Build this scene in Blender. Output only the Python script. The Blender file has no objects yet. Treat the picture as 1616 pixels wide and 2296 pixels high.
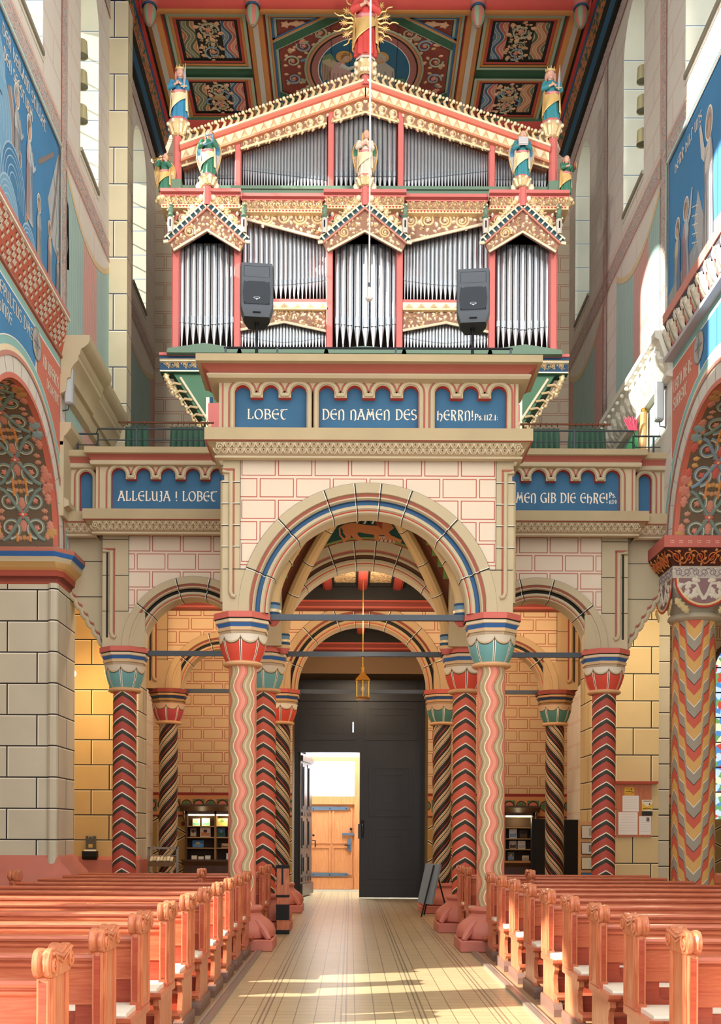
import bpy, math, random
from mathutils import Vector, Matrix
from mathutils.geometry import tessellate_polygon
PI = math.pi
SC = bpy.context.scene
COL = SC.collection
rnd = random.Random(7)
# ---------------------------------------------------------------- camera, world, sun, exposure
cam_d = bpy.data.cameras.new('camera')
cam_d.sensor_fit = 'HORIZONTAL'; cam_d.sensor_width = 36.0
cam_d.lens = 2400 / 1616 * 36
cam_d.shift_x = (808 - 785) / 1616
cam_d.shift_y = (1865 - 1148) / 1616
cam_d.clip_start = 0.1; cam_d.clip_end = 200
cam = bpy.data.objects.new('camera', cam_d); COL.objects.link(cam)
cam.location = (-0.2, 0, 1.45)
cam.rotation_euler = (PI / 2, -0.0045, 0)
SC.camera = cam
w = bpy.data.worlds.new('world'); SC.world = w; w.use_nodes = True
bg = w.node_tree.nodes['Background']
bg.inputs[0].default_value = (0.90, 0.95, 1.0, 1); bg.inputs[1].default_value = 2.45
sun_d = bpy.data.lights.new('sun', 'SUN'); sun_d.energy = 16.0; sun_d.angle = 0.012; sun_d.color = (1.0, 0.95, 0.86)
sun = bpy.data.objects.new('sun', sun_d); COL.objects.link(sun)
sun.rotation_euler = Vector((1.0, 0.30, -0.52)).to_track_quat('-Z', 'Y').to_euler()
SC.view_settings.view_transform = 'Standard'; SC.view_settings.look = 'None'
SC.view_settings.exposure = 0.0; SC.view_settings.gamma = 1.0
SC.view_settings.use_curve_mapping = False
SC.cycles.use_denoising = True
SC.cycles.max_bounces = 8; SC.cycles.diffuse_bounces = 4; SC.cycles.transparent_max_bounces = 8
SC.cycles.sample_clamp_indirect = 6.0

def lamp(name, kind, loc, energy, color=(1, .72, .42), size=.25, look=None, spot=1.2):
    d = bpy.data.lights.new(name, kind); d.energy = energy; d.color = color
    if kind == 'AREA': d.size = size
    elif kind == 'SPOT': d.spot_size = spot; d.spot_blend = .6; d.shadow_soft_size = size
    else: d.shadow_soft_size = size
    o = bpy.data.objects.new(name, d); COL.objects.link(o); o.location = loc
    if look is not None:
        o.rotation_euler = (Vector(look) - Vector(loc)).to_track_quat('-Z', 'Y').to_euler()
    return o
# warm fill lights without fixtures, added to brighten the gallery underside and porch
for x in (-2.6, 0.0, 2.6):
    lamp('gallery_fill', 'POINT', (x, 17.6, 5.1), 70, (1, .80, .58), .15)
    lamp('hall_fill', 'POINT', (x, 20.9, 4.7), 52, (1, .76, .52), .15)
for s_ in (-1, 1): lamp('organ_fill_spot', 'SPOT', (s_ * 3.9, 8.6, 11.8), 1500, (1, .95, .88), .35, (s_ * .6, 18, 11.6), 1.0)  # spots added out of view to brighten the organ front
lamp('porch_fill', 'POINT', (0, 14.4, 4.4), 24, (1, .82, .6), .12)
# ---------------------------------------------------------------- mesh builder
CX, EYE, FPX = -0.2, 1.45, 2400.0
def V(*a): return Vector(a)
def PX(px, d): return CX + (px - 785) * d / FPX
def PZ(py, d): return EYE + (1865 - py) * d / FPX
def arc(cx, cy, rx, ry, a0, a1, n=12):
    return [(cx + rx * math.cos(math.radians(a0 + (a1 - a0) * i / n)), cy + ry * math.sin(math.radians(a0 + (a1 - a0) * i / n))) for i in range(n + 1)]
class MB:
    def __init__(s): s.v = []; s.f = []; s.m = []; s.uv = []; s.mats = []
    def mi(s, m):
        if m not in s.mats: s.mats.append(m)
        return s.mats.index(m)
    def face(s, idx, m, uv=None):
        s.f.append(tuple(idx)); s.m.append(s.mi(m)); s.uv.append(uv)
    def poly(s, pts, m, uv=None):
        b = len(s.v); s.v += [Vector(p) for p in pts]
        s.face(range(b, b + len(pts)), m, uv)
    def grid(s, rows, m, closed=False, uvs=None, mrow=None):
        b = len(s.v); n = len(rows[0])
        for r in rows: s.v += [Vector(p) for p in r]
        for i in range(len(rows) - 1):
            mm = mrow[i] if mrow else m
            if mm is None: continue
            for j in range(n if closed else n - 1):
                k = (j + 1) % n
                uv = None
                if uvs:
                    u0, u1 = uvs[i][j], uvs[i][j + 1]; w0, w1 = uvs[i + 1][j], uvs[i + 1][j + 1]
                    uv = (u0, u1, w1, w0)
                s.face((b + i * n + j, b + i * n + k, b + (i + 1) * n + k, b + (i + 1) * n + j), mm, uv)
    def box(s, x0, x1, y0, y1, z0, z1, m):
        P = [(x0, y0, z0), (x1, y0, z0), (x1, y1, z0), (x0, y1, z0), (x0, y0, z1), (x1, y0, z1), (x1, y1, z1), (x0, y1, z1)]
        b = len(s.v); s.v += [Vector(p) for p in P]
        for q in ((0, 3, 2, 1), (4, 5, 6, 7), (0, 1, 5, 4), (1, 2, 6, 5), (2, 3, 7, 6), (3, 0, 4, 7)):
            s.face([b + i for i in q], m)
    def obox(s, c, ax, ay, az, m):
        c = Vector(c); ax, ay, az = Vector(ax), Vector(ay), Vector(az)
        b = len(s.v)
        for k in (-1, 1):
            for (i, j) in ((-1, -1), (1, -1), (1, 1), (-1, 1)): s.v.append(c + ax * i + ay * j + az * k)
        for q in ((0, 3, 2, 1), (4, 5, 6, 7), (0, 1, 5, 4), (1, 2, 6, 5), (2, 3, 7, 6), (3, 0, 4, 7)):
            s.face([b + i for i in q], m)
    def bbox(s, x0, x1, y0, y1, z0, z1, m, e=.01):
        # box with chamfered vertical and top edges
        P = [(x0 + e, y0), (x1 - e, y0), (x1, y0 + e), (x1, y1 - e), (x1 - e, y1), (x0 + e, y1), (x0, y1 - e), (x0, y0 + e)]
        Q = [(x0 + 2 * e, y0 + e), (x1 - 2 * e, y0 + e), (x1 - e, y0 + 2 * e), (x1 - e, y1 - 2 * e), (x1 - 2 * e, y1 - e), (x0 + 2 * e, y1 - e), (x0 + e, y1 - 2 * e), (x0 + e, y0 + 2 * e)]
        rows = [[(a, c, z0 + e) for a, c in P], [(a, c, z1 - e) for a, c in P], [(a, c, z1) for a, c in Q]]
        s.grid([[(a, c, z0) for a, c in Q]] + rows, m, True)
        s.poly([(a, c, z1) for a, c in Q], m); s.poly([(a, c, z0) for a, c in Q], m)
    @staticmethod
    def ax(axis, u, w, a):
        return Vector((u, a, w)) if axis == 'y' else Vector((a, u, w)) if axis == 'x' else Vector((u, w, a))
    def plate(s, outer, holes, axis, a0, a1, m, ms=None, back=True):
        ms = ms or m
        loops = [outer] + list(holes)
        vl = [[Vector((p[0], p[1], 0)) for p in l] for l in loops]
        tri = tessellate_polygon(vl)
        flat = [p for l in loops for p in l]
        for a, on in ((a0, True), (a1, back)):
            if not on: continue
            b = len(s.v); s.v += [s.ax(axis, p[0], p[1], a) for p in flat]
            for t in tri: s.face([b + i for i in t], m)
        for li, l in enumerate(loops):
            mm = ms[li] if isinstance(ms, (list, tuple)) else ms
            if mm is None: continue
            s.grid([[s.ax(axis, p[0], p[1], a0) for p in l], [s.ax(axis, p[0], p[1], a1) for p in l]], mm, True)
    def shape(s, pts, axis, a, m):
        tri = tessellate_polygon([[Vector((p[0], p[1], 0)) for p in pts]])
        b = len(s.v); s.v += [s.ax(axis, p[0], p[1], a) for p in pts]
        for t in tri: s.face([b + i for i in t], m)
    def extr(s, prof, axis, a0, a1, m, mseg=None, caps=True, closed=True):
        # prof: 2-D profile; axis 'x' -> profile (y,z) along x; 'y' -> (x,z) along y; 'z' -> (x,y)
        n = len(prof)
        rows = [[s.ax(axis, p[0], p[1], a0), s.ax(axis, p[0], p[1], a1)] for p in prof]
        if closed: rows.append(rows[0])
        s.grid(rows, m, False, None, mseg)
        if caps:
            for a in (a0, a1): s.shape(prof, axis, a, m)
    def lathe(s, prof, c, n, m, mseg=None, rot=0.0, sx=1.0, sy=1.0, a0=0, a1=2 * PI, cap=False):
        full = abs(a1 - a0 - 2 * PI) < 1e-6
        cnt = n if full else n + 1
        rows = []; uvs = []
        L = 0
        for i, (r, z) in enumerate(prof):
            rows.append([Vector((c[0] + sx * r * math.sin(rot + a0 + (a1 - a0) * j / n), c[1] + sy * r * math.cos(rot + a0 + (a1 - a0) * j / n), c[2] + z)) for j in range(cnt)])
            uvs.append([((rot + a0 + (a1 - a0) * j / n) / (2 * PI), z) for j in range(n + 1)])
        s.grid(rows, m, full, uvs, mseg)
        if cap:
            s.poly(rows[0], m); s.poly(rows[-1], m if not mseg else mseg[-1])
    def tube(s, path, r, m, n=8, closed=False, cap=True):
        P = [Vector(p) for p in path]; N = len(P)
        rr = r if isinstance(r, (list, tuple)) else [r] * N
        T = []
        for i in range(N):
            a = P[(i - 1) % N] if (closed or i) else P[i]; b = P[(i + 1) % N] if (closed or i < N - 1) else P[i]
            t = b - a; T.append(t.normalized() if t.length > 1e-9 else Vector((0, 0, 1)))
        t0 = T[0]; nv = t0.cross(Vector((0, 0, 1)))
        if nv.length < .1: nv = t0.cross(Vector((0, 1, 0)))
        nv.normalize(); rows = []
        for i in range(N):
            t = T[i]; nv = nv - t * nv.dot(t)
            if nv.length < 1e-6: nv = t.cross(Vector((1, .3, .2)))
            nv.normalize(); bv = t.cross(nv)
            rows.append([P[i] + (nv * math.cos(2 * PI * j / n) + bv * math.sin(2 * PI * j / n)) * rr[i] for j in range(n)])
        if closed: rows.append(rows[0])
        s.grid(rows, m, True)
        if cap and not closed: s.poly(rows[0], m); s.poly(rows[-1], m)
    def ball(s, c, r, m, n=12, k=8, sc=(1, 1, 1)):
        c = Vector(c)
        rows = [[c + Vector((sc[0] * r * math.sin(PI * i / k) * math.cos(2 * PI * j / n), sc[1] * r * math.sin(PI * i / k) * math.sin(2 * PI * j / n), sc[2] * r * math.cos(PI * i / k))) for j in range(n)] for i in range(k + 1)]
        s.grid(rows, m, True)
    def ring(s, cx, cz, prof, m, mseg=None, a0=0.0, a1=180.0, n=40, closed=False):
        # arch moulding in the XZ plane: prof = [(radius, y)], swept from angle a0 to a1 (degrees)
        rows = []
        for (r, y) in prof:
            rows.append([Vector((cx + r * math.cos(math.radians(a0 + (a1 - a0) * j / n)), y, cz + r * math.sin(math.radians(a0 + (a1 - a0) * j / n)))) for j in range(n + 1)])
        if closed: rows.append(rows[0])
        s.grid(rows, m, False, None, mseg)
    def rib(s, path, wid, M, m, h=0.0, hh=None):
        # strip along a 2-D path; M(u,v,h) maps to space; hh raises the middle (half-round relief)
        n = len(path)
        ww = wid if isinstance(wid, (list, tuple)) else [wid] * n
        rows = []
        for i in range(n):
            a = path[max(i - 1, 0)]; b = path[min(i + 1, n - 1)]
            dx, dy = b[0] - a[0], b[1] - a[1]; L = math.hypot(dx, dy) or 1
            nx, ny = -dy / L, dx / L; x, y = path[i]; w2 = ww[i] / 2
            if hh is None:
                rows.append([M(x + nx * w2, y + ny * w2, h), M(x - nx * w2, y - ny * w2, h)])
            else:
                k = hh * ww[i] / max(ww)
                rows.append([M(x + nx * w2, y + ny * w2, h), M(x + nx * w2 * .6, y + ny * w2 * .6, h + k * .8), M(x, y, h + k), M(x - nx * w2 * .6, y - ny * w2 * .6, h + k * .8), M(x - nx * w2, y - ny * w2, h)])
        s.grid(rows, m)
    def blob(s, pts, M, m, h=0.0, hh=0.0):
        # flat or domed polygon (fan around its centre)
        cx = sum(p[0] for p in pts) / len(pts); cy = sum(p[1] for p in pts) / len(pts)
        if hh == 0: 
            b = len(s.v); s.v += [M(p[0], p[1], h) for p in pts]
            for t in tessellate_polygon([[Vector((p[0], p[1], 0)) for p in pts]]): s.face([b + i for i in t], m)
            return
        rows = [[M(p[0], p[1], h) for p in pts], [M(cx + (p[0] - cx) * .55, cy + (p[1] - cy) * .55, h + hh * .8) for p in pts]]
        s.grid(rows, m, True)
        b = len(s.v); s.v.append(M(cx, cy, h + hh)); s.v += rows[1]
        for i in range(len(pts)): s.face((b, b + 1 + i, b + 1 + (i + 1) % len(pts)), m)

ORG = {}
def props(o, label=None, cat=None, group=None, kind=None):
    if label: o['label'] = label
    if cat: o['category'] = cat
    if group: o['group'] = group
    if kind: o['kind'] = kind
    return o
def obj(name, mb, parent=None, label=None, cat=None, group=None, kind=None, at=None, sharp=34):
    off = Vector(at) if at is not None else ORG.get(parent.name, Vector((0, 0, 0))) if parent else Vector((0, 0, 0))
    me = bpy.data.meshes.new(name)
    me.from_pydata([tuple(v - off) for v in mb.v], [], mb.f)
    for m in mb.mats: me.materials.append(m)
    me.polygons.foreach_set('material_index', mb.m)
    me.polygons.foreach_set('use_smooth', [True] * len(mb.f))
    uvl = me.uv_layers.new(name='UVMap')
    data = [0.0] * (2 * len(me.loops))
    for p in me.polygons:
        uv = mb.uv[p.index]
        if uv is None:
            n = p.normal; ax_, ay_, az_ = abs(n.x), abs(n.y), abs(n.z)
            for li in p.loop_indices:
                c = mb.v[me.loops[li].vertex_index]
                if ay_ >= ax_ and ay_ >= az_: u, v = c.x, c.z
                elif ax_ >= az_: u, v = c.y, c.z
                else: u, v = c.x, c.y
                data[2 * li] = u; data[2 * li + 1] = v
        else:
            for k, li in enumerate(p.loop_indices): data[2 * li] = uv[k][0]; data[2 * li + 1] = uv[k][1]
    uvl.data.foreach_set('uv', data)
    try: me.set_sharp_from_angle(angle=math.radians(sharp))
    except Exception: pass
    me.update()
    o = bpy.data.objects.new(name, me); COL.objects.link(o)
    if parent: o.parent = parent
    if at is not None: o.location = at
    ORG[o.name] = off
    return props(o, label, cat, group, kind)
def thing(name, label, cat, loc=(0, 0, 0), group=None):
    o = bpy.data.objects.new(name, None); COL.objects.link(o); o.location = loc
    o.empty_display_size = .1
    ORG[o.name] = Vector(loc)
    return props(o, label, cat, group)
def dup(src, loc=None, rotz=None, label=None, group=None, scale=None):
    r = src.copy(); COL.objects.link(r)
    if loc is not None: r.location = loc
    if rotz is not None: r.rotation_euler = (0, 0, rotz)
    if scale is not None: r.scale = scale
    if label: r['label'] = label
    if group: r['group'] = group
    def kids(a, b):
        for ch in [c for c in a.children]:
            k = ch.copy(); COL.objects.link(k); k.parent = b
            kids(ch, k)
    kids(src, r)
    return r

# ---------------------------------------------------------------- node materials
def rgb(h):
    if isinstance(h, (tuple, list)):
        c = [x / 255 for x in h]
    else:
        c = [int(h[i:i + 2], 16) / 255 for i in (0, 2, 4)]
    return tuple(x / 12.92 if x <= .04045 else ((x + .055) / 1.055) ** 2.4 for x in c) + (1,)
class Sk:
    def __init__(s, t, k): s.t = t; s.k = k
    def _m(s, op, *o):
        n = s.t.nodes.new('ShaderNodeMath'); n.operation = op
        for i, x in enumerate((s,) + o):
            if isinstance(x, Sk): s.t.links.new(x.k, n.inputs[i])
            else: n.inputs[i].default_value = x
        return Sk(s.t, n.outputs[0])
    def __add__(s, o): return s._m('ADD', o)
    def __sub__(s, o): return s._m('SUBTRACT', o)
    def __mul__(s, o): return s._m('MULTIPLY', o)
    def __truediv__(s, o): return s._m('DIVIDE', o)
    def frac(s): return s._m('FRACT')
    def abs(s): return s._m('ABSOLUTE')
    def sin(s): return s._m('SINE')
    def sqrt(s): return s._m('SQRT')
    def ping(s, o): return s._m('PINGPONG', o)
    def gt(s, o): return s._m('GREATER_THAN', o)
    def lt(s, o): return s._m('LESS_THAN', o)
    def mx(s, o): return s._m('MAXIMUM', o)
    def mn(s, o): return s._m('MINIMUM', o)
class Mt:
    def __init__(s, name, rough=.7, metal=0.0, spec=.35):
        s.mat = bpy.data.materials.new(name); s.mat.use_nodes = True
        s.t = s.mat.node_tree; s.b = s.t.nodes['Principled BSDF']
        s.b.inputs['Roughness'].default_value = rough; s.b.inputs['Metallic'].default_value = metal
        s.b.inputs['Specular IOR Level'].default_value = spec
    def uv(s):
        n = s.t.nodes.new('ShaderNodeUVMap'); n.uv_map = 'UVMap'
        x = s.t.nodes.new('ShaderNodeSeparateXYZ'); s.t.links.new(n.outputs[0], x.inputs[0])
        s.uvk = n.outputs[0]
        return Sk(s.t, x.outputs[0]), Sk(s.t, x.outputs[1])
    def obc(s):
        n = s.t.nodes.new('ShaderNodeTexCoord'); return n.outputs['Object']
    def vec(s, u, v):
        n = s.t.nodes.new('ShaderNodeCombineXYZ')
        for i, x in enumerate((u, v)):
            if isinstance(x, Sk): s.t.links.new(x.k, n.inputs[i])
            else: n.inputs[i].default_value = x
        return n.outputs[0]
    def col(s, c):
        if isinstance(c, Sk): return c
        n = s.t.nodes.new('ShaderNodeRGB'); n.outputs[0].default_value = rgb(c); return Sk(s.t, n.outputs[0])
    def mix(s, f, a, b, mode='MIX'):
        n = s.t.nodes.new('ShaderNodeMix'); n.data_type = 'RGBA'; n.blend_type = mode
        if isinstance(f, Sk): s.t.links.new(f.k, n.inputs[0])
        else: n.inputs[0].default_value = f
        for i, c in ((6, a), (7, b)):
            if isinstance(c, Sk): s.t.links.new(c.k, n.inputs[i])
            else: n.inputs[i].default_value = rgb(c)
        return Sk(s.t, n.outputs[2])
    def ramp(s, f, stops, const=True):
        n = s.t.nodes.new('ShaderNodeValToRGB'); s.t.links.new(f.k, n.inputs[0])
        cr = n.color_ramp; cr.interpolation = 'CONSTANT' if const else 'LINEAR'
        while len(cr.elements) < len(stops): cr.elements.new(.5)
        for e, (p, c) in zip(cr.elements, stops): e.position = p; e.color = rgb(c)
        return Sk(s.t, n.outputs[0])
    def curve(s, f, pts):
        # piecewise linear scalar
        n = s.t.nodes.new('ShaderNodeValToRGB'); s.t.links.new(f.k, n.inputs[0])
        cr = n.color_ramp
        while len(cr.elements) < len(pts): cr.elements.new(.5)
        for e, (p, c) in zip(cr.elements, pts): e.position = p; e.color = (c, c, c, 1)
        return Sk(s.t, n.outputs[0])
    def noise(s, scale, detail=3.0, coord=None, dist=0.0):
        n = s.t.nodes.new('ShaderNodeTexNoise'); n.inputs['Scale'].default_value = scale; n.inputs['Detail'].default_value = detail
        n.inputs['Distortion'].default_value = dist
        s.t.links.new(coord if coord is not None else s.obc(), n.inputs['Vector'])
        return Sk(s.t, n.outputs[0])
    def brick(s, bw, rh, mortar, off=.5, vec=None):
        n = s.t.nodes.new('ShaderNodeTexBrick'); n.offset = off
        n.inputs['Scale'].default_value = 1; n.inputs['Mortar Size'].default_value = mortar; n.inputs['Mortar Smooth'].default_value = 0
        n.inputs['Brick Width'].default_value = bw; n.inputs['Row Height'].default_value = rh
        n.inputs['Color1'].default_value = (0, 0, 0, 1); n.inputs['Color2'].default_value = (1, 1, 1, 1); n.inputs['Bias'].default_value = 0
        s.t.links.new(vec if vec is not None else s.uvk, n.inputs['Vector'])
        return Sk(s.t, n.outputs['Fac']), Sk(s.t, n.outputs['Color'])
    def done(s, c, var=.08, vs=2.5, bump=0.0, bs=40.0):
        if not isinstance(c, Sk): c = s.col(c)
        if var:
            nz = s.noise(vs, 5.0)
            g = (nz - .5) * (var * 3.0) + 1.0
            n = s.t.nodes.new('ShaderNodeVectorMath'); n.operation = 'SCALE'
            s.t.links.new(c.k, n.inputs[0]); s.t.links.new(g.k, n.inputs['Scale'])
            s.t.links.new(n.outputs[0], s.b.inputs['Base Color'])
        else: s.t.links.new(c.k, s.b.inputs['Base Color'])
        if bump:
            b = s.t.nodes.new('ShaderNodeBump'); b.inputs['Strength'].default_value = bump; b.inputs['Distance'].default_value = .01
            nz = s.noise(bs, 4.0); s.t.links.new(nz.k, b.inputs['Height']); s.t.links.new(b.outputs[0], s.b.inputs['Normal'])
        return s.mat
_PL = {}
def flat(h, rough=.7, metal=0.0, var=.05, name=None, bump=0.0, spec=.35, vs=2.5):
    k = (str(h), rough, metal, name)
    if k not in _PL:
        _PL[k] = Mt(name or ('paint_' + str(h).replace(' ', '')), rough, metal, spec).done(h, var, vs, bump)
    return _PL[k]
def emit(name, h, e):
    m = bpy.data.materials.new(name); m.use_nodes = True
    b = m.node_tree.nodes['Principled BSDF']; b.inputs['Base Color'].default_value = rgb(h)
    b.inputs['Emission Color'].default_value = rgb(h); b.inputs['Emission Strength'].default_value = e
    return m

def m_blocks(name, base, bw, rh, line='2a2620', hi='efe6d2', lw=.010, var=.10, dx=0.0, dz=0.0):
    m = Mt(name, .75); u, v = m.uv()
    vec = m.vec(u + dx, v + dz)
    f, c = m.brick(bw, rh, lw, .5, vec)
    f2, _ = m.brick(bw, rh, lw, .5, m.vec(u + (dx - lw * 1.3), v + (dz + lw * 1.3)))
    cc = m.mix(f2, m.mix(c * .12, base, 'cfc3a4'), hi)
    cc = m.mix(f, cc, line)
    return m.done(cc, var, 1.6, .10, 30)
def m_dbl(name, base, bw, rh, line, lo=.030, li=.016, var=.06, base2=None, dx=0.0, dz=0.0):
    m = Mt(name, .8); u, v = m.uv(); vec = m.vec(u + dx, v + dz)
    f1, c = m.brick(bw, rh, lo, .5, vec); f2, _ = m.brick(bw, rh, li, .5, vec)
    cc = m.mix(c * .25, base, base2 or base)
    cc = m.mix(f1, cc, line); cc = m.mix(f2, cc, base)
    return m.done(cc, var, 1.5, .12, 25)
# ---------------------------------------------------------------- shared materials
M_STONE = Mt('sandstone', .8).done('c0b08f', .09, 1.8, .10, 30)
M_STONE_D = Mt('sandstone_dark_band', .8).done('b3a07c', .09, 2.0, .12, 30)  # darker sandstone tone for copings, slabs and corner rolls
M_WHITEBRICK = m_dbl('white_painted_ashlar', 'e2d0b8', .445, .262, 'b2574a', .026, .015, .04)
M_TANBRICK = m_dbl('tan_painted_ashlar', 'cdae86', .44, .24, '8f3a2c', .030, .019, .07)
M_WALLBRICK = m_dbl('cream_painted_ashlar', 'dcd6cb', .95, .46, 'c99a8c', .020, .012, .05)
M_TOWERBRICK = m_dbl('beige_painted_ashlar', 'd6c6ac', .75, .30, 'b5705a', .026, .016, .06)
M_PIER = m_blocks('grey_green_ashlar', 'c6bea6', .84, .44)
M_OCHRE = m_blocks('ochre_ashlar', 'd2ad6e', .62, .43, '33291b', 'f5e3b4')
M_PALEBLOCK = m_blocks('pale_pilaster_ashlar', 'cbbf9f', .5, .62, '4a4a55', 'efe8d6')
M_REVEAL = m_blocks('window_reveal_ashlar', 'd5d2c0', 2.0, .48, '6d7f8c', 'eef0ea', .007)
M_CREAM = flat('e6dcc8', .8); M_RED = flat('b8372c', .6); M_BROWNRED = flat('9a4a3c', .7)
M_PINK = flat('cd706a', .55); M_ROSE = flat('c9806a', .7); M_BLUE = Mt('blue_panel_paint', .7).done('386788', .14, 3.0)
M_DKBLUE = flat('274a6b', .7); M_TEAL = flat('4f8f92', .7); M_BLACK = flat('15130f', .6)
M_DKGREEN = flat('24463a', .65); M_GREEN = flat('3f6b50', .65); M_SAGE = flat('6a8470', .6)
M_GOLD = Mt('gilding', .38, .22, .5).done('e6cb9c', .10, 9.0, .15, 60)
M_GOLDP = Mt('pale_gilding', .42, .12, .5).done('f2e2c2', .08, 9.0)
M_PINKSTONE = Mt('rose_stone', .55, 0, .5).done('c4725f', .10, 3.0, .08)
M_CARVEBACK = flat('97705c', .8); M_LETTER = flat('efe3d0', .7); M_ORANGE = flat('cf8a48', .6)
M_GREYW = flat('c9c2b8', .65); M_WHITE = flat('f0ece4', .6); M_IRON = flat('4d5257', .45, .6)
M_DARKIRON = flat('23252a', .5, .5); M_BRASS = flat('c79a45', .3, .9)
M_LINE = flat('2b2824', .8); M_HILITE = flat('f2ead8', .8)
def m_wood(name, a, b, rough=.32, sc=(1, 1, 14)):
    m = Mt(name, rough, 0, .5)
    mp = m.t.nodes.new('ShaderNodeMapping'); mp.inputs['Scale'].default_value = sc
    m.t.links.new(m.obc(), mp.inputs[0])
    nz = m.noise(3.2, 6.0, mp.outputs[0], 1.2)
    cc = m.ramp(nz, [(0.28, a), (0.72, b)], False)
    return m.done(cc, .05, 1.2)
M_PEW = m_wood('varnished_red_pine', 'b0543a', 'cb7450', .26, (1.2, 14, 14))
M_PEWV = m_wood('varnished_red_pine_upright', 'b25c3c', 'd0835a', .26, (14, 14, 1.2))
M_PEWPANEL = m_wood('deep_red_pine_panel', '973a28', 'ad5036', .32, (1.2, 14, 14))
M_DOORWOOD = m_wood('orange_door_pine', 'bf7440', 'd08a54', .5, (12, 12, 1))
M_DARKOAK = m_wood('black_brown_oak', '120f0c', '1e1812', .38, (12, 12, 1))
M_CABWOOD = m_wood('dark_cabinet_oak', '3a2417', '53341f', .45, (12, 12, 1))
M_LIGHTWOOD = m_wood('light_beech', 'c58a4e', 'd9a468', .5, (12, 12, 1))
# ---------------------------------------------------------------- uncial lettering drawn with a slanted pen
def L(*p): return list(p)
def serif(x, y, w=.16): return [(x - w / 2, y), (x + w / 2, y)]
GL = {
 'A': (.72, [[(.04, 0), (.36, 1)], [(.36, 1), (.68, 0)], [(.16, .34), (.58, .34)], serif(.36, 1, .30), serif(.05, 0, .18), serif(.66, 0, .2)]),
 'B': (.62, [[(.14, 0), (.14, 1)], [(.04, 1)] + arc(.30, .76, .24, .24, 90, -90), [(.14, .52)] + arc(.32, .26, .27, .26, 90, -90) + [(.04, 0)]]),
 'D': (.72, [[(.14, 0), (.14, 1)], [(.03, 1)] + arc(.28, .5, .38, .5, 90, -90) + [(.03, 0)]]),
 'E': (.66, [arc(.40, .5, .34, .5, 60, 300, 20), [(.10, .52), (.58, .52)], [(.58, .40), (.58, .64)]]),
 'G': (.72, [arc(.40, .5, .36, .5, 55, 290, 20) + [(.60, .1)], [(.42, .46), (.62, .46), (.62, .02)], arc(.58, .2, .1, .25, 90, -60, 6)]),
 'H': (.66, [[(.12, 0), (.12, 1.0), (.02, .9)], [(.12, .48)] + arc(.34, .36, .24, .26, 120, -20, 10) + [(.50, .05), (.40, -.16)], serif(.12, 0, .18)]),
 'I': (.26, [[(.13, 0), (.13, 1)], serif(.13, 0), serif(.13, 1), serif(.13, .5, .18)]),
 'J': (.36, [[(.10, 1), (.26, 1), (.26, .1)] + arc(.14, .06, .12, .14, 0, -150, 8), serif(.2, .55, .2)]),
 'L': (.56, [[(.12, 1), (.12, .02)], [(.03, 1), (.22, 1)], [(.03, .02), (.50, .02), (.52, .26)]]),
 'M': (.90, [[(.10, 0), (.26, 1), (.46, .25), (.66, 1), (.80, 0)], serif(.10, 0), serif(.80, 0, .18), serif(.24, 1, .2), serif(.68, 1, .2), [(.2, .5), (.72, .5)]]),
 'N': (.66, [[(.12, 0), (.12, .92), (.02, .84)], [(.12, .78)] + arc(.34, .62, .22, .34, 120, 0, 9) + [(.56, .08)] + arc(.48, .05, .09, .12, 0, -120, 5), serif(.12, 0)]),
 'O': (.74, [arc(.37, .5, .33, .5, 0, 360, 28)]),
 'P': (.60, [[(.14, 0), (.14, 1)], [(.04, 1)] + arc(.30, .74, .25, .26, 90, -90) + [(.14, .48)], serif(.14, 0, .2)]),
 'R': (.66, [[(.14, 0), (.14, 1)], [(.04, 1)] + arc(.30, .76, .24, .24, 90, -90) + [(.14, .52)], [(.30, .52), (.50, .1), (.50, -.06), (.60, -.10)], serif(.14, 0, .2)]),
 'S': (.54, [arc(.27, .74, .22, .25, 30, 230, 12) + arc(.27, .25, .24, .25, 60, -150, 12)]),
 'T': (.68, [[(.06, .80), (.10, .98), (.62, .98), (.64, 1.05)], arc(.38, .46, .28, .48, 100, 300, 16)]),
 'U': (.70, [[(.02, 1), (.12, .96), (.12, .3)] + arc(.34, .3, .22, .28, 180, 330, 10), [(.56, 1), (.56, .1), (.66, .0)]]),
 'V': (.66, [[(.04, 1), (.32, 0), (.62, 1)]]), 'F': (.55, [[(.14, 0), (.14, 1)], [(.03, 1), (.50, 1), (.5, .84)], [(.14, .5), (.4, .5)]]),
 'C': (.64, [arc(.38, .5, .33, .5, 60, 300, 18), [(.52, .2), (.52, .8)]]), 'X': (.6, [[(.04, 1), (.54, 0)], [(.54, 1), (.04, 0)]]),
 '!': (.22, [[(.11, 1), (.11, .28)], [(.08, .06), (.14, .06), (.14, .0), (.08, 0)]]), '.': (.2, [[(.06, .05), (.14, .05)]]), ':': (.2, [[(.06, .08), (.14, .08)], [(.06, .42), (.14, .42)]]),
 '-': (.3, [[(.04, .45), (.26, .45)]]), ' ': (.34, []),
 '1': (.3, [[(.05, .8), (.16, 1), (.16, 0)], serif(.16, 0, .2)]), '2': (.5, [arc(.24, .74, .2, .25, 160, -20, 8) + [(.06, .02), (.44, .02)]]),
 '3': (.5, [arc(.22, .75, .2, .24, 150, -90, 10), arc(.22, .25, .24, .26, 90, -150, 10)]), '9': (.5, [arc(.24, .68, .2, .28, 0, 360, 16), [(.44, .68), (.42, .3), (.2, 0)]]),
 's': (.42, [arc(.2, .52, .15, .16, 30, 230, 8) + arc(.2, .18, .17, .18, 60, -150, 8)]),
}
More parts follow.
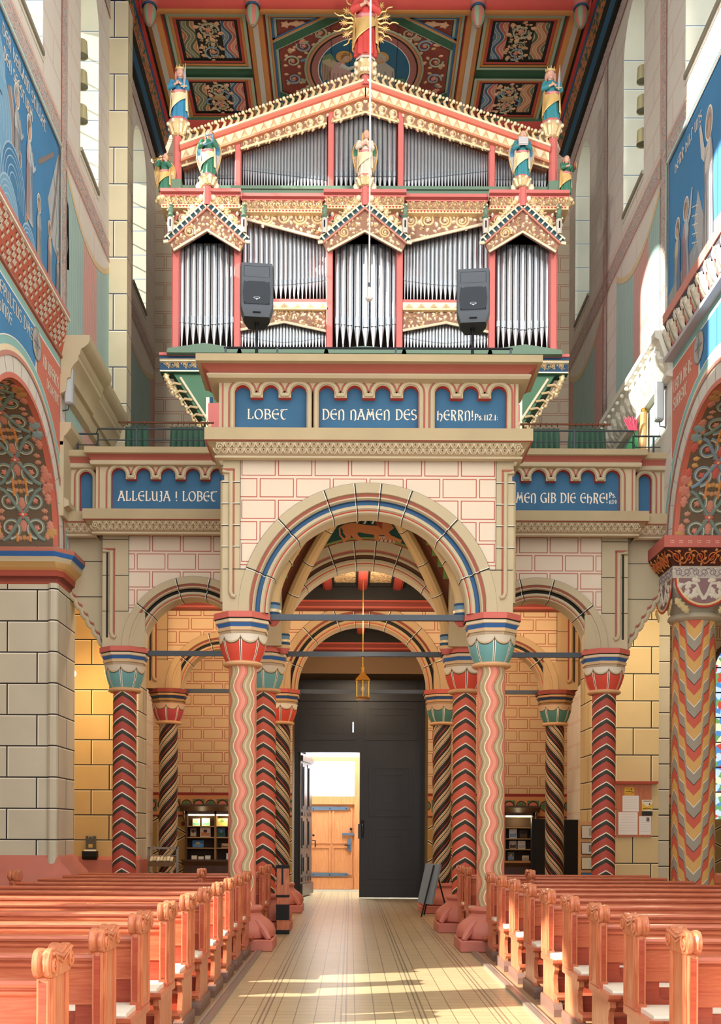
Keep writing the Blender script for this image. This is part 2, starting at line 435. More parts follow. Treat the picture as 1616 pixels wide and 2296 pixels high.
def letters(mb, text, x0, x1, z0, hgt, M, m, wt=.15, pen=25, h=.004):
    tw = sum(GL[c][0] + .10 for c in text) - .10
    sx = (x1 - x0) / tw
    x = x0
    for c in text:
        adv, st = GL[c]
        for si, p in enumerate(st):
            P = [(x + a * sx, z0 + b * hgt) for a, b in p]
            # subdivide for a pen-like change of thickness
            Q = []
            for i in range(len(P) - 1): Q += [P[i], ((P[i][0] + P[i + 1][0]) / 2, (P[i][1] + P[i + 1][1]) / 2)]
            Q.append(P[-1]); W_ = []
            for i in range(len(Q)):
                a = Q[max(i - 1, 0)]; b = Q[min(i + 1, len(Q) - 1)]
                an = math.atan2(b[1] - a[1], b[0] - a[0]) - math.radians(pen)
                W_.append(hgt * wt * (.30 + .70 * abs(math.sin(an))))
            mb.rib(Q, W_, M, m, h + .0006 * si)
        x += (adv + .10) * sx

def inscription(parent, text, x0, x1, z0, hgt, M, m, label, wt=.15, h=.004):
    # one part per word
    tw = sum(GL[c][0] + .10 for c in text) - .10; sx = (x1 - x0) / tw; x = x0
    for wd in text.split(' '):
        ww = sum(GL[c][0] + .10 for c in wd) - .10
        b = MB(); letters(b, wd, x, x + ww * sx, z0, hgt, M, m, wt, 25, h)
        obj('inscription', b, parent, label=label % wd)
        x += (ww + .10 + GL[' '][0] + .10) * sx
# ---------------------------------------------------------------- carved and painted foliage
def pdist(x, y, poly):
    ins = False; md = 1e9; n = len(poly)
    for i in range(n):
        x0, y0 = poly[i]; x1, y1 = poly[(i + 1) % n]
        if (y0 > y) != (y1 > y) and x < (x1 - x0) * (y - y0) / (y1 - y0) + x0: ins = not ins
        dx, dy = x1 - x0, y1 - y0; L2 = dx * dx + dy * dy or 1e-12
        t = max(0, min(1, ((x - x0) * dx + (y - y0) * dy) / L2))
        md = min(md, math.hypot(x - x0 - t * dx, y - y0 - t * dy))
    return md if ins else -md
def leaf(mb, x, y, a, L_, W_, M, m, h, hh, lobes=3):
    pts = []
    n = lobes * 4
    for i in range(n + 1):
        t = i / n; w_ = W_ / 2 * math.sin(PI * min(1, t * 1.02)) ** .7 * (1 + .22 * math.sin(t * lobes * 2 * PI))
        pts.append((t * L_, w_))
    pts += [(px_, -w_) for px_, w_ in pts[-2:0:-1]]
    ca, sa = math.cos(a), math.sin(a)
    mb.blob([(x + ca * u - sa * v, y + sa * u + ca * v) for u, v in pts], M, m, h, hh)
def rosette(mb, x, y, r, M, m, h, hh, lob=5, ph=0):
    mb.blob([(x + r * (.78 + .22 * math.cos(lob * t)) * math.cos(t + ph), y + r * (.78 + .22 * math.cos(lob * t)) * math.sin(t + ph)) for t in [2 * PI * i / (lob * 3) for i in range(lob * 3)]], M, m, h, hh)
def scroll(mb, cx, cy, r, a0, sg, M, ms, h=0.0, hh=.02, w_=.26, turns=1.7, ros=True, leaves=5, hl=None):
    m1, m2, m3 = ms
    n = 26; P = []; W_ = []
    for i in range(n + 1):
        t = i / n; rr = r * (1 - .66 * t ** .9); a = a0 + sg * turns * 2 * PI * t
        P.append((cx + rr * math.cos(a), cy + rr * math.sin(a))); W_.append(r * w_ * (1 - .35 * t))
    mb.rib(P, W_, M, m1, h, hh)
    if hl: mb.rib(P, [q * .28 for q in W_], M, hl, h + hh * 1.06)
    if ros: rosette(mb, cx, cy, r * .36, M, m2, h + hh * .3, hh, 5, a0)
    for k in range(leaves):
        a = a0 + sg * (.5 + k * 2 * PI / leaves)
        leaf(mb, cx + r * .98 * math.cos(a), cy + r * .98 * math.sin(a), a + sg * .9, r * .66, r * .46, M, m3, h, hh * .8)
def fill(mb, poly, r, M, ms, h=0.0, hh=.02, seed=1, w_=.40, jit=0.0, ecc=.72):
    R = random.Random(seed); xs = [p[0] for p in poly]; ys = [p[1] for p in poly]
    cells = []; dy = r * 1.85; row = 0; y = min(ys) + r * .95
    while y < max(ys):
        x = min(xs) + r * (.95 if row % 2 else 1.9)
        while x < max(xs):
            if pdist(x, y, poly) > r * ecc: cells.append((x, y))
            x += r * 2.1
        y += dy; row += 1
    sg = 1
    for (x, y) in cells:
        scroll(mb, x, y, r * .92, R.random() * 6.28, sg, M, ms, h, hh, w_); sg = -sg
    st = r * .55; y = min(ys)
    while y < max(ys):
        x = min(xs)
        while x < max(xs):
            if pdist(x, y, poly) > r * .24 and all(math.hypot(x - a, y - b) > r * 1.22 for a, b in cells):
                if R.random() < .7: leaf(mb, x - r * .2, y, R.random() * 6.28, r * .62, r * .36, M, ms[2], h, hh * .8)
                else:
                    a = R.random() * 6.28; P = [(x + r * .30 * (1 - t / 10) * math.cos(a + t * .55), y + r * .30 * (1 - t / 10) * math.sin(a + t * .55)) for t in range(9)]
                    mb.rib(P, [r * .17 * (1 - t * .06) for t in range(9)], M, ms[0], h, hh * .8); rosette(mb, x, y, r * .14, M, ms[1], h, hh)
            x += st
        y += st
def strip_scroll(mb, x0, x1, y0, y1, M, ms, h=0.0, hh=.02, pitch=None, w_=.24, stem=True):
    H = y1 - y0; r = H * .40; pitch = pitch or H * .95; n = max(1, round((x1 - x0) / pitch)); pt = (x1 - x0) / n
    if stem:
        P = [(x0 + (x1 - x0) * i / (n * 8), (y0 + y1) / 2 + H * .42 * math.cos(PI * i / 8)) for i in range(n * 8 + 1)]
        mb.rib(P, H * .09, M, ms[0], h, hh * .8)
    for k in range(n):
        sg = 1 if k % 2 else -1
        scroll(mb, x0 + pt * (k + .5), (y0 + y1) / 2, r, PI / 2 * sg + PI, sg, M, ms, h, hh, w_, 1.4, True, 3)
# ================================================================ THE SETTING
# ---- floor
mf = Mt('yellow_floor_tiles', .30, 0, .5); u, v = mf.uv()
f1, c1 = mf.brick(.157, .157, .004, 0.0)
cc = mf.mix(c1 * .35, 'b9a47c', 'c9b48c')
cc = mf.mix(f1, cc, '7d6a50')
ln = ((u + 10.0) / .628).frac(); l2 = (ln - .5).abs().lt(.012); l3 = (ln - .56).abs().lt(.012)
cc = mf.mix(l2.mx(l3) * .7, cc, '5e5245')
M_TILE = mf.done(cc, .09, 3.0, .06, 14)
M_PLAT = m_wood('pew_platform_boards', '9c7a56', 'b39069', .5, (1, 12, 1))
fl = MB()
fl.poly([(-1.25, -1, 0), (1.25, -1, 0), (1.25, 27.5, 0), (-1.25, 27.5, 0)], M_TILE)
for s in (-1, 1):
    fl.poly([(s * 1.25, -1, 0), (s * 9.2, -1, 0), (s * 9.2, 12.9, 0), (s * 1.25, 12.9, 0)], M_PLAT)
    fl.poly([(s * 1.25, 12.9, 0), (s * 9.2, 12.9, 0), (s * 9.2, 27.5, 0), (s * 1.25, 27.5, 0)], M_TILE)
obj('floor', fl, kind='structure')
for i, s in enumerate((-1, 1)):
    t = MB(); t.box(min(s * 1.25, s * 1.30), max(s * 1.25, s * 1.30), 1.5, 12.85, 0, .028, flat('8f8274', .35, .3))
    t.box(min(s * 1.31, s * 1.335), max(s * 1.31, s * 1.335), 1.5, 12.85, 0, .02, flat('b8aa98', .3, .4))
    obj('trim_%d' % (i + 1), t, kind='structure')

# ---- nave walls with arcade arch, clerestory windows
WX = 4.33; TH = .95; ACY, AR, ASZ = 13.5, 1.58, 5.45
WIN_S = {-1: [(9.8, 11.0), (12.5, 14.22), (16.20, 17.35), (20.1, 21.4)], 1: [(10.2, 11.4), (12.8, 14.62), (16.7, 17.95), (20.5, 21.8)]}
def arch_pts(c, r, z, n=28, lo=0.0):
    return [(c - r, lo)] + [(c + r * math.cos(PI - PI * i / n), z + r * math.sin(PI * i / n)) for i in range(n + 1)] + [(c + r, lo)]
def win_hole(a, b, z0=11.8, z1=14.35):
    c, r = (a + b) / 2, (b - a) / 2
    return [(a, z0)] + [(c - r * math.cos(PI * i / 14), z1 + r * math.sin(PI * i / 14)) for i in range(15)] + [(b, z0)]
def soffit_mat(name, base): return flat(base, .8)
def build_wall(s):
    mb = MB(); X0, X1 = s * WX, s * (WX + TH)
    top = 15.55
    holes = [win_hole(a, b) for a, b in WIN_S[s]]; dy = -.2 if s < 0 else .15
    if s < 0:
        outer = [(3.9, 0)] + arch_pts(5.7, AR, ASZ) + arch_pts(9.6, AR, ASZ) + [(ACY - AR, 0)] + arch_pts(ACY, AR, ASZ)[1:-1] + [(ACY + AR, 0), (16.0, 0), (16.0, 5.4), (18.4, 5.4), (18.4, 0), (22.4, 0), (22.4, top), (3.9, top)]
    else:
        outer = [(3.9, 0)] + arch_pts(5.7, AR, ASZ) + arch_pts(9.6, AR, ASZ) + [(ACY - AR, 0)] + arch_pts(ACY, AR, ASZ)[1:-1] + [(ACY + AR, 5.6), (15.93, 5.6), (15.93, 5.3), (18.4, 5.3), (18.4, 0), (22.4, 0), (22.4, top), (3.9, top)]
    mb.plate(outer, holes, 'x', X0, X1, M_WALLBRICK, [M_PIER] + [M_REVEAL] * 4)
    # outer voussoir ring and painted bands round the arch
    def M(u, v, h): return Vector((X0 - s * h, u, v))
    def band(r0, r1, m, a0=0, a1=180, h=.004):
        p = [(ACY + (r0 + r1) / 2 * math.cos(math.radians(a0 + (a1 - a0) * i / 48)), ASZ + (r0 + r1) / 2 * math.sin(math.radians(a0 + (a1 - a0) * i / 48))) for i in range(49)]
        mb.rib(p, r1 - r0, M, m, h)
    band(1.575, 1.64, flat('cf7a68', .7)); band(1.64, 1.83, flat('d8d2c6', .8)); band(1.83, 1.88, flat('c48a7c', .8), h=.02)
    band(1.88, 1.95, flat('ead9b8', .8)); band(1.95, 2.05, flat('8fbdb8', .8)); band(2.045, 2.06, M_WHITE, h=.006)
    for k in range(1, 17):
        a = math.radians(k * 180 / 17)
        mb.rib([(ACY + 1.64 * math.cos(a), ASZ + 1.64 * math.sin(a)), (ACY + 1.83 * math.cos(a), ASZ + 1.83 * math.sin(a))], .008, M, flat('8d8a88', .8), .0065)
    # vertical margin stripe between arch and pier below the spandrel
    mb.rib([(15.0 + .15, 5.45), (15.15, 7.85)], .02, M, M_WHITE, .006)
    # horizontal stripes below the moulding
    mb.rib([(8, 8.135), (15.13, 8.135)], .07, M, flat('ead9b8', .8), .004)
    mb.rib([(8, 8.05), (15.13, 8.05)], .10, M, flat('8fbdb8', .8), .004)
    mb.rib([(8, 7.995), (15.13, 7.995)], .02, M, M_WHITE, .006)
    EP = [0.0]
    # painted foliage borders
    bord = Mt('foliage_border_' + ('left' if s < 0 else 'right'), .8); bu, bv = bord.uv()
    nz = bord.noise(16, 3.0, None, 1.5)
    M_BORD = bord.done(bord.ramp(nz, [(0, 'a8b4b4'), (.42, 'd9a898'), (.5, '70808c'), (.56, 'd9c8b4'), (.66, '8ea8a8')]), .03)
    for (a, b, z0, z1, m) in ((8, 15.28 + dy, 11.12, 11.40, M_BORD), (15.6 + dy, 22.38, 11.10, 11.36, M_BORD), (15.33 + dy, 15.58 + dy, 7.9, 15.5, M_BORD), (15.26 + dy, 15.31 + dy, 8.7, 11.1, M_BORD), (18.9 + dy, 19.15 + dy, 7.5, 15.5, M_BORD), (8, 22.3, 15.22, 15.50, M_BORD)):
        EP[0] += .0011; h_ = .005 + EP[0]; mb.poly([M(a, z0, h_), M(b, z0, h_), M(b, z1, h_), M(a, z1, h_)], m)
    for (p, q) in (((8, 11.10), (15.28 + dy, 11.10)), ((8, 11.42), (15.28 + dy, 11.42)), ((15.6 + dy, 11.08), (22.38, 11.08)), ((15.6 + dy, 11.38), (22.38, 11.38)), ((15.315 + dy, 7.9), (15.315 + dy, 15.5)), ((15.595 + dy, 7.9), (15.595 + dy, 15.5)), ((18.89 + dy, 7.5), (18.89 + dy, 15.5)), ((19.16 + dy, 7.5), (19.16 + dy, 15.5)), ((8, 15.2), (22.3, 15.2))):
        EP[0] += .0006; mb.rib([p, q], .022, M, flat('cf8f80', .8), .008 + EP[0])
    # painted hangings
    dr = Mt('painted_hangings_' + ('left' if s < 0 else 'right'), .85); du, dv = dr.uv()
    wv = dr.noise(1.3, 4.0); k = ((du * 60.0) + wv * 14.0).sin()
    st = ((du - 15.6) / 2.75).frac()
    cc = dr.ramp(st, [(0, 'a9c4bd'), (.27, 'a9c4bd'), (.30, 'd9a69c'), (.58, 'd9a69c'), (.62, 'a9c4bd'), (1, 'a9c4bd')], False)
    cc = dr.mix(k.gt(.82) * .45, cc, '7d9390')
    M_HANG = dr.done(cc, .05)
    for (a, b) in ((15.62 + dy, 18.36 if s > 0 else 18.14), (19.2 + dy, 22.36)):
        n = 16
        top_e = [(a + (b - a) * i / n, 10.96 - .45 * abs(math.sin(PI * i / n * 1.0)) ** .8 * (1 if i % 16 else 0)) for i in range(n + 1)]
        pts = [(a, 7.3)] + [(b, 7.3)] + top_e[::-1]
        b0 = len(mb.v); mb.v += [M(p[0], p[1], .006) for p in pts]
        for t in tessellate_polygon([[Vector((p[0], p[1], 0)) for p in pts]]): mb.face([b0 + i for i in t], M_HANG)
        mb.rib(top_e, .09, M, flat('d8c39a', .8), .010)
    # pier: impost moulding and base
    if s < 0:
        y0 = ACY + AR
        prof = [(0, 4.92), (.03, 4.95), (.03, 4.99), (.07, 5.02), (.08, 5.10), (.10, 5.13), (.17, 5.20), (.18, 5.27), (.22, 5.33), (.22, 5.39), (0, 5.42)]
        ms = [flat('b5604c', .7), flat('7c3b30', .7), flat('7c3b30', .7), flat('a8503e', .7), flat('c08a50', .7), flat('c9a368', .7), M_STONE, flat('2f63a0', .7), flat('b5705c', .7), flat('c08070', .7)]
        rows = []
        for (o_, z) in prof:
            rows.append([Vector((X1, y0 - o_, z)), Vector((X0 + .0, y0 - o_, z)), Vector((X0 + o_, y0 + .03, z)), Vector((X0 + o_, 16.02, z))])
        mb.grid(rows, None, False, None, ms)
        mb.box(X0 - .01, X0 + .004, y0, 16.0, 0, 4.95, M_PIER)
        # pier corner roll
        mb.tube([(X0 - .06, y0 - .01, .1), (X0 - .06, y0 - .01, 4.92)], .07, M_PIER, 10)
        base = [(0, 1.10), (.05, 1.05), (.06, 1.0), (.20, .85), (.24, .7), (.24, 0)]
        rows = [[Vector((X1, y0 - o_, z)), Vector((X0, y0 - o_, z)), Vector((X0 + o_, y0, z)), Vector((X0 + o_, 16.05, z))] for (o_, z) in base]
        mb.grid(rows, M_PINKSTONE)
    # wall head mouldings under the ceiling
    def strip(x0, z0, x1, z1, m):
        mb.poly([(s * x0, 12, z0), (s * x0, 22.38, z0), (s * x1, 22.38, z1), (s * x1, 12, z1)], m)
    fr = Mt('painted_frieze_board_' + ('left' if s < 0 else 'right'), .7)
    fu, fv = fr.uv(); nz = fr.noise(9, 4.0, None, 1.0)
    M_FRZ = fr.done(fr.ramp(nz, [(0, '3f5a44'), (.45, 'b8704a'), (.6, '4c6350'), (.7, 'c98a5c')]), .03)
    strip(4.33, 15.50, 4.26, 15.50, M_BLACK); strip(4.26, 15.50, 4.24, 15.56, M_BLACK); strip(4.24, 15.56, 4.16, 15.58, flat('2c5a78', .6))
    strip(4.16, 15.58, 4.10, 15.64, M_BLACK); strip(4.18, 15.60, 4.06, 15.92, M_FRZ); strip(4.06, 15.92, 4.04, 15.99, flat('1f5676', .6))
    strip(4.04, 15.99, 3.98, 16.02, flat('b5322c', .6)); strip(3.98, 16.02, 3.96, 16.2, M_BLACK)
    return mb
obj('wall_left', build_wall(-1), kind='structure')
obj('wall_right', build_wall(1), kind='structure')
# pilaster and upper wall beyond it
def upper_pil(s):
    mb = MB()
    mb.box(min(s * 4.33, s * 4.02), max(s * 4.33, s * 4.02), 18.12, 18.5, 7.2, 15.5, M_PALEBLOCK)
    mb.box(min(s * 4.33, s * 4.14), max(s * 4.33, s * 4.14), 18.5, 18.66, 7.2, 15.5, M_PALEBLOCK)
    mb.box(min(s * 4.4, s * 3.97), max(s * 4.4, s * 3.97), 18.07, 18.6, 6.9, 7.55, M_PALEBLOCK)
    mb.extr([(s * 4.33, 7.55), (s * 3.96, 7.55), (s * 3.98, 7.62), (s * 4.02, 7.7), (s * 4.33, 7.7)], 'y', 18.06, 18.6, M_STONE)
    return mb
obj('trim_3', upper_pil(-1), kind='structure')
# lower piers of the tower hall
pl = MB(); pl.box(-5.4, -3.98, 18.38, 19.2, 0, 6.2, M_OCHRE); pl.box(-3.98, -3.86, 18.45, 19.2, 0, 6.2, M_PIER)
pl.box(-5.5, -3.80, 18.28, 19.2, 0, .95, M_PINKSTONE); pl.extr([(18.28, .95), (18.4, 1.02), (18.4, .95)], 'x', -5.5, -3.8, M_PINKSTONE)
obj('wall_left_pier', pl, kind='structure')
pr = MB(); pr.box(3.92, 5.09, 18.38, 19.2, 0, 6.2, m_blocks('pale_ochre_ashlar', 'd9c290', .62, .465, '3a3226', 'f7e9c4'))
pr.box(3.86, 5.15, 18.3, 19.25, 0, .55, M_PINKSTONE)
obj('wall_right_pier', pr, kind='structure')

# ---- west wall (tower front) with the portal
ww = MB()
hole = [(-1.42, 0), (-1.42, 4.76), (1.42, 4.76), (1.42, 0)]
hole = [(-1.42, 0), (1.42, 0), (1.42, 4.76), (-1.42, 4.76)]
outer_lo = [(-9.2, 0), (-1.42, 0), (-1.42, 4.76), (1.42, 4.76), (1.42, 0), (9.2, 0), (9.2, 5.9), (-9.2, 5.9)]
# lower wall is painted in registers
star = Mt('star_pattern_dado', .8); su, sv = star.uv()
def tri_lines(u, v, p):
    a = (u / p).ping(.5); b = ((u * .5 + v * .866) / p).ping(.5); c = ((u * .5 - v * .866) / p).ping(.5)
    return a, b, c
a, b, c = tri_lines(su, sv, .60)
ln = a.mn(b).mn(c); d1 = ln.lt(.022); d2 = (ln - .034).abs().lt(.012)
big = ((su / .72).ping(.5) - .25).abs()
cc = star.mix(d2, 'a8854c', 'e5d3a0'); cc = star.mix(d1, cc, '2b2418')
M_DADO = star.done(cc, .10)
def reg(z0, z1, m, x0=-9.2, x1=9.2, y=22.4):
    for (xa, xb) in ((x0, -1.42), (1.42, x1)): ww.poly([(xa, y, z0), (xb, y, z0), (xb, y, z1), (xa, y, z1)], m)
reg(0, 1.75, M_DADO); reg(1.75, 1.79, flat('6f241e', .7)); reg(1.79, 1.86, flat('c98a58', .7))
fz = Mt('palmette_frieze', .8); fu, fv = fz.uv()
p = (fu / .50).frac(); q = (fu / .25).frac()
r_ = (((q - .5) * .25)._m('POWER', 2.0) + ((fv - 2.0))._m('POWER', 2.0)).sqrt()
wob = ((q - .5) * 60.0).sin() * .008
dsk = (r_ + wob).lt(.085); ringd = (r_ - .10).abs().lt(.010)
which = p.gt(.5)
cc = fz.mix(which, 'b5604c', '4f6b48')
cc = fz.mix(dsk, fz.mix(which, '5f7350', 'c48a58'), fz.mix(which, 'c9765c', '54704c'))
cc = fz.mix(ringd, cc, '241c14')
M_PALM = fz.done(cc, .06)
reg(1.86, 2.12, M_PALM); reg(2.12, 2.20, flat('c98a58', .7)); reg(2.20, 2.26, flat('8d2f26', .7)); reg(2.26, 5.9, M_TANBRICK)
# little painted flowers of the dado
for sx in (-1, 1):
    for k in range(6):
        x = sx * (1.9 + .36 * k)
        for j in range(6):
            a = j * PI / 3; cx_, cz_ = x + .028 * math.cos(a), 1.60 + .028 * math.sin(a)
            ww.shape([(cx_ + .02 * math.cos(b_ * PI / 4), cz_ + .02 * math.sin(b_ * PI / 4)) for b_ in range(8)], 'y', 22.394, flat('7a3226', .8))
ww.poly([(-1.42, 22.4, 4.76), (1.42, 22.4, 4.76), (1.42, 22.4, 5.9), (-1.42, 22.4, 5.9)], flat('6b543a', .8))
# portal reveal
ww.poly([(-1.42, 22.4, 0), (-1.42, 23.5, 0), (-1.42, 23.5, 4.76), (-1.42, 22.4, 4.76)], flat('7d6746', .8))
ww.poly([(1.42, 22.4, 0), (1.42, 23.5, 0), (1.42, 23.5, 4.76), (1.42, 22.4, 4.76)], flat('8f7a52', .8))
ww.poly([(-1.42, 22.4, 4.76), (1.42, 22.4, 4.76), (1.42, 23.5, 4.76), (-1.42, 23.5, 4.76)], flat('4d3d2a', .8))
# upper wall
ww.poly([(-9.2, 22.4, 5.9), (9.2, 22.4, 5.9), (9.2, 22.4, 16.4), (-9.2, 22.4, 16.4)], M_TOWERBRICK)
# outer face
ww.poly([(-9.2, 23.5, 4.76), (9.2, 23.5, 4.76), (9.2, 23.5, 16.4), (-9.2, 23.5, 16.4)], M_CREAM)
for (xa, xb) in ((-9.2, -1.42), (1.42, 9.2)): ww.poly([(xa, 23.5, 0), (xb, 23.5, 0), (xb, 23.5, 4.76), (xa, 23.5, 4.76)], M_CREAM)
obj('wall_west', ww, kind='structure')

# ---- side aisles: outer walls and flat roofs
for s, nm in ((-1, 'wall_aisle_left'), (1, 'wall_aisle_right')):
    mb = MB()
    holes = [win_hole(a, a + 1.8, 2.2, 5.4) for a in (4.5, 6.7)] if s < 0 else []
    mb.plate([(2, 0), (22.4, 0), (22.4, 7.7), (2, 7.7)], holes, 'x', s * 9.0, s * 9.3, M_OCHRE if s < 0 else M_PIER)
    obj(nm, mb, kind='structure')
    rf = MB(); rf.box(min(s * 5.2, s * 9.3), max(s * 5.2, s * 9.3), 2, 23.5, 7.7, 7.8, M_CREAM)
    obj('ceiling_aisle_' + ('left' if s < 0 else 'right'), rf, kind='structure')
# ================================================================ THE ORGAN GALLERY (stone)
def mold(mb, path, prof, m, mseg=None):
    # prof (o, z): o is measured outward (to the right of the path direction); mitred at the corners
    n = len(path); nor = []
    for i in range(n):
        def sn(a, b):
            d = Vector((b[0] - a[0], b[1] - a[1])); d.normalize(); return Vector((d.y, -d.x))
        if i == 0: q = sn(path[0], path[1])
        elif i == n - 1: q = sn(path[-2], path[-1])
        else:
            a, b = sn(path[i - 1], path[i]), sn(path[i], path[i + 1]); q = (a + b); q = q / max(q.dot(a), .2)
        nor.append(q)
    rows = [[Vector((path[i][0] + nor[i].x * o_, path[i][1] + nor[i].y * o_, z)) for i in range(n)] for (o_, z) in prof]
    mb.grid(rows, m, False, None, mseg)
def arch_mould(mb, cx, cz, R, y, thick, stone, groove, brown, k=1.0, red=None, a_j=(20, 46, 70, 84, 96, 110, 134, 160), n=48):
    red = red or flat('b5352c', .7)
    P = [(0, thick), (0, .08), (.015, .06), (.032, .055), (.046, .055), (.062, .032), (.10, .040), (.106, .072), (.150, .072), (.156, .028), (.175, .0), (.193, .008), (.198, .022), (.232, .022), (.238, -.012), (.358, -.012), (.364, .0)]
    ms = [stone, stone, stone, red, stone, stone, groove, groove, groove, stone, stone, brown, brown, stone, stone, M_LINE]
    prof = [(R + a * k, y + b) for a, b in P]
    mb.ring(cx, cz, prof, None, ms, 0, 180, n)
    q = [(r - .004, yy - .005) for r, yy in prof[:-1]]
    for a in a_j:
        d = math.degrees(.006 / R); mb.ring(cx, cz, q, M_LINE, None, a - d, a + d, 1)
        mb.ring(cx, cz, q, M_HILITE, None, a + d, a + 2.2 * d, 1)
def half(cx, cz, R, n=32, rev=False):
    p = [(cx + R * math.cos(PI - PI * i / n), cz + R * math.sin(PI * i / n)) for i in range(n + 1)]
    return p
G = thing('organ_gallery', 'painted stone organ gallery on arches with blue inscribed parapets spanning the nave', 'gallery', (0, 15.6, 0))
BROWN = flat('a8604e', .7); MB_ = MB
# ---- porch front wall
p = MB()
o = [(-1.75, 4.12)] + half(0, 4.12, 1.46) + [(1.75, 4.12), (1.75, 6.0), (-1.75, 6.0)]
p.plate(o, [], 'y', 13.03, 13.38, M_WHITEBRICK, M_STONE)
arch_mould(p, 0, 4.12, 1.215, 13.02, .35, M_STONE, flat('3f6488', .7), BROWN)
for s in (-1, 1):
    a, b = sorted((s * 1.555, s * 1.765)); p.box(a, b, 13.012, 13.3, 4.12, 5.99, M_STONE)
    a, b = sorted((s * 1.44, s * 1.60)); p.box(a, b, 13.014, 13.3, 4.12, 4.64, M_STONE)
    p.box(*sorted((s * 1.552, s * 1.556)), 13.008, 13.02, 4.64, 5.98, M_LINE)
    p.box(*sorted((s * 1.46, s * 1.76)), 13.008, 13.02, 4.635, 4.643, M_LINE)
    for k in range(1, 5): p.box(*sorted((s * 1.555, s * 1.78)), 13.005, 13.02, 4.64 + k * .262, 4.648 + k * .262, M_LINE); p.box(*sorted((s * 1.555, s * 1.78)), 13.006, 13.02, 4.648 + k * .262, 4.656 + k * .262, M_HILITE)
    x = s * 1.668
    p.tube([(x - s * .06, 13.0, 4.30), (x - s * .02, 13.0, 4.31), (x, 13.0, 4.36), (x, 13.0, 5.80), (x + s * .1, 13.0, 5.82)], .026, M_STONE, 10)
    p.box(*sorted((x - s * .046, x - s * .022)), 13.008, 13.02, 4.32, 5.84, BROWN)
    p.box(*sorted((x - s * .046, x + s * .1)), 13.008, 13.02, 5.835, 5.86, BROWN)
    p.tube([(s * 1.765, 13.05, 4.24), (s * 1.765, 13.05, 5.78)], .036, M_STONE_D, 10)
    p.tube([(s * 1.765, 13.05, 5.72), (s * 1.765, 13.05, 5.78)], .042, M_DKBLUE, 10)
obj('porch_front_wall', p, G)
# ---- porch side walls with an arch each
for s in (-1, 1):
    p = MB()
    o = [(13.37, 4.12)] + half(14.55, 4.12, .82, 20) + [(15.62, 4.12), (15.62, 6.0), (13.37, 6.0)]
    p.plate(o, [], 'x', s * 1.2, s * 1.74, M_STONE, M_STONE)
    obj('porch_side_wall', p, G)
# ---- porch rib vault
p = MB(); N = 28
VA, VY0, VY1, VZ0, VH = 1.2, 13.37, 15.60, 4.36, 2.0
M_WEB = flat('2f5650', .8)
def vz(x, y):
    a = max(0, 1 - abs(x / VA)) ** .66; b = max(0, 1 - abs((y - 14.485) / 1.115)) ** .66; return VZ0 + VH * max(a, b)
grid = [[Vector((-VA + 2 * VA * i / N, VY0 + (VY1 - VY0) * j / N, vz(-VA + 2 * VA * i / N, VY0 + (VY1 - VY0) * j / N))) for j in range(N + 1)] for i in range(N + 1)]
b0 = len(p.v)
for r in grid: p.v += r
for i in range(N):
    for j in range(N):
        fx = abs(((i + .5) / N - .5) * 2); fy = abs(((j + .5) / N - .5) * 2); d = abs(fx - fy)
        m = flat('6b3a24', .8) if d < .17 else M_RED if d < .21 else flat('6c8a4a', .8) if d < .30 else flat('cbb98c', .8) if d < .36 else M_WEB
        k = b0 + i * (N + 1) + j
        p.face((k, k + N + 1, k + N + 2, k + 1), m)
# west lunette field with the painted beast
lun = [(1.5 * math.cos(PI * i / 24), 4.12 + 1.5 * math.sin(PI * i / 24)) for i in range(5, 20)] + [(-1.16, 6.2), (1.16, 6.2)]
p.shape(lun, 'y', 15.575, M_WEB)
def MY(y0): return lambda u, v, h: Vector((u, y0 - h, v))
ML = MY(15.57)
p.rib(arc(0, 4.12, 1.60, 1.60, 0, 180, 40), .035, ML, flat('8a9a58', .8), .003)
p.rib(arc(0, 4.12, 1.575, 1.575, 0, 180, 40), .022, ML, M_RED, .004)
obj('porch_vault', p, G)
p = MB()
ML0 = ML
ML = lambda u, v, h: ML0(u * .82, 5.60 + (v - 5.58) * .82, h)
LION = flat('d98a5a', .8); LD = flat('a8543a', .8)
body = [(-.42, 5.90), (-.36, 5.98), (-.2, 6.0), (.0, 5.96), (.2, 5.95), (.33, 6.0), (.42, 5.96), (.44, 5.86), (.36, 5.78), (.24, 5.78), (.06, 5.80), (-.10, 5.83), (-.22, 5.80), (-.36, 5.80)]
p.blob(body, ML, LION, .006)
p.blob([(.30, 5.86), (.30, 6.08), (.42, 6.13), (.54, 6.08), (.57, 5.98), (.50, 5.90), (.42, 5.84)], ML, LION, .008)
p.blob([(.18, 5.98), (.22, 6.14), (.34, 6.2), (.44, 6.13), (.34, 6.0), (.30, 5.88)], ML, LD, .007)
for (q, w_) in (([(-.34, 5.86), (-.30, 5.74), (-.38, 5.68), (-.36, 5.61), (-.28, 5.60)], [.14, .09, .05, .05, .05]), ([(-.22, 5.84), (-.16, 5.74), (-.08, 5.70), (-.04, 5.64), (.06, 5.63)], [.14, .09, .06, .05, .05]), ([(.20, 5.86), (.20, 5.74), (.22, 5.64), (.26, 5.62)], [.12, .08, .06, .06]), ([(.34, 5.84), (.44, 5.74), (.56, 5.70), (.64, 5.67)], [.11, .08, .06, .06])):
    p.rib(q, w_, ML, LION, .009)
p.rib([(-.38, 5.95), (-.46, 5.9), (-.45, 5.78), (-.38, 5.70), (-.36, 5.60), (-.44, 5.58), (-.52, 5.62)], [.03, .03, .03, .04, .05, .06, .03], ML, LION, .010)
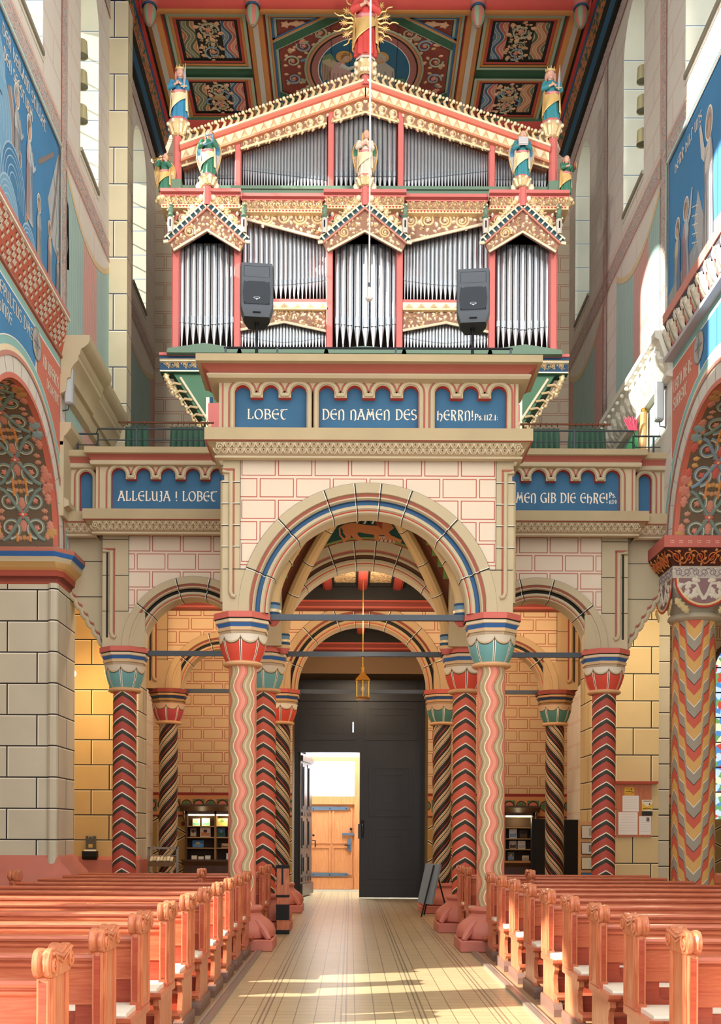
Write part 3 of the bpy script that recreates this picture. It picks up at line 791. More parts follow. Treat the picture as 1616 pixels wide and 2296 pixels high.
for k in range(7): p.rib([(-.16 + .07 * k, 5.98), (-.10 + .07 * k, 6.10 + .02 * (k % 2))], .03, ML, M_BLACK if k % 2 else M_HILITE, .005)
p.blob([(.20, 5.60), (.52, 5.60), (.52, 5.76), (.20, 5.76)], ML, flat('d9c3a0', .8), .006)
for k in range(4): p.rib([(.22 + .075 * k, 5.62), (.28 + .075 * k, 5.74)], .012, ML, M_RED, .008); p.rib([(.28 + .075 * k, 5.62), (.22 + .075 * k, 5.74)], .012, ML, M_RED, .008)
ML = ML0
obj('painted_lion', p, G, label='orange lion painted on a dark green field above the inner porch arch')
p = MB(); letters(p, 'SA', -.72, -.56, 5.70, .09, ML, M_LETTER)
obj('lion_inscription', p, G, label='pale letters left of the lion')
p = MB()
for k, c in enumerate('ARCUS'): letters(p, c, .50 + .03 * k, .56 + .03 * k, 5.86 - .072 * k, .06, ML, M_LETTER)
obj('lion_inscription', p, G)
# ribs and corner shafts
p = MB(); c5 = Vector((0, 14.485, VZ0 + VH - .03))
for sx in (-1, 1):
    for y1 in (VY0 + .06, VY1 - .06):
        pts = [Vector((sx * (VA - .02), y1, 4.16))]
        for i in range(25):
            f = (i / 24) ** 1.5
            pts.append(Vector((sx * (VA - .02) * (1 - f), y1 + (14.485 - y1) * f, VZ0 + (VH - .04) * f ** .66)))
        p.tube(pts, .085, flat('c9a978', .8), 10)
        for i in (7, 12, 17): p.tube([pts[i] + (pts[i] - pts[i + 1]).normalized() * .006, pts[i] + (pts[i + 1] - pts[i]).normalized() * .006], .089, M_LINE, 10); p.tube([pts[i] + (pts[i + 1] - pts[i]).normalized() * .006, pts[i] + (pts[i + 1] - pts[i]).normalized() * .014], .089, M_HILITE, 10)
        x, y = sx * (VA - .02), y1
        p.lathe([(.0, 4.02), (.04, 4.03), (.10, 4.10), (.11, 4.13), (.095, 4.15), (.095, 4.19), (.10, 4.20), (.10, 4.22), (.09, 4.23), (.09, 4.28), (.095, 4.29), (.09, 4.31)], (x, y, 0), 16, None, [M_PINK, M_PINK, M_GOLD, M_GOLD, M_DKBLUE, M_GOLD, M_GOLD, M_GOLD, flat('6a8aa0', .7), M_DKBLUE, M_DKBLUE])
obj('vault_ribs', p, G)

# ---- second row: wall with three arches
def row_wall(y, zc, zt, Rc, Rw, brick, stone, groove, brown, xe, name, thick=.36, zm=4.64):
    p = MB(); zs = zc
    o = [(-xe, zs)] + half(-2.5, zs, Rw + .20, 24) + half(0, zs, Rc + .245) + half(2.5, zs, Rw + .20, 24) + [(xe, zs), (xe, zt), (-xe, zt)]
    p.plate(o, [], 'y', y, y + thick, brick, stone)
    arch_mould(p, 0, zs, Rc - .005, y - .01, thick, stone, groove, brown)
    for s in (-1, 1):
        arch_mould(p, s * 2.5, zs, Rw - .005, y - .011, thick, stone, M_LINE, brown, .84, None, (38, 76, 104, 142), 32)
        a, b = sorted((s * (xe - .38), s * xe)); p.box(a, b, y - .009, y + .2, zs, zt - .1, stone)
        p.box(*sorted((s * (xe - .383), s * (xe - .379))), y - .013, y, zm, zt - .1, M_LINE)
        p.box(*sorted((s * 1.28, s * 1.68)), y - .008, y + .2, zs, zs + .5, stone)
        p.box(*sorted((s * (xe - .62), s * xe)), y - .008, y + .2, zs, zs + .5, stone)
        x = s * (xe - .13)
        p.tube([(x - s * .07, y - .02, zs + .14), (x - s * .02, y - .02, zs + .16), (x, y - .02, zs + .22), (x, y - .02, zt - .5), (x + s * .12, y - .02, zt - .48)], .030, stone, 10)
        p.box(*sorted((x - s * .055, x - s * .028)), y - .014, y, zs + .18, zt - .46, brown)
        p.box(*sorted((x - s * .055, x + s * .13)), y - .014, y, zt - .468, zt - .44, brown)
        p.box(*sorted((x + s * .045, x + s * .075)), y - .012, y, zs + .14, zt - .5, M_LINE)
        for k in (0, 1, 2):
            zz = zs + .52 + k * .52
            if zz < zt - .2: p.box(*sorted((s * (xe - .38), s * xe)), y - .0135, y, zz, zz + .008, M_LINE)
    return p
obj('second_row_wall', row_wall(15.58, 4.12, 6.0, 1.215, .74, M_WHITEBRICK, M_STONE, flat('5a3a24', .7), BROWN, 3.82, ''), G)
ST3 = Mt('sandstone_inner_row', .8).done('b89a70', .10, 2.0, .1)
obj('third_row_wall', row_wall(19.15, 4.0, 6.3, 1.17, .72, M_TANBRICK, ST3, M_LINE, flat('8a3f30', .7), 3.86, '', .36, 4.5), G)
# scalloped corbel brackets against the nave walls
for s in (-1, 1):
    p = MB()
    pts = [(s * 3.80, 5.98), (s * 3.80, 4.16)]
    n = 6
    for k in range(n):
        x0 = 3.82 + .085 * k; z0 = 4.16 + .135 * k
        pts += [(s * (x0 + .085 * math.sin(PI / 2 * i / 4)), z0 + .135 * (1 - math.cos(PI / 2 * i / 4))) for i in range(0, 5)]
    pts += [(s * 4.33, 5.0), (s * 4.33, 5.98)]
    p.plate(pts, [], 'y', 15.72, 16.06, M_STONE, M_STONE)
    for (dd, m_, r_) in ((.0, M_STONE, .035), (.06, BROWN, .016)):
        q = []
        for k in range(n):
            x0 = 3.82 + .085 * k; z0 = 4.16 + .135 * k + dd
            q += [(s * (x0 + .085 * math.sin(PI / 2 * i / 4)), 15.715, z0 + .135 * (1 - math.cos(PI / 2 * i / 4))) for i in range(0, 5)]
        p.tube(q, r_, m_, 8)
    for zz in (4.88, 5.40): p.box(*sorted((s * 3.82, s * 4.33)), 15.712, 15.73, zz, zz + .008, M_LINE)
    obj('corbel_bracket', p, G)
# small corbels of the third row
for s in (-1, 1):
    p = MB()
    p.plate([(s * 3.84, 6.2), (s * 3.84, 4.02), (s * 3.92, 4.12), (s * 3.95, 4.3), (s * 4.05, 4.4), (s * 4.15, 4.6), (s * 4.33, 4.7), (s * 4.33, 6.2)], [], 'y', 19.2, 19.6, ST3)
    obj('inner_corbel', p, G)

# ---- gallery slab and the coffered wooden ceiling below it
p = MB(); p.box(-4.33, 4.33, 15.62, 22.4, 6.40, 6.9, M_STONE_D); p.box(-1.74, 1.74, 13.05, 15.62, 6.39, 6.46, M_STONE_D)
obj('gallery_floor', p, G)
fo = Mt('coffer_foliage', .8); nz = fo.noise(14, 3.0, None, 2.0)
M_FOL = fo.done(fo.ramp(nz, [(0, 'd3b184'), (.52, 'd3b184'), (.55, '3c5636'), (.62, 'a84a34'), (.66, 'd3b184')]), .04)
M_COF = flat('d3b184', .8)
def coffer(y0, y1, z):
    p = MB()
    xs = [-4.3 + .614 * k for k in range(15)]
    for k in range(14):
        cen = k % 2 == 1
        p.poly([(xs[k], y0, z), (xs[k + 1], y0, z), (xs[k + 1], y1, z), (xs[k], y1, z)], M_FOL if k in (6, 7, 3, 10) else M_COF)
        p.box(xs[k] - .005, xs[k + 1] + .005, y1 - .42, y1 - .36, z - .06, z + .02, M_BLACK)
    for x in xs:
        p.box(x - .12, x - .08, y0, y1 - .3, z - .05, z, M_BLACK); p.box(x + .08, x + .12, y0, y1 - .3, z - .05, z, M_BLACK)
        p.box(x - .08, x + .08, y0, y1 - .3, z - .10, z, flat('8a352c', .6)); p.box(x - .05, x + .05, y0, y1 - .3, z - .115, z - .09, flat('8d2f26', .6))
    p.box(-4.3, 4.3, y1 - .34, y1, z - .28, z, M_BLACK)
    p.tube([(-4.3, y1 - .26, z - .26), (4.3, y1 - .26, z - .26)], .05, flat('a34838', .5), 10)
    p.box(-4.3, 4.3, y1 - .2, y1, z - .42, z - .26, flat('7a3226', .6)); p.box(-4.3, 4.3, y1 - .22, y1, z - .40, z - .37, flat('a8503e', .6))
    return p
obj('coffered_ceiling', coffer(15.94, 19.15, 5.81), G)
obj('coffered_ceiling', coffer(19.52, 22.4, 5.64), G)
# iron tie rods
for (x0, x1, y, z) in ((-1.22, 1.22, 13.28, 4.105), (-1.2, 1.2, 15.8, 4.07), (-3.3, -1.75, 15.8, 4.07), (1.75, 3.3, 15.8, 4.07), (-1.2, 1.2, 19.4, 3.99), (-3.3, -1.75, 19.4, 3.99), (1.75, 3.3, 19.4, 3.99)):
    p = MB(); p.box(x0, x1, y - .03, y + .03, z - .035, z + .035, M_IRON)
    obj('tie_rod', p, G)

# ---- parapets
RD = flat('cf4a34', .6); COVE = flat('b5685a', .7)
def arcade(xa, n, op, co, zb, zs, zc, d=0.0):
    r = op / 2 + d; P = [(xa - d, zb)]
    for k in range(n):
        cx = xa + op / 2 + k * (op + co)
        P += [(cx - r * math.cos(PI * i / 12), zs + r * math.sin(PI * i / 12)) for i in range(13)]
        if k < n - 1: P += [(cx + r, zc + d), (cx + op + co - r, zc + d)]
    P.append((xa + n * op + (n - 1) * co + d, zb))
    return P
def scale_frieze(mb, x0, x1, ya, za, yb, zb, pitch, m0):
    # two rows of overlapping scales on a slope from (ya,za) top/front to (yb,zb) bottom/back
    def M(u, v, h): return Vector((u, ya + (yb - ya) * v - h * .9, za + (zb - za) * v - h * .3))
    n = int((x1 - x0) / pitch); pt = (x1 - x0) / n
    H = math.hypot(yb - ya, zb - za)
    for row, v0 in ((0, .04), (1, .46)):
        for k in range(n + (row == 0)):
            cx = x0 + pt * (k + (.5 if row else 0)); 
            if cx - pt / 2 < x0 - 1e-4 or cx + pt / 2 > x1 + 1e-4: continue
            ar = [(cx - pt * .46 * math.cos(PI * i / 8), v0 + .42 * math.sin(PI * i / 8)) for i in range(9)]
            mb.blob(ar, M, M_STONE, .006, .006)
            mb.rib(ar, pt * .13, M, flat('e3d6b6', .8), .010)
            mb.blob([(cx, v0 + .03), (cx + pt * .08, v0 + .14), (cx, v0 + .21), (cx - pt * .08, v0 + .14)], M, flat('6b2f22', .8), .016)
def parapet(x0, x1, yf, dep, zt, zb, pans, op, co, mitre, cop, parent, niche=False):
    # zt: top of face, zb: bottom of face; pans: list of (xa, n)
    out = []
    p = MB(); zs = zt - .165; zc = zs - .055; pb = zb + .035
    outer = [(x0, zb), (x1, zb), (x1, zt), (x0, zt)]
    holes = [arcade(xa, n, op, co, pb, zs, zc) for xa, n in pans]
    p.plate(outer, holes, 'y', yf, yf + .12, M_STONE, [M_STONE] + [RD] * len(holes))
    p.box(x0, x1, yf + .119, yf + dep, zb, zt, M_STONE)
    for xa, n in pans:
        xb = xa + n * op + (n - 1) * co
        p.tube([(u, yf - .002, v) for u, v in arcade(xa, n, op, co, pb - .03, zs, zc, .032)], .026, M_STONE, 8)
        p.rib(arcade(xa, n, op, co, pb - .03, zs, zc, .070), .020, MY(yf), BROWN, .004)
        p.extr([(yf + .1, pb + .02), (yf - .01, pb - .015), (yf - .01, pb - .035), (yf + .1, pb - .035)], 'x', xa - .02, xb + .02, flat('d3c8b4', .8))
    for x in (x0 + .045, x1 - .045):
        p.box(x - .010, x + .010, yf - .004, yf + .01, zb + .04, zt - .05, BROWN)
    out.append(obj('parapet', p, parent))
    # coping, base slab and scale frieze with mitred returns
    L_, R_ = mitre
    path = ([(x0, yf + dep)] if L_ else []) + [(x0, yf), (x1, yf)] + ([(x1, yf + dep)] if R_ else [])
    p = MB()
    prof = [(-.3, zt + .20), (.25, zt + .20), (.25, zt + .115), (.20, zt + .105), (.10, zt + .035), (.13, zt + .02), (.135, zt - .0), (.11, zt - .03), (.0, zt - .045)]
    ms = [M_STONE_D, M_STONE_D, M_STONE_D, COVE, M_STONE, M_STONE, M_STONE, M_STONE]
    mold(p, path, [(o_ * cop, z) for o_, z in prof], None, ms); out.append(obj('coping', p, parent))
    p = MB()
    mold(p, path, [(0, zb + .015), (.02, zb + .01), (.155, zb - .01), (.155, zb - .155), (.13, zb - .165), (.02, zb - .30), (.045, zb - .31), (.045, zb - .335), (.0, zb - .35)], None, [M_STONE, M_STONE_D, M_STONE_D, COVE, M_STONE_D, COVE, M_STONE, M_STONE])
    scale_frieze(p, x0 - (.06 if L_ else 0), x1 + (.06 if R_ else 0), yf - .125, zb - .17, yf - .022, zb - .297, .093, M_STONE)
    for x, on in ((x0, L_), (x1, R_)):
        if on:
            sg = 1 if x == x0 else -1
            q = [(x + sg * .02 + .05 * (1 - i / 20) * math.cos(i * .6), yf - .085 - .035, zb - .232 + .05 * (1 - i / 20) * math.sin(i * .6)) for i in range(20)]
            p.tube(q, .009, M_STONE, 6)
    out.append(obj('scale_frieze', p, parent))
    for xa, n in pans:
        xb = xa + n * op + (n - 1) * co
        p = MB(); p.box(xa - .02, xb + .02, yf + .085, yf + .118, pb - .02, zt - .03, M_BLUE)
        out.append(obj('blue_panel', p, parent, label='recessed blue panel'))
    return out
parapet(-1.81, 1.81, 12.95, .62, 6.92, 6.29, [(-1.62, 3), (-.605, 4), (.80, 3)], .19, .15, (True, True), 1.0, G)
for s in (-1, 1):
    if s < 0:
        parapet(-3.88, -1.75, 15.40, .5, 6.73, 6.05, [(-3.66, 5)], .21, .146, (True, False), .55, G)
        parapet(-4.33, -3.88, 15.53, .45, 6.73, 6.05, [(-4.15, 1)], .19, .15, (False, False), .5, G)
    else:
        parapet(1.75, 3.88, 15.40, .5, 6.73, 6.05, [(2.026, 5)], .21, .146, (False, True), .55, G)
        parapet(3.88, 4.33, 15.53, .45, 6.73, 6.05, [(3.96, 1)], .19, .15, (False, False), .5, G)
LT = MY(13.035)
for tx, x0, x1, z0, hg, wt in (('LOBET', -1.475, -.985, 6.47, .118, .15), ('DEN NAMEN DES', -.565, .585, 6.47, .122, .15), ('HERRN!', .83, 1.275, 6.47, .115, .15), ('Ps.112.1:', 1.29, 1.575, 6.47, .07, .2)):
    inscription(G, tx, x0, x1, z0, hg, LT, M_LETTER, 'pale lettering %s on the middle parapet', wt)
LT = MY(15.485)
for tx, x0, x1, z0, hg, wt in (('ALLELUJA ! LOBET', -3.58, -2.15, 6.225, .135, .15), ('NAMEN GIB DIE EHRE!', 1.98, 3.50, 6.225, .135, .15), ('Ps.', 3.52, 3.62, 6.30, .07, .2), ('113.9.', 3.52, 3.64, 6.21, .055, .2)):
    inscription(G, tx, x0, x1, z0, hg, LT, M_LETTER, 'pale lettering %s on a wing parapet', wt)
# side walls of the projecting centre above the slab
p = MB()
for s in (-1, 1): p = MB(); p.box(*sorted((s * 1.6, s * 1.76)), 13.5, 15.7, 6.0, 6.7, M_STONE); obj('parapet_return', p, G)

# ---- railings on the parapets
def railing(name, pts, posts, z0, zs, label, r=.014):
    p = MB()
    t = thing(name, label, 'railing', (pts[0][0], pts[0][1], z0))
    for z in zs:
        p = MB(); p.tube([(x, y, z) for x, y in pts], r if z == zs[0] else r * .6, M_IRON if z0 < 7 else M_DARKIRON, 8); obj('rail', p, t)
    for (x, y) in posts:
        p = MB(); p.box(x - .012, x + .012, y - .012, y + .012, z0, zs[0], M_IRON); obj('post', p, t)
    return t
railing('parapet_railing', [(-1.74, 12.84), (1.72, 12.84)], [(-1.72, 12.84), (-1.1, 12.84), (.32, 12.84), (1.7, 12.84)], 7.12, [7.25], 'low dark rail along the middle parapet in front of the pipes')
railing('parapet_railing', [(-4.3, 15.62), (-3.93, 15.62), (-3.86, 15.42), (-1.9, 15.42)], [(-4.2, 15.62), (-3.9, 15.6), (-3.3, 15.42), (-2.3, 15.42)], 6.93, [7.24, 7.08], 'thin iron railing on the left gallery wing')
railing('parapet_railing', [(4.3, 15.62), (3.93, 15.62), (3.86, 15.42), (1.9, 15.42)], [(4.2, 15.62), (3.9, 15.6), (3.0, 15.42), (2.2, 15.42)], 6.93, [7.24, 7.08], 'thin iron railing on the right gallery wing')
# ================================================================ COLUMNS
def mat_bowl(name, c1, c2='e6dcc8'):
    m = Mt(name, .6); u, v = m.uv()
    p = (((u * 8.0).frac() - .5).abs()) * 2.0
    zb = ((p * p) * -1.0 + 1.0).mx(0.0).sqrt() * -.09 - .285
    d = v - zb
    cc = m.mix(d.gt(0), c1, c2)
    cc = m.mix((d.lt(0))._m('MULTIPLY', p.gt(.955)), cc, '3a342c')
    cc = m.mix((d.lt(0))._m('MULTIPLY', (p - .90).abs().lt(.05)), cc, 'efe6d0')
    cc = m.mix(d.abs().lt(.007), cc, '4a4238')
    cc = m.mix((d - .016).abs().lt(.010), cc, 'cdb48c')
    return m.done(cc, .04)
B_RED = mat_bowl('capital_red_leaves', 'd9503c'); B_TEAL = mat_bowl('capital_teal_leaves', '6fa6a4', 'd8cbb4')
B_GREEN = mat_bowl('capital_green_leaves', '4f8076', 'c9a888'); B_DRED = mat_bowl('capital_dull_red_leaves', 'b8484a', 'd0ab8c')
def mat_wavy():
    m = Mt('wavy_band_paint', .55); u, v = m.uv()
    f = (u * 5.0 + ((v * (2 * PI / .37)).sin()) * .155 + .18).frac()
    cc = m.ramp(f, [(0, 'f3e4c0'), (.035, 'b39e78'), (.24, 'cdb993'), (.33, 'b39e78'), (.45, '3f3428'), (.475, 'd07a62'), (.62, 'e2917a'), (.82, 'd8826a'), (.97, 'f3e4c0')], True)
    return m.done(cc, .05)
def mat_chev(base, rise=.155, per=.185):
    m = Mt('chevron_paint_' + base, .55); u, v = m.uv()
    w_ = ((v + u.ping(.25) * (-1 * 0.0) + (u + 0.0).ping(.25) * (rise / .25) + 5.0) / per).frac()
    cc = m.ramp(w_, [(0, base), (.52, '3b372d'), (.84, 'f0e6cc'), (.93, base)])
    return m.done(cc, .06)
def mat_spiral(sg, dark, dim=1.0, tw=1.05):
    m = Mt('spiral_paint_%s_%d' % (dark, sg > 0), .55); u, v = m.uv()
    w_ = ((v + u * (sg * tw) + 8.0) / .35).frac()
    cc = m.ramp(w_, [(0, dark), (.22, 'efe2c4'), (.245, dark), (.30, 'efe2c4'), (.325, 'b39468'), (.45, 'efe2c4'), (.47, dark), (.55, 'e9d7ae'), (.58, 'b39468'), (.66, 'efe2c4'), (.69, dark), (.88, 'c8443a'), (.92, dark)])
    return m.done(cc, .05)
def mat_zig():
    m = Mt('stepped_zigzag_paint', .55); u, v = m.uv()
    t = (u * 3.0 + .365).ping(.5) * 2.0
    g = m.curve(t, [(0, 0.0), (.30, .15), (.42, .46), (.66, .56), (.78, .87), (1, 1.0)])
    w_ = ((v - g * .74 + 5.0) / .475).frac()
    cc = m.ramp(w_, [(0, '241f1a'), (.025, '9b9280'), (.34, 'efe6d0'), (.37, 'd3a45c'), (.70, 'c85a42')])
    return m.done(cc, .05)
NECK = flat('d9a878', .6)
def column(loc, ztop, k, shaft_m, bowl_m, label, group, band=('cf6a5c', 'e0cba8', '3a6aa8', 'd9b88c', 'c4ac8c', 'c8503c')):
    c = thing('painted_column', label, 'column', loc, group)
    L0 = loc
    def w_(z): return z
    f = [flat(x, .6) for x in band]
    b = MB()
    prof = [(.373, 0), (.373, -.095), (.352, -.11), (.357, -.155), (.340, -.165), (.312, -.225), (.328, -.235), (.322, -.28), (.304, -.292), (.300, -.338), (.292, -.35)]
    ms = [f[0], M_LINE, f[1], f[1], f[2], f[3], f[3], f[4], f[4], f[5]]
    C = (loc[0], loc[1], ztop)
    b.lathe([(r * k, z * k * .78) for r, z in prof], C, 8, None, ms, PI / 8)
    b.poly([(loc[0] + .373 * k * math.sin(PI / 8 + i * PI / 4), loc[1] + .373 * k * math.cos(PI / 8 + i * PI / 4), ztop) for i in range(8)], f[0])
    obj('abacus', b, c)
    b = MB()
    bl = [(.306, -.262), (.298, -.29), (.292, -.34), (.280, -.40), (.258, -.47), (.232, -.53), (.205, -.58)]
    b2 = MB(); b2.lathe(bl, (0, 0, 0), 40, bowl_m)
    b.v = [Vector((loc[0] + q.x * k, loc[1] + q.y * k, ztop + q.z * k)) for q in b2.v]; b.f = b2.f; b.m = b2.m; b.uv = b2.uv; b.mats = b2.mats
    obj('capital', b, c)
    b = MB(); b.lathe([(.18, -.575), (.215, -.577), (.238, -.590), (.244, -.607), (.236, -.624), (.215, -.636), (.17, -.638)] if k == 1 else [(r * k, z * k) for r, z in [(.18, -.575), (.215, -.577), (.238, -.590), (.244, -.607), (.236, -.624), (.215, -.636), (.17, -.638)]], C, 32, NECK)
    obj('neck_ring', b, c)
    b = MB(); rr = .172 * k
    b.lathe([(rr, .52), (rr, 1.2), (rr, 2.4), (rr, ztop - .63 * k)], (loc[0], loc[1], 0), 48, shaft_m)
    obj('shaft', b, c)
    b = MB()
    b.bbox(loc[0] - .41, loc[0] + .41, loc[1] - .41, loc[1] + .41, 0, .14, M_PINKSTONE, .012)
    b.lathe([(.36, .13), (.41, .16), (.425, .22), (.40, .29), (.345, .35), (.275, .40), (.245, .43), (.235, .45), (.25, .47), (.262, .49), (.255, .515), (.225, .53), (.19, .535), (.15, .54)], (loc[0], loc[1], 0), 36, M_PINKSTONE)
    for i in range(4):
        a = PI / 4 + i * PI / 2
        b.tube([(loc[0] + .30 * math.cos(a), loc[1] + .30 * math.sin(a), .33), (loc[0] + .42 * math.cos(a), loc[1] + .42 * math.sin(a), .24), (loc[0] + .52 * math.cos(a), loc[1] + .52 * math.sin(a), .14)], [.07, .06, .03], M_PINKSTONE, 8)
    obj('base', b, c)
    return c
WAVY = mat_wavy(); CH1 = mat_chev('b04a3a'); CH2 = mat_chev('d2614a')
SPL = mat_spiral(1, '2c2014', 1, 1.2); SPR = mat_spiral(-1, '2c2014', 1, 1.2)
IB = ('c05a4a', 'd0ac80', '2f5288', 'c9a070', 'b8946c', 'a8402e'); OB = ('8c3c30', 'b88a5c', '2a3f5c', 'a8804e', '9a744c', '8a3020')
column((-1.543, 13.3, 0), 4.12, 1, WAVY, B_RED, 'front left porch column with pink and tan wavy bands under a red capital', 'wavy porch columns')
column((1.543, 13.3, 0), 4.12, 1, WAVY, B_TEAL, 'front right porch column with pink and tan wavy bands under a teal capital', 'wavy porch columns')
column((-1.475, 15.78, 0), 4.12, 1, CH2, B_TEAL, 'red chevron column with teal capital just behind the left wavy column', 'chevron columns')
column((1.475, 15.78, 0), 4.12, 1, CH2, B_RED, 'red chevron column with red capital just behind the right wavy column', 'chevron columns')
column((-3.53, 15.78, 0), 4.12, 1, CH1, B_TEAL, 'dark red chevron column with teal capital under the left gallery wing', 'chevron columns')
column((3.53, 15.78, 0), 4.12, 1, CH1, B_RED, 'dark red chevron column with red capital under the right gallery wing', 'chevron columns')
column((-1.46, 19.4, 0), 4.0, .98, SPR, B_RED, 'dark spiral striped column left of the portal with a red capital', 'spiral columns', IB)
column((1.46, 19.4, 0), 4.0, .98, SPL, B_GREEN, 'dark spiral striped column right of the portal with a green capital', 'spiral columns', IB)
column((-3.50, 19.4, 0), 4.0, .98, SPL, B_DRED, 'dark spiral striped column by the left pamphlet rack with a dull red capital', 'spiral columns', OB)
column((3.50, 19.4, 0), 4.0, .98, SPR, B_GREEN, 'dark spiral striped column in front of the black boards on the right', 'spiral columns', OB)

# ---- thick nave column on the right
c = thing('nave_column', 'thick column with stepped zigzag stripes in grey, ochre and red at the right edge', 'column', (4.76, 15.5, 0))
ZX, ZY = 4.76, 15.5
b = MB(); b.lathe([(.31, .6), (.308, 2), (.302, 4.50)], (ZX, ZY, 0), 64, mat_zig()); obj('shaft', b, c)
b = MB(); b.lathe([(.29, 4.48), (.33, 4.49), (.365, 4.52), (.37, 4.55), (.355, 4.58), (.30, 4.59)], (ZX, ZY, 0), 40, flat('b5ab94', .7)); obj('neck_ring', b, c)
b = MB()
rows = []
CUS = flat('a9a190', .75); 
for i in range(13):
    t = i / 12; z = 4.585 + .46 * t; q = min(1, t * 1.35); rr = .31 + (.43 - .31) * math.sin(PI / 2 * q)
    row = []
    for j in range(48):
        a = 2 * PI * j / 48; ca, sa = math.cos(a), math.sin(a); sq = 1 / max(abs(ca), abs(sa)); k = q ** 1.6
        R_ = rr * ((1 - k) + k * min(sq, 1.38)); row.append((ZX + R_ * ca, ZY + R_ * sa, z))
    rows.append(row)
b.grid(rows, CUS, True); obj('capital', b, c, label='cushion capital')
b = MB()
def MF(u, v, h): return Vector((ZX + u, ZY - .432 - h, 5.04 + v))
def MS(u, v, h): return Vector((ZX - .432 - h, ZY + u, 5.04 + v))
for M in (MF, MS):
    hd = [(.40 * math.cos(-PI * i / 24), .40 * math.sin(-PI * i / 24)) for i in range(25)]
    b.blob(hd, M, flat('8a6a6c', .8), .004)
    b.rib(hd, .03, M, M_RED, .006, .012); b.rib([(x * .93, y * .93) for x, y in hd], .035, M, flat('d9c08c', .7), .006, .010)
    for s in (-1, 1):
        b.rib([(0, -.30), (s * .06, -.20), (s * .10, -.08), (s * .22, -.06), (s * .30, -.10)], [.05, .05, .04, .04, .02], M, flat('cfc6b4', .7), .006, .014)
        for (x, y, a) in ((.10, -.12, -1.2), (.18, -.06, -.9), (.28, -.08, -.4), (.06, -.22, -.2), (.20, -.16, -.9), (.05, -.04, .2), (.12, -.26, .1)):
            leaf(b, s * x, y, a if s > 0 else PI - a, .13, .08, M, flat('d3c9b6', .7), .008, .014)
    for s in (-1, 1):
        for k in range(3): leaf(b, s * (.40 - .05 * k), -.28 - .05 * k, (-2.2 if s > 0 else -.9), .14, .10, M, flat('c2ad7c', .7), .004, .016)
obj('carved_leaves', b, c)
b = MB()
b.box(ZX - .44, ZX + .44, ZY - .44, ZY + .44, 5.04, 5.21, flat('b9b0a2', .75))
for M, z0 in ((lambda u, v, h: Vector((ZX + u, ZY - .441 - h, v)), 0), (lambda u, v, h: Vector((ZX - .441 - h, ZY + u, v)), 0)):
    strip_scroll(b, -.42, .42, 5.06, 5.19, M, (flat('8d7f86', .7), flat('d6cdbe', .7), flat('d6cdbe', .7)), 0, .008)
obj('carved_band', b, c)
b = MB(); e0, e1 = .44, .60
for (ax_, sg) in (('y', -1), ('x', -1), ('x', 1)):
    if ax_ == 'y': b.poly([(ZX - e0, ZY - e0, 5.21), (ZX + e0, ZY - e0, 5.21), (ZX + e1, ZY - e1, 5.43), (ZX - e1, ZY - e1, 5.43)], flat('4a2018', .7))
    else: b.poly([(ZX + sg * e0, ZY - e0, 5.21), (ZX + sg * e0, ZY + e0, 5.21), (ZX + sg * e1, ZY + e1, 5.43), (ZX + sg * e1, ZY - e1, 5.43)], flat('4a2018', .7))
for M in (lambda u, v, h: Vector((ZX + u * (e0 + (e1 - e0) * v) / .5, ZY - (e0 + (e1 - e0) * v) - h, 5.21 + .22 * v - h * .6)), lambda u, v, h: Vector((ZX - (e0 + (e1 - e0) * v) - h, ZY + u * (e0 + (e1 - e0) * v) / .5, 5.21 + .22 * v - h * .6))):
    Mq = lambda u, v, h, M=M: M(u, v / .22, h)
    strip_scroll(b, -.48, .48, .02, .20, Mq, (flat('c9783c', .6), M_RED, flat('cf8f54', .6)), .004, .016)
obj('abacus_frieze', b, c)
b = MB(); b.bbox(ZX - .61, ZX + .61, ZY - .61, ZY + .61, 5.43, 5.60, flat('c0685c', .7), .006)
for i in range(9):
    for (dx, dz) in ((0, 0), (.02, 0), (0, .025), (.02, .025), (.04, 0), (.04, .025)):
        x = ZX - .52 + .125 * i + dx; b.box(x - .006, x + .006, ZY - .614, ZY - .60, 5.49 + dz, 5.502 + dz, flat('e2b8a0', .7))
obj('abacus', b, c)
b = MB(); b.bbox(ZX - .5, ZX + .5, ZY - .5, ZY + .5, 0, .2, M_PINKSTONE, .02); b.lathe([(.45, .2), (.48, .28), (.46, .38), (.36, .45), (.34, .5), (.38, .55), (.36, .6), (.30, .62)], (ZX, ZY, 0), 40, M_PINKSTONE)
obj('base', b, c)
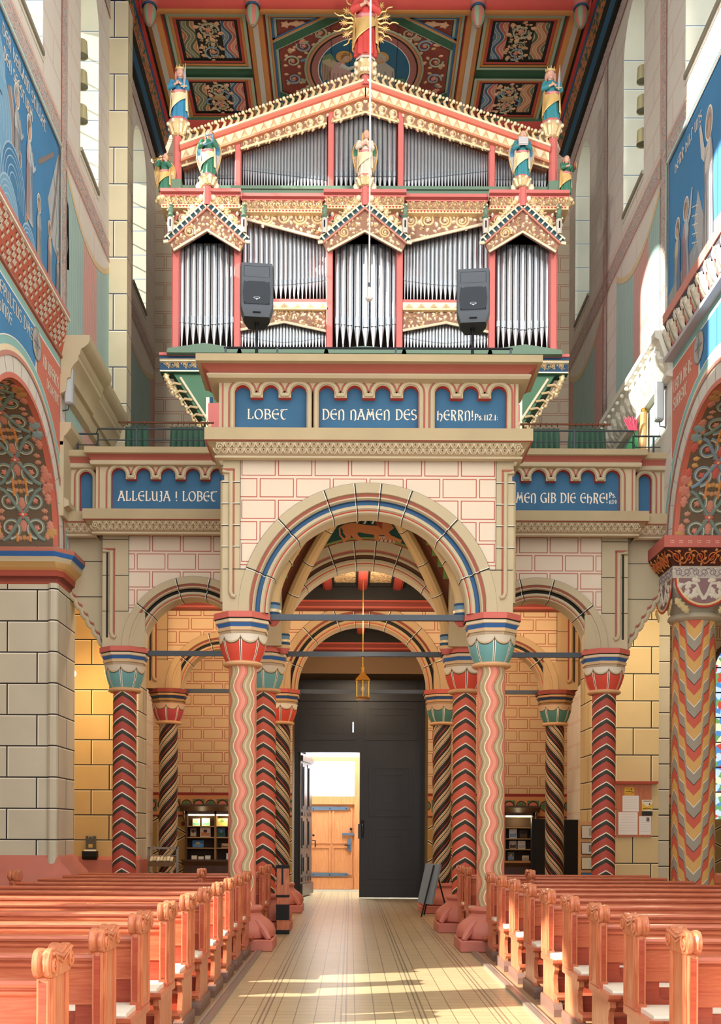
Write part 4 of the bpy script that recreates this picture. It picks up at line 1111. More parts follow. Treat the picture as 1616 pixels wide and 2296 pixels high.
# ---- painted foliage on the soffits of the two nave arches (relief panels)
SOFB = flat('6b5a48', .85)
SC1 = [flat(x, .75) for x in ('76897e', 'c98872', 'c08a70')]; SC2 = [flat(x, .75) for x in ('bd9058', 'c8806c', '8aa0a0')]; SC3 = [flat(x, .75) for x in ('7f96a4', 'c8665a', 'd2a062')]
def soffit(s, far0, far1):
    b = MB(); R_ = AR - .006
    def M(u, v, h):
        # u along X from the nave face outwards, v arc length from the far springing
        a = v / R_
        return Vector((s * (WX + u), ACY + (R_ - h) * math.cos(a), ASZ + (R_ - h) * math.sin(a)))
    n = 40; Lq = PI * R_ * .72
    def strip(u0, u1, m, h=0.0): b.grid([[M(u0, Lq * i / n, h), M(u1, Lq * i / n, h)] for i in range(n + 1)], m)
    strip(.0, .95, SOFB); strip(0, .07, flat('c46a54', .7), .004); strip(.88, .95, flat('c46a54', .7), .004)
    H = .80; uc = .475
    k = 0; v = .06
    while v < Lq - .7:
        # one repeat: crossing stems, four curls, tied bands, flower
        ms = SC1 if s < 0 else (SC3 if k % 2 else SC1)
        for sg in (-1, 1):
            for q in (0, 1):
                cy = v + .19 + .37 * q
                scroll(b, uc + sg * .185, cy, .15, PI / 2 if q else -PI / 2, (sg if q else -sg), M, ms, .003, .018, .40, 1.25, True, 4, flat('c9bfa2', .75))
                leaf(b, uc + sg * .30, cy + .12 * (1 if q else -1), (PI / 2 + sg * -1.0), .20, .14, M, SC2[(k + q) % 3], .003, .014)
                leaf(b, uc + sg * .37, cy - .05, PI / 2, .16, .10, M, ms[1], .003, .012)
            b.rib([(uc + sg * .30, v + .02), (uc + sg * .22, v + .06), (uc, v + .375), (uc - sg * .22, v + .69), (uc - sg * .30, v + .73)], .055, M, ms[0], .004, .018)
            b.box
        rosette(b, uc, v + .375, .07, M, flat('c8625a', .7), .016, .014, 4); rosette(b, uc, v + .375, .025, M, M_GOLD, .03, .008)
        for q in (.06, .69): 
            rosette(b, uc, v + q, .045, M, SC2[0], .006, .012, 8)
            for sg in (-1, 1): b.rib([(uc + sg * .09, v + q - .06), (uc + sg * .09, v + q + .06)], .035, M, M_ORANGE, .018, .006)
        for q, a in ((.20, PI / 2), (.55, -PI / 2)): leaf(b, uc, v + q - (.06 if a > 0 else -.06), a, .17, .13, M, ms[1], .004, .016); 
        v += .755; k += 1
    return b
obj('trim_arch_soffit_left', soffit(-1, 0, 0), kind='structure')
obj('trim_arch_soffit_right', soffit(1, 0, 0), kind='structure')
# ================================================================ THE ORGAN
OS = .0075
def ox(p): return (p - 817) * OS
def oz(p): return 1.45 + (1865 - p) * OS
ORGN = thing('pipe_organ', 'large pipe organ with silver pipes in a pink and gilded carved case above the gallery', 'organ', (0, 18.0, 6.9))
def oobj(name, b, parent, **kw):
    # carved parts stand a little in front of the pipes: keep them at the height they have in the elevation
    ys = min(q.y for q in b.v); zm = sum(q.z for q in b.v) / len(b.v); xs = [q.x for q in b.v]; xm = (min(xs) + max(xs)) / 2
    k = 1 - ys / 18.0; sh = Vector((-k * (xm + .2), 0, -k * (zm - 1.45)))
    b.v = [q + sh for q in b.v]
    o = obj(name, b, parent, **kw); o['top_z'] = max(q.z for q in b.v); o['mid_x'] = xm + sh.x; return o
def MZ(y): return lambda u, v, h: Vector((u, y - h, v))
GS = (M_GOLD, M_GOLDP, M_GOLDP)
# case body
b = MB(); b.plate([(-3.2, 9.3), (3.2, 9.3), (3.2, 12.3), (3.12, 12.95), (0, 14.0), (-3.12, 12.95), (-3.2, 12.3)], [], 'y', 18.42, 19.6, flat('3a2a20', .8)); oobj('case_body', b, ORGN)
b = MB(); b.plate([(-3.3, 9.28), (3.3, 9.28), (2.62, 8.22), (2.62, 6.92), (-2.62, 6.92), (-2.62, 8.22)], [], 'y', 18.02, 19.5, flat('4f7a5e', .6))
oobj('lower_case', b, ORGN, label='green lower case')
for s in (-1, 1):
    # console brackets along the slanting edge
    b = MB(); M = MZ(18.0)
    A, B_ = (s * 3.34, 9.24), (s * 2.60, 8.26)
    b.tube([(s * 3.10, 18.0, 9.10), (s * 2.58, 18.0, 8.30)], .022, M_GOLDP, 8); b.tube([(s * 3.40, 18.02, 9.24), (s * 2.74, 18.02, 8.26)], .012, M_GOLD, 6)
    for k in range(6):
        t = (k + .6) / 6.4; x = s * (3.26 - .60 * t); z = 9.06 - .84 * t
        b.tube([(x - s * .12, 17.99, z), (x, 17.98, z + .02), (x + s * .07, 17.98, z - .03), (x + s * .04, 17.98, z - .10)], [.02, .02, .018, .012], M_GOLD, 6)
        b.ball((x + s * .04, 17.97, z - .09), .033, M_GOLD, 8, 6); b.ball((x + s * .08, 17.97, z + .01), .026, M_GOLDP, 8, 6)
    b.tube([(s * 2.58, 17.98, 8.30), (s * 2.66, 17.98, 8.20), (s * 2.76, 17.98, 8.22), (s * 2.76, 17.98, 8.30), (s * 2.70, 17.98, 8.30)], .025, M_GOLD, 6)
    for k in range(3): leaf(b, s * (3.36 - .05 * k), 9.2 - .12 * k, -1.8 if s > 0 else -1.3, .18, .10, M, M_GOLD, .0, .03)
    oobj('console_bracket', b, ORGN, label='gilded openwork bracket')
    b = MB(); b.rib([(s * 3.03, 9.02), (s * 2.52, 8.34), (s * 2.52, 9.0)], .02, MZ(18.04), M_DKBLUE, .004); b.rib([(s * 3.02, 9.06), (s * 2.50, 8.36)], .014, MZ(18.04), M_GOLDP, .008); oobj('panel_line', b, ORGN)
    b = MB(); b.box(*sorted((s * 2.60, s * 2.66)), 17.99, 18.1, 8.0, 8.75, M_GOLDP); b.box(*sorted((s * 2.55, s * 2.60)), 17.985, 18.1, 8.0, 8.75, M_DKBLUE); b.box(*sorted((s * 2.44, s * 2.62)), 17.98, 18.12, 6.92, 8.65, M_PINK); oobj('corner_strip', b, ORGN)
# base cornice
b = MB()
prof = [(17.84, 9.50), (17.84, 9.455), (17.87, 9.45), (17.87, 9.41), (17.90, 9.40), (17.90, 9.385), (17.96, 9.375), (17.96, 9.245), (17.93, 9.24), (17.93, 9.22), (18.2, 9.21), (18.2, 9.50)]
b.extr(prof, 'x', -3.42, 3.42, None, [M_PINK, M_PINK, M_DKBLUE, M_GOLDP, M_GOLDP, M_GOLDP, M_DKBLUE, M_GOLDP, M_GOLDP, M_GREEN, M_GREEN, M_PINK], False); b.shape(prof, 'x', -3.42, M_DKBLUE); b.shape(prof, 'x', 3.42, M_DKBLUE)
oobj('base_cornice', b, ORGN)
for xa, xb in ((-3.38, -1.5), (1.5, 3.38)):
    b = MB(); strip_scroll(b, xa, xb, 9.25, 9.37, MZ(17.96), GS, .0, .03, .14, .36); oobj('base_frieze', b, ORGN, label='gilded vine frieze')
b = MB()
for (x0, x1, za, zb_) in ((ox(385), ox(541), 9.50, 9.66), (ox(733), ox(905), 9.50, 9.62), (ox(1095), ox(1250), 9.50, 9.66), (ox(541), ox(733), 9.50, 9.57), (ox(905), ox(1095), 9.50, 9.57)):
    xm = (x0 + x1) / 2
    b.plate([(x0 - .04, za), (x1 + .04, za), (x1 + .02, za + .07), (xm, zb_), (x0 - .02, za + .07)], [], 'y', 17.74, 18.4, M_SAGE)
oobj('green_plinth', b, ORGN)
# posts
def post(x, z0, z1, y0=17.80, w_=.105, m=None, dep=.2):
    b = MB(); b.bbox(x - w_ / 2, x + w_ / 2, y0, y0 + dep, z0, z1, m or M_PINK, .012); return oobj('post', b, ORGN, label='pink post')
for x in (-3.18, -2.145, -.589, .589, 2.145, 3.18): post(x, 9.55, 12.05)
# side boards of the outer towers
for s in (-1, 1):
    b = MB(); b.box(*sorted((s * 3.14, s * 3.24)), 17.95, 19.5, 9.5, 12.1, M_PINK); oobj('side_board', b, ORGN)

# ---- pipes: (x, radius, z foot, z mouth, z top, y)
PIPE_M = Mt('polished_tin', .30, .88, .5).done('d2d7dc', .05, 5.0)
PIPE_D = flat('4a5058', .4, .5)
pipes = []
def field(x0, x1, n, zf, zm, zt, y, prof=None):
    ws = [1.0] * n if prof is None else [prof((i + .5) / n) for i in range(n)]
    tot = sum(ws); x = x0
    for i in range(n):
        w_ = (x1 - x0) * ws[i] / tot; xc = x + w_ / 2; x += w_; t = (xc - x0) / (x1 - x0)
        pipes.append((xc, w_ * .46, zf(t), zm(t), zt(t), y))
tent = lambda a, c: (lambda t: a + (c - a) * (1 - abs(2 * t - 1)))
tri = lambda t: 1 + .55 * (1 - abs(2 * t - 1))
for (a, c, za, zc_, zm0, zm1) in ((402, 526, 555, 513, 729, 733), (749, 890, 566, 524, 731, 737), (1111, 1232, 568, 524, 735, 740)):
    field(ox(a), ox(c), 9, lambda t: oz(779), tent(oz(zm0) + .01, oz(zm1) - .02), tent(oz(za) + .14, oz(zc_) + .20), 18.0, tri)
# middle fields, upper row
field(ox(541), ox(734), 20, lambda t: oz(668), lambda t: oz(640) + .22 * (abs(t - .42)) ** 1.5, lambda t: oz(485) + (oz(535) - oz(485)) * t + .04, 18.05, lambda t: 1.45 - .75 * t)
field(ox(904), ox(1097), 20, lambda t: oz(672), lambda t: oz(640) + .22 * (abs(t - .58)) ** 1.5, lambda t: oz(540) + (oz(493) - oz(540)) * t + .04, 18.05, lambda t: .70 + .75 * t)
# lower rows
for (a, c) in ((540, 734), (904, 1097)):
    field(ox(a), ox(c), 27, lambda t: oz(786), lambda t: oz(772) + .10 * abs(2 * t - 1) ** 1.6, tent(oz(741) + .04, oz(720) + .04), 17.98)
# upper work
gl = lambda p: 182 + .352 * abs(p - 817)
def gtop(a, c, d): return lambda t: oz(gl(a + (c - a) * t) + d - .015 * abs(a + (c - a) * t - 817)) + .06
field(ox(747), ox(889), 13, lambda t: oz(417), lambda t: oz(387), gtop(747, 889, 62), 18.15)
for (a, c, fl) in ((539, 733, 1), (904, 1096, -1)):
    field(ox(a), ox(c), 28, lambda t: oz(417), (lambda fl: lambda t: oz(368 + (24 * (t if fl > 0 else 1 - t)) ** 1.0))(fl), gtop(a, c, 62), 18.2, (lambda fl: lambda t: 1 + .5 * (t if fl > 0 else 1 - t))(fl))
for (a, c) in ((408, 525), (1110, 1228)):
    field(ox(a), ox(c), 18, lambda t: oz(417), lambda t: oz(388), gtop(a, c, 60), 18.2)
def pipe_geo(b, p, seg):
    x, r, zf, zm, zt, y = p
    b.lathe([(r * .22, zf), (r * .96, zm - .02), (r, zm), (r, zt)], (x, y, 0), seg, PIPE_M)
    b.poly([(x + r * math.cos(2 * PI * i / seg), y + r * math.sin(2 * PI * i / seg), zt) for i in range(seg)], PIPE_D)
    w_ = r * .74
    b.box(x - w_, x + w_, y - r * 1.02, y - r * .6, zm + .004, zm + max(.010, r * .28), M_BLACK)
    # flattened mouth shield above the slot
    zt2 = zm + r * 2.6
    b.poly([(x - w_, y - r * .92, zm + r * .3), (x + w_, y - r * .92, zm + r * .3), (x + w_, y - r * .86, zt2), (x, y - r * 1.0, zt2 + r * .9), (x - w_, y - r * .86, zt2)], flat('8f979f', .4, .7))
order = sorted(range(len(pipes)), key=lambda i: -pipes[i][1] * (pipes[i][4] - pipes[i][2]))
rest = MB()
for k, i in enumerate(order):
    if k < 100:
        b = MB(); pipe_geo(b, pipes[i], 20); obj('organ_pipe', b, ORGN)
    else: pipe_geo(rest, pipes[i], 12)
obj('small_pipe_ranks', rest, ORGN, kind='stuff')

# ---- lower cross bars in the middle fields
for s, a, c in ((-1, 540, 734), (1, 904, 1097)):
    x0, x1 = ox(a), ox(c)
    b = MB(); b.box(x0, x1, 17.86, 18.1, oz(675), oz(667), M_PINK); b.box(x0, x1, 17.84, 18.08, oz(691), oz(675), M_GOLDP); b.box(x0, x1, 17.80, 18.08, oz(694), oz(690), M_GOLD)
    n = 7
    for k in range(n):
        w_ = (x1 - x0) / n; xm = x0 + w_ * (k + .5)
        q = [(xm - w_ * .42, 17.838, oz(689)), (xm + w_ * .42, 17.838, oz(689)), (xm, 17.838, oz(677))]
        ap = Vector((xm, 17.815, oz(686)))
        for i in range(3): b.poly([q[i], q[(i + 1) % 3], ap], M_GOLD)
    oobj('zigzag_bar', b, ORGN, label='gilded zigzag bar')
    poly = [(x0, oz(737)), (x0, oz(694)), (x1, oz(694)), (x1, oz(741)), ((x0 + x1) / 2, oz(720))]
    b = MB(); b.plate(poly, [], 'y', 17.88, 17.94, M_CARVEBACK)
    fill(b, poly, .115, MZ(17.88), GS, .002, .03, 5 + s)
    b.tube([(x0, 17.86, oz(739)), ((x0 + x1) / 2, 17.86, oz(721)), (x1, 17.86, oz(742))], .022, M_GOLDP, 6)
    oobj('carved_panel', b, ORGN, label='gilded vine carving')
# ---- carved panels above the middle fields
for s, a, c, zo, zi in ((-1, 541, 734, 486, 536), (1, 904, 1097, 541, 494)):
    x0, x1 = ox(a), ox(c)
    poly = [(x0, oz(zo)), (x1, oz(zi)), (x1, oz(462)), (x0, oz(462))]
    b = MB(); b.plate(poly, [], 'y', 17.86, 17.92, M_CARVEBACK)
    fill(b, poly, .135, MZ(17.86), GS, .002, .035, 11 + s)
    b.tube([(x0, 17.84, oz(zo) - .01), (x1, 17.84, oz(zi) - .01)], .024, M_GOLDP, 6)
    oobj('carved_panel', b, ORGN, label='gilded vine carving')
# ---- main cornice
segs = [(-3.36, -2.04, 17.62), (-2.06, -.67, 17.74), (-.68, .68, 17.62), (.67, 2.06, 17.74), (2.04, 3.36, 17.62)]
b = MB()
for (x0, x1, y) in segs:
    b.extr([(y - .05, oz(424)), (y - .05, oz(431)), (y, oz(434)), (y, oz(437)), (y + .6, oz(437)), (y + .6, oz(424))], 'x', x0, x1, None, [M_PINK, flat('9c4844', .6), M_PINK, M_PINK, M_PINK, M_PINK])
    b.box(x0 + .03, x1 - .03, y + .02, y + .5, oz(457), oz(437), M_CARVEBACK)
    b.box(x0 + .01, x1 - .01, y - .01, y + .4, oz(464), oz(456), M_GOLD)
    n = int((x1 - x0) / .055)
    for k in range(n):
        xa = x0 + .02 + k * .055; b.poly([(xa, y - .012, oz(458)), (xa + .05, y - .012, oz(458)), (xa + .025, y - .014, oz(463))], M_RED)
oobj('main_cornice', b, ORGN, label='pink main cornice')
b = MB()
for (x0, x1, y) in segs: strip_scroll(b, x0 + .03, x1 - .03, oz(456.5), oz(437.5), MZ(y + .02), GS, 0, .03, .13, .3)
oobj('cornice_lace', b, ORGN, label='gilded lace frieze')
b = MB(); b.box(-3.22, 3.22, 17.9, 18.6, oz(424), oz(417), M_SAGE); b.extr([(17.86, oz(417)), (17.86, oz(410)), (17.95, oz(406)), (18.5, oz(406)), (18.5, oz(417))], 'x', -3.24, 3.24, M_SAGE)
for s in (-1, 1): b.box(*sorted((s * 3.30, s * 3.05)), 17.78, 18.3, oz(424), oz(403), M_SAGE)
oobj('green_beam', b, ORGN)
# ---- tower gables
STONEJ = flat('23414a', .35)
for ti, (xc, hw) in enumerate(((-2.66, .60), (.0, .66), (2.66, .60))):
    b = MB(); b.plate([(xc - hw, oz(534)), (xc - hw, oz(462)), (xc + hw, oz(462)), (xc + hw, oz(534)), (xc, oz(458))], [], 'y', 17.76, 17.9, M_PINK)
    for s in (-1, 1):
        xa = xc + s * hw * .72
        b.rib([(xa - .16, oz(505)), (xa - .16, oz(486)), (xa, oz(472)), (xa + .16, oz(486)), (xa + .16, oz(505))], .035, MZ(17.76), flat('4a5a58', .6), .004, .02)
        for (dx, dz) in ((-.05, 0), (.05, 0), (0, .07)): b.blob([(xa + dx + .055 * math.cos(i * PI / 6), oz(500) + dz + .055 * math.sin(i * PI / 6)) for i in range(12)], MZ(17.755), M_DKGREEN, .001)
    oobj('tower_spandrel', b, ORGN, label='pink board with dark trefoils')
    b = MB(); M = MZ(17.64)
    ap, ei, eo = (xc, oz(466)), oz(545), oz(534)
    zi_ap, zi_e = oz(515), oz(559)
    poly = [(xc - hw + .05, zi_e), (xc, zi_ap), (xc + hw - .05, zi_e), (xc + hw + .02, oz(540)), (xc, oz(466)), (xc - hw - .02, oz(540))]
    b.plate(poly, [], 'y', 17.64, 17.70, M_CARVEBACK)
    for half_ in (poly[0:2] + [poly[4], poly[5]], [poly[1], poly[2], poly[3], poly[4]]): fill(b, half_, .11, M, GS, .002, .04, 20 + ti)
    b.tube([(xc - hw + .05, 17.62, zi_e), (xc, 17.62, zi_ap), (xc + hw - .05, 17.62, zi_e)], .020, M_GOLDP, 6)
    b.tube([(xc - hw - .02, 17.62, oz(541)), (xc, 17.62, oz(466)), (xc + hw + .02, 17.62, oz(541))], .022, flat('d0806a', .5), 6)
    oobj('gable_panel', b, ORGN, label='gilded vine carving')
    b = MB()
    for s in (-1, 1):
        p0, p1 = (xc, oz(457)), (xc + s * (hw + .06), oz(537))
        b.rib([p0, p1], .085, MZ(17.60), STONEJ, 0, .012)
        d = Vector((p1[0] - p0[0], p1[1] - p0[1])).normalized(); nn = Vector((-d.y, d.x))
        for q in (-.05, .05): b.tube([(p0[0] + nn.x * q, 17.59, p0[1] + nn.y * q), (p1[0] + nn.x * q, 17.59, p1[1] + nn.y * q)], .014, M_GOLDP if q * s > 0 else flat('cf8a78', .5), 6)
        for k in range(9):
            t = (k + .5) / 9; b.obox((p0[0] + (p1[0] - p0[0]) * t, 17.585, p0[1] + (p1[1] - p0[1]) * t), Vector((d.x, 0, d.y)) * .012, (0, .012, 0), Vector((nn.x, 0, nn.y)) * .034, M_GOLDP)
        b.tube([(p1[0] - s * .03, 17.60, p1[1] - .02), (p1[0] + s * .05, 17.60, p1[1] - .03)], .028, M_GOLDP, 6)
    oobj('jewelled_moulding', b, ORGN, label='dark stone set moulding with gold edges')
    b = MB(); M = MZ(17.66)
    for s in (-1, 1):
        for k in range(4):
            t = .16 + k * .245; x = xc + s * (hw + .0) * t; z = oz(455) + (oz(536) - oz(455)) * t + .20 - .02 * k
            scroll(b, x, z, .115, PI / 2, s, M, GS, .0, .05, .30, 1.5, True, 4); b.ball((x, 17.63, z), .05, M_GOLDP, 8, 6)
            leaf(b, x - s * .10, z + .08, 1.2, .14, .09, M, M_GOLD, .01, .03)
        b.ball((xc + s * .14, 17.66, oz(414)), .055, M_GOLDP, 10, 8, (1, .7, 1.2)); b.tube([(xc + s * .05, 17.68, oz(445)), (xc + s * .12, 17.68, oz(430)), (xc + s * .13, 17.67, oz(416))], .028, M_GOLD, 6)
    oobj('gable_crest', b, ORGN, label='gilded leaf crest')
    # pinnacle with capital that carries a statue
    b = MB(); b.lathe([(.075, oz(458)), (.075, oz(405))], (xc, 17.62, 0), 8, M_PINK, None, PI / 8); oobj('pinnacle', b, ORGN, label='pink pinnacle')
    for s in (-1, 1):
        xf = xc + s * (hw + .02)
        b = MB(); b.lathe([(.045, oz(516)), (.05, oz(500)), (.05, oz(484))], (xf, 17.58, 0), 8, M_GREYW); b.box(xf - .012, xf + .012, 17.525, 17.54, oz(505), oz(490), M_BLACK)
        b.lathe([(.03, oz(484)), (.065, oz(480)), (.03, oz(474)), (.05, oz(466)), (.03, oz(460)), (.045, oz(456)), (.0, oz(448))], (xf, 17.58, 0), 10, M_SAGE)
        for k in range(6): b.ball((xf + .05 * math.cos(k), 17.56 + .05 * math.sin(k), oz(482 - 5 * k)), .018, M_GOLD, 6, 5)
        oobj('turret', b, ORGN, label='little turret with green top')
def leaf_capital(x, y, z0, z1, r0, r1, oct_r):
    b = MB()
    H = z1 - z0
    b.lathe([(r0, z0), (r0 * 1.25, z0 + .04 * H), (r0, z0 + .10 * H), (r0 * 1.1, z0 + .4 * H), (r1 * .8, z0 + .72 * H), (r1 * .95, z0 + .80 * H)], (x, y, 0), 16, M_GOLD)
    for k in range(8):
        a = k * PI / 4 + PI / 8
        P = [(x + r * math.sin(a), y - r * math.cos(a), z0 + zz * H) for r, zz in ((r0 * 1.0, .12), (r0 * 1.3, .45), (r1 * .92, .75), (r1 * 1.06, .70), (r1 * 1.02, .58))]
        b.tube(P, [.03, .04, .035, .03, .02], M_GOLD, 6); b.ball(P[3], r1 * .20, M_GOLDP, 8, 6); b.ball(P[1], r1 * .14, M_GOLD, 6, 5)
    b.lathe([(oct_r * .92, z0 + .80 * H), (oct_r, z0 + .84 * H), (oct_r, z0 + .93 * H), (oct_r * .93, z1)], (x, y, 0), 8, None, [M_GREYW, M_PINK, M_PINK], PI / 8)
    b.poly([(x + oct_r * .93 * math.sin(PI / 8 + i * PI / 4), y + oct_r * .93 * math.cos(PI / 8 + i * PI / 4), z1) for i in range(8)], M_PINK)
    return oobj('statue_capital', b, ORGN, label='gilded leaf capital with pink slab')
CAPS = []
for xc in (-2.66, 0, 2.66): CAPS.append(leaf_capital(xc, 17.62, oz(409), oz(385), .08, .13, .13))
# ---- upper work
for p0 in (531.5, 740, 897, 1102): post(ox(p0), oz(420), oz(gl(p0) + 24), 17.98, .098)
for s in (-1, 1):
    b = MB(); b.lathe([(.075, oz(403)), (.075, oz(293))], (s * 3.165, 18.0, 0), 8, M_PINK, None, PI / 8); oobj('corner_pillar', b, ORGN, label='pink octagonal corner pillar')
    CAPS.append(leaf_capital(s * 3.165, 18.0, oz(294), oz(257), .09, .17, .175))
b = MB()
for s in (-1, 1):
    P0, P1 = (0, oz(182)), (s * 3.09, oz(gl(817 + 412)))
    d = Vector((P1[0] - P0[0], P1[1] - P0[1])).normalized(); nn = Vector((0, 1))
    def q(a, t, s=s, P0=P0, P1=P1): return (P0[0] + (P1[0] - P0[0]) * t, P0[1] + (P1[1] - P0[1]) * t - a)
    b.plate([q(-.015, 0), q(.04, 0), q(.04, 1), q(-.015, 1)], [], 'y', 17.88, 18.35, flat('d8705e', .55))
    b.plate([q(-.05, 0), q(-.015, 0), q(-.015, 1), q(-.05, 1)], [], 'y', 17.84, 18.35, M_GOLDP)
oobj('gable_rafter', b, ORGN, label='pink gable rafter with gold top edge')
for s in (-1, 1):
    b = MB()
    def q(a, t, s=s): return (s * 3.09 * t, oz(182) + (oz(gl(1229)) - oz(182)) * t - a)
    b.plate([q(.04, 0), q(.235, 0), q(.235, 1), q(.04, 1)], [], 'y', 17.93, 18.3, M_GOLDP)
    b.plate([q(.225, 0), q(.26, 0), q(.26, 1), q(.225, 1)], [], 'y', 17.90, 18.3, flat('cf8a68', .5))
    n = 19
    for k in range(n):
        t0, t1 = (k + .08) / n, (k + .92) / n; tm = (t0 + t1) / 2
        a0, a1, a2 = q(.22, t0), q(.22, t1), q(.06, tm); ap = q(.17, tm)
        T = [Vector((a0[0], 17.928, a0[1])), Vector((a1[0], 17.928, a1[1])), Vector((a2[0], 17.928, a2[1]))]; A = Vector((ap[0], 17.895, ap[1]))
        for i in range(3): b.poly([T[i], T[(i + 1) % 3], A], M_GOLD)
        for j in range(3):
            u0 = q(.10 + .03 * j, t0 + (tm - t0) * 2 * .9 * .55 - .0), q(.10 + .03 * j, t0 - .1 / n)
    oobj('zigzag_bar', b, ORGN, label='gilded zigzag bar')
    lo = lambda p: gl(p) + 66 - .052 * abs(p - 817)
    for (a, c) in ((817, 889.5), (904, 1096), (1109, 1229)):
        t0, t1 = (a - 817) / 412, (c - 817) / 412
        poly = [q(.262, t0), q(.262, t1), (s * ox(c) if False else s * (c - 817) * OS, oz(lo(c))), (s * (a - 817) * OS, oz(lo(a)))]
        b = MB(); b.plate(poly, [], 'y', 17.97, 18.02, M_CARVEBACK)
        M = MZ(17.97); n = max(2, round((c - a) / 24))
        for k in range(n):
            t = (k + .5) / n; x = poly[3][0] + (poly[2][0] - poly[3][0]) * t
            zt_ = poly[0][1] + (poly[1][1] - poly[0][1]) * t; zb_ = poly[3][1] + (poly[2][1] - poly[3][1]) * t
            H = zt_ - zb_; r = min(H * .46, abs(poly[2][0] - poly[3][0]) / n * .50); z = zt_ - r - .005
            scroll(b, x, z, r, -PI / 2, s, M, GS, .0, .035, .40, .95, False, 0); rosette(b, x, z + .01, r * .55, M, M_GOLDP, .01, .04, 7)
            for g_ in (-1, 1): leaf(b, x + g_ * r * .5, z - r * .9, PI / 2 + g_ * 1.1, r * 1.1, r * .6, M, M_GOLDP, .01, .03)
            for g_ in (-.8, 0, .8): leaf(b, x + g_ * r, z - r * .75, -PI / 2 + s * .5, r * 1.15, r * .55, M, M_GOLD, .005, .03)
            for g_ in (-1, 1): leaf(b, x + g_ * r * .95, z + r * .55, PI / 2 - g_ * .6, r * .7, r * .5, M, M_GOLDP, .005, .03)
        b.tube([(poly[3][0], 17.95, poly[3][1]), (poly[2][0], 17.95, poly[2][1])], .020, M_GOLD, 6)
        oobj('carved_panel', b, ORGN, label='gilded vine carving')
    b = MB(); n = 27
    for k in range(n):
        t = (k + .6) / n; x, z = q(-.045, t)
        b.tube([(x + s * .05, 17.95, z - .01), (x + s * .015, 17.95, z + .05), (x - s * .0, 17.95, z + .10), (x + s * .035, 17.95, z + .145), (x + s * .065, 17.95, z + .125)], [.028, .026, .022, .018, .012], M_GOLD, 6)
        b.ball((x + s * .045, 17.94, z + .148), .030, M_GOLDP, 8, 6); b.ball((x + s * .10, 17.94, z + .128), .022, M_GOLD, 8, 6)
    oobj('gable_crest', b, ORGN, label='gilded crest of curls and beads')
# apex pillar for the topmost figure
b = MB(); b.lathe([(.07, oz(187)), (.07, oz(152))], (0, 17.9, 0), 8, M_PINK, None, PI / 8); oobj('apex_pillar', b, ORGN)
b = MB(); b.lathe([(.10, oz(155)), (.15, oz(153)), (.17, oz(146)), (.15, oz(140)), (.165, oz(128)), (.15, oz(124))], (0, 17.9, 0), 12, M_GOLD)
for k in range(8):
    a = k * PI / 4 + PI / 8
    for zz in (150, 131): b.ball((.165 * math.sin(a), 17.9 - .165 * math.cos(a), oz(zz)), .042, M_GOLDP, 8, 6)
    leaf(b, 0, 0, 0, .01, .01, lambda u, v, h: Vector((u, 17.9, oz(140) + v)), M_GOLD, 0, .01)
b.lathe([(.17, oz(124)), (.175, oz(120)), (.16, oz(115)), (.14, oz(113))], (0, 17.9, 0), 8, None, [M_GREYW, M_PINK, M_GREYW], PI / 8)
b.poly([(.14 * math.sin(i * PI / 4), 17.9 + .14 * math.cos(i * PI / 4), oz(113)) for i in range(8)], M_GREYW)
CAPS.append(oobj('statue_capital', b, ORGN, label='gilded leaf capital with grey slab'))
# side corbels for the trumpeters
for s in (-1, 1):
    b = MB(); x = s * 3.40; b.lathe([(.03, oz(455)), (.09, oz(448)), (.13, oz(440)), (.12, oz(434)), (.09, oz(432)), (.085, oz(425)), (.07, oz(421))], (x, 17.75, 0), 8, None, [M_GOLD, M_GOLD, M_GOLD, M_PINK, M_PINK, M_PINK])
    b.poly([(x + .07 * math.sin(i * PI / 4), 17.75 + .07 * math.cos(i * PI / 4), oz(421)) for i in range(8)], M_PINK)
    for k in range(8): b.ball((x + .12 * math.sin(k * PI / 4), 17.75 - .12 * math.cos(k * PI / 4), oz(441)), .035, M_GOLD, 8, 6)
    _c = oobj('statue_corbel', b, ORGN, label='gilded corner corbel'); CAPS.append(_c)
# ================================================================ PAINTED WOODEN CEILING
CZ = 16.2
b = MB()
BR = (flat('c8bcae', .65), flat('cf8a4c', .6), flat('bd4a40', .6))
F_GRN = flat('3c6448', .65); F_LGR = flat('a8b49c', .65)
b.poly([(-4.0, 17.2, CZ), (4.0, 17.2, CZ), (4.0, 22.4, CZ), (-4.0, 22.4, CZ)], F_GRN)
b.poly([(-4.4, 17.2, CZ + .3), (4.4, 17.2, CZ + .3), (4.4, 22.4, CZ + .3), (-4.4, 22.4, CZ + .3)], M_BLACK)
def MCZ(u, v, h): return Vector((u, v, CZ - h))
def ribx(y):
    b.extr([(y - .20, CZ), (y - .20, CZ - .10), (y - .15, CZ - .16), (y - .06, CZ - .20), (y + .06, CZ - .20), (y + .12, CZ - .16), (y + .16, CZ - .10), (y + .2, CZ)], 'x', -3.98, 3.98, None, [F_GRN, BR[2], BR[2], BR[1], BR[0], BR[1], BR[1], BR[1]])
ribx(19.0); ribx(22.25)
for x in (-3.82, -1.985, 1.985, 3.82):
    b.extr([(x - .17, CZ), (x - .14, CZ - .08), (x - .06, CZ - .11), (x - .05, CZ - .15), (x + .05, CZ - .15), (x + .06, CZ - .11), (x + .14, CZ - .08), (x + .17, CZ)], 'y', 17.2, 22.3, None, [BR[2], BR[1], BR[1], BR[0], BR[1], BR[1], BR[2], BR[2]])
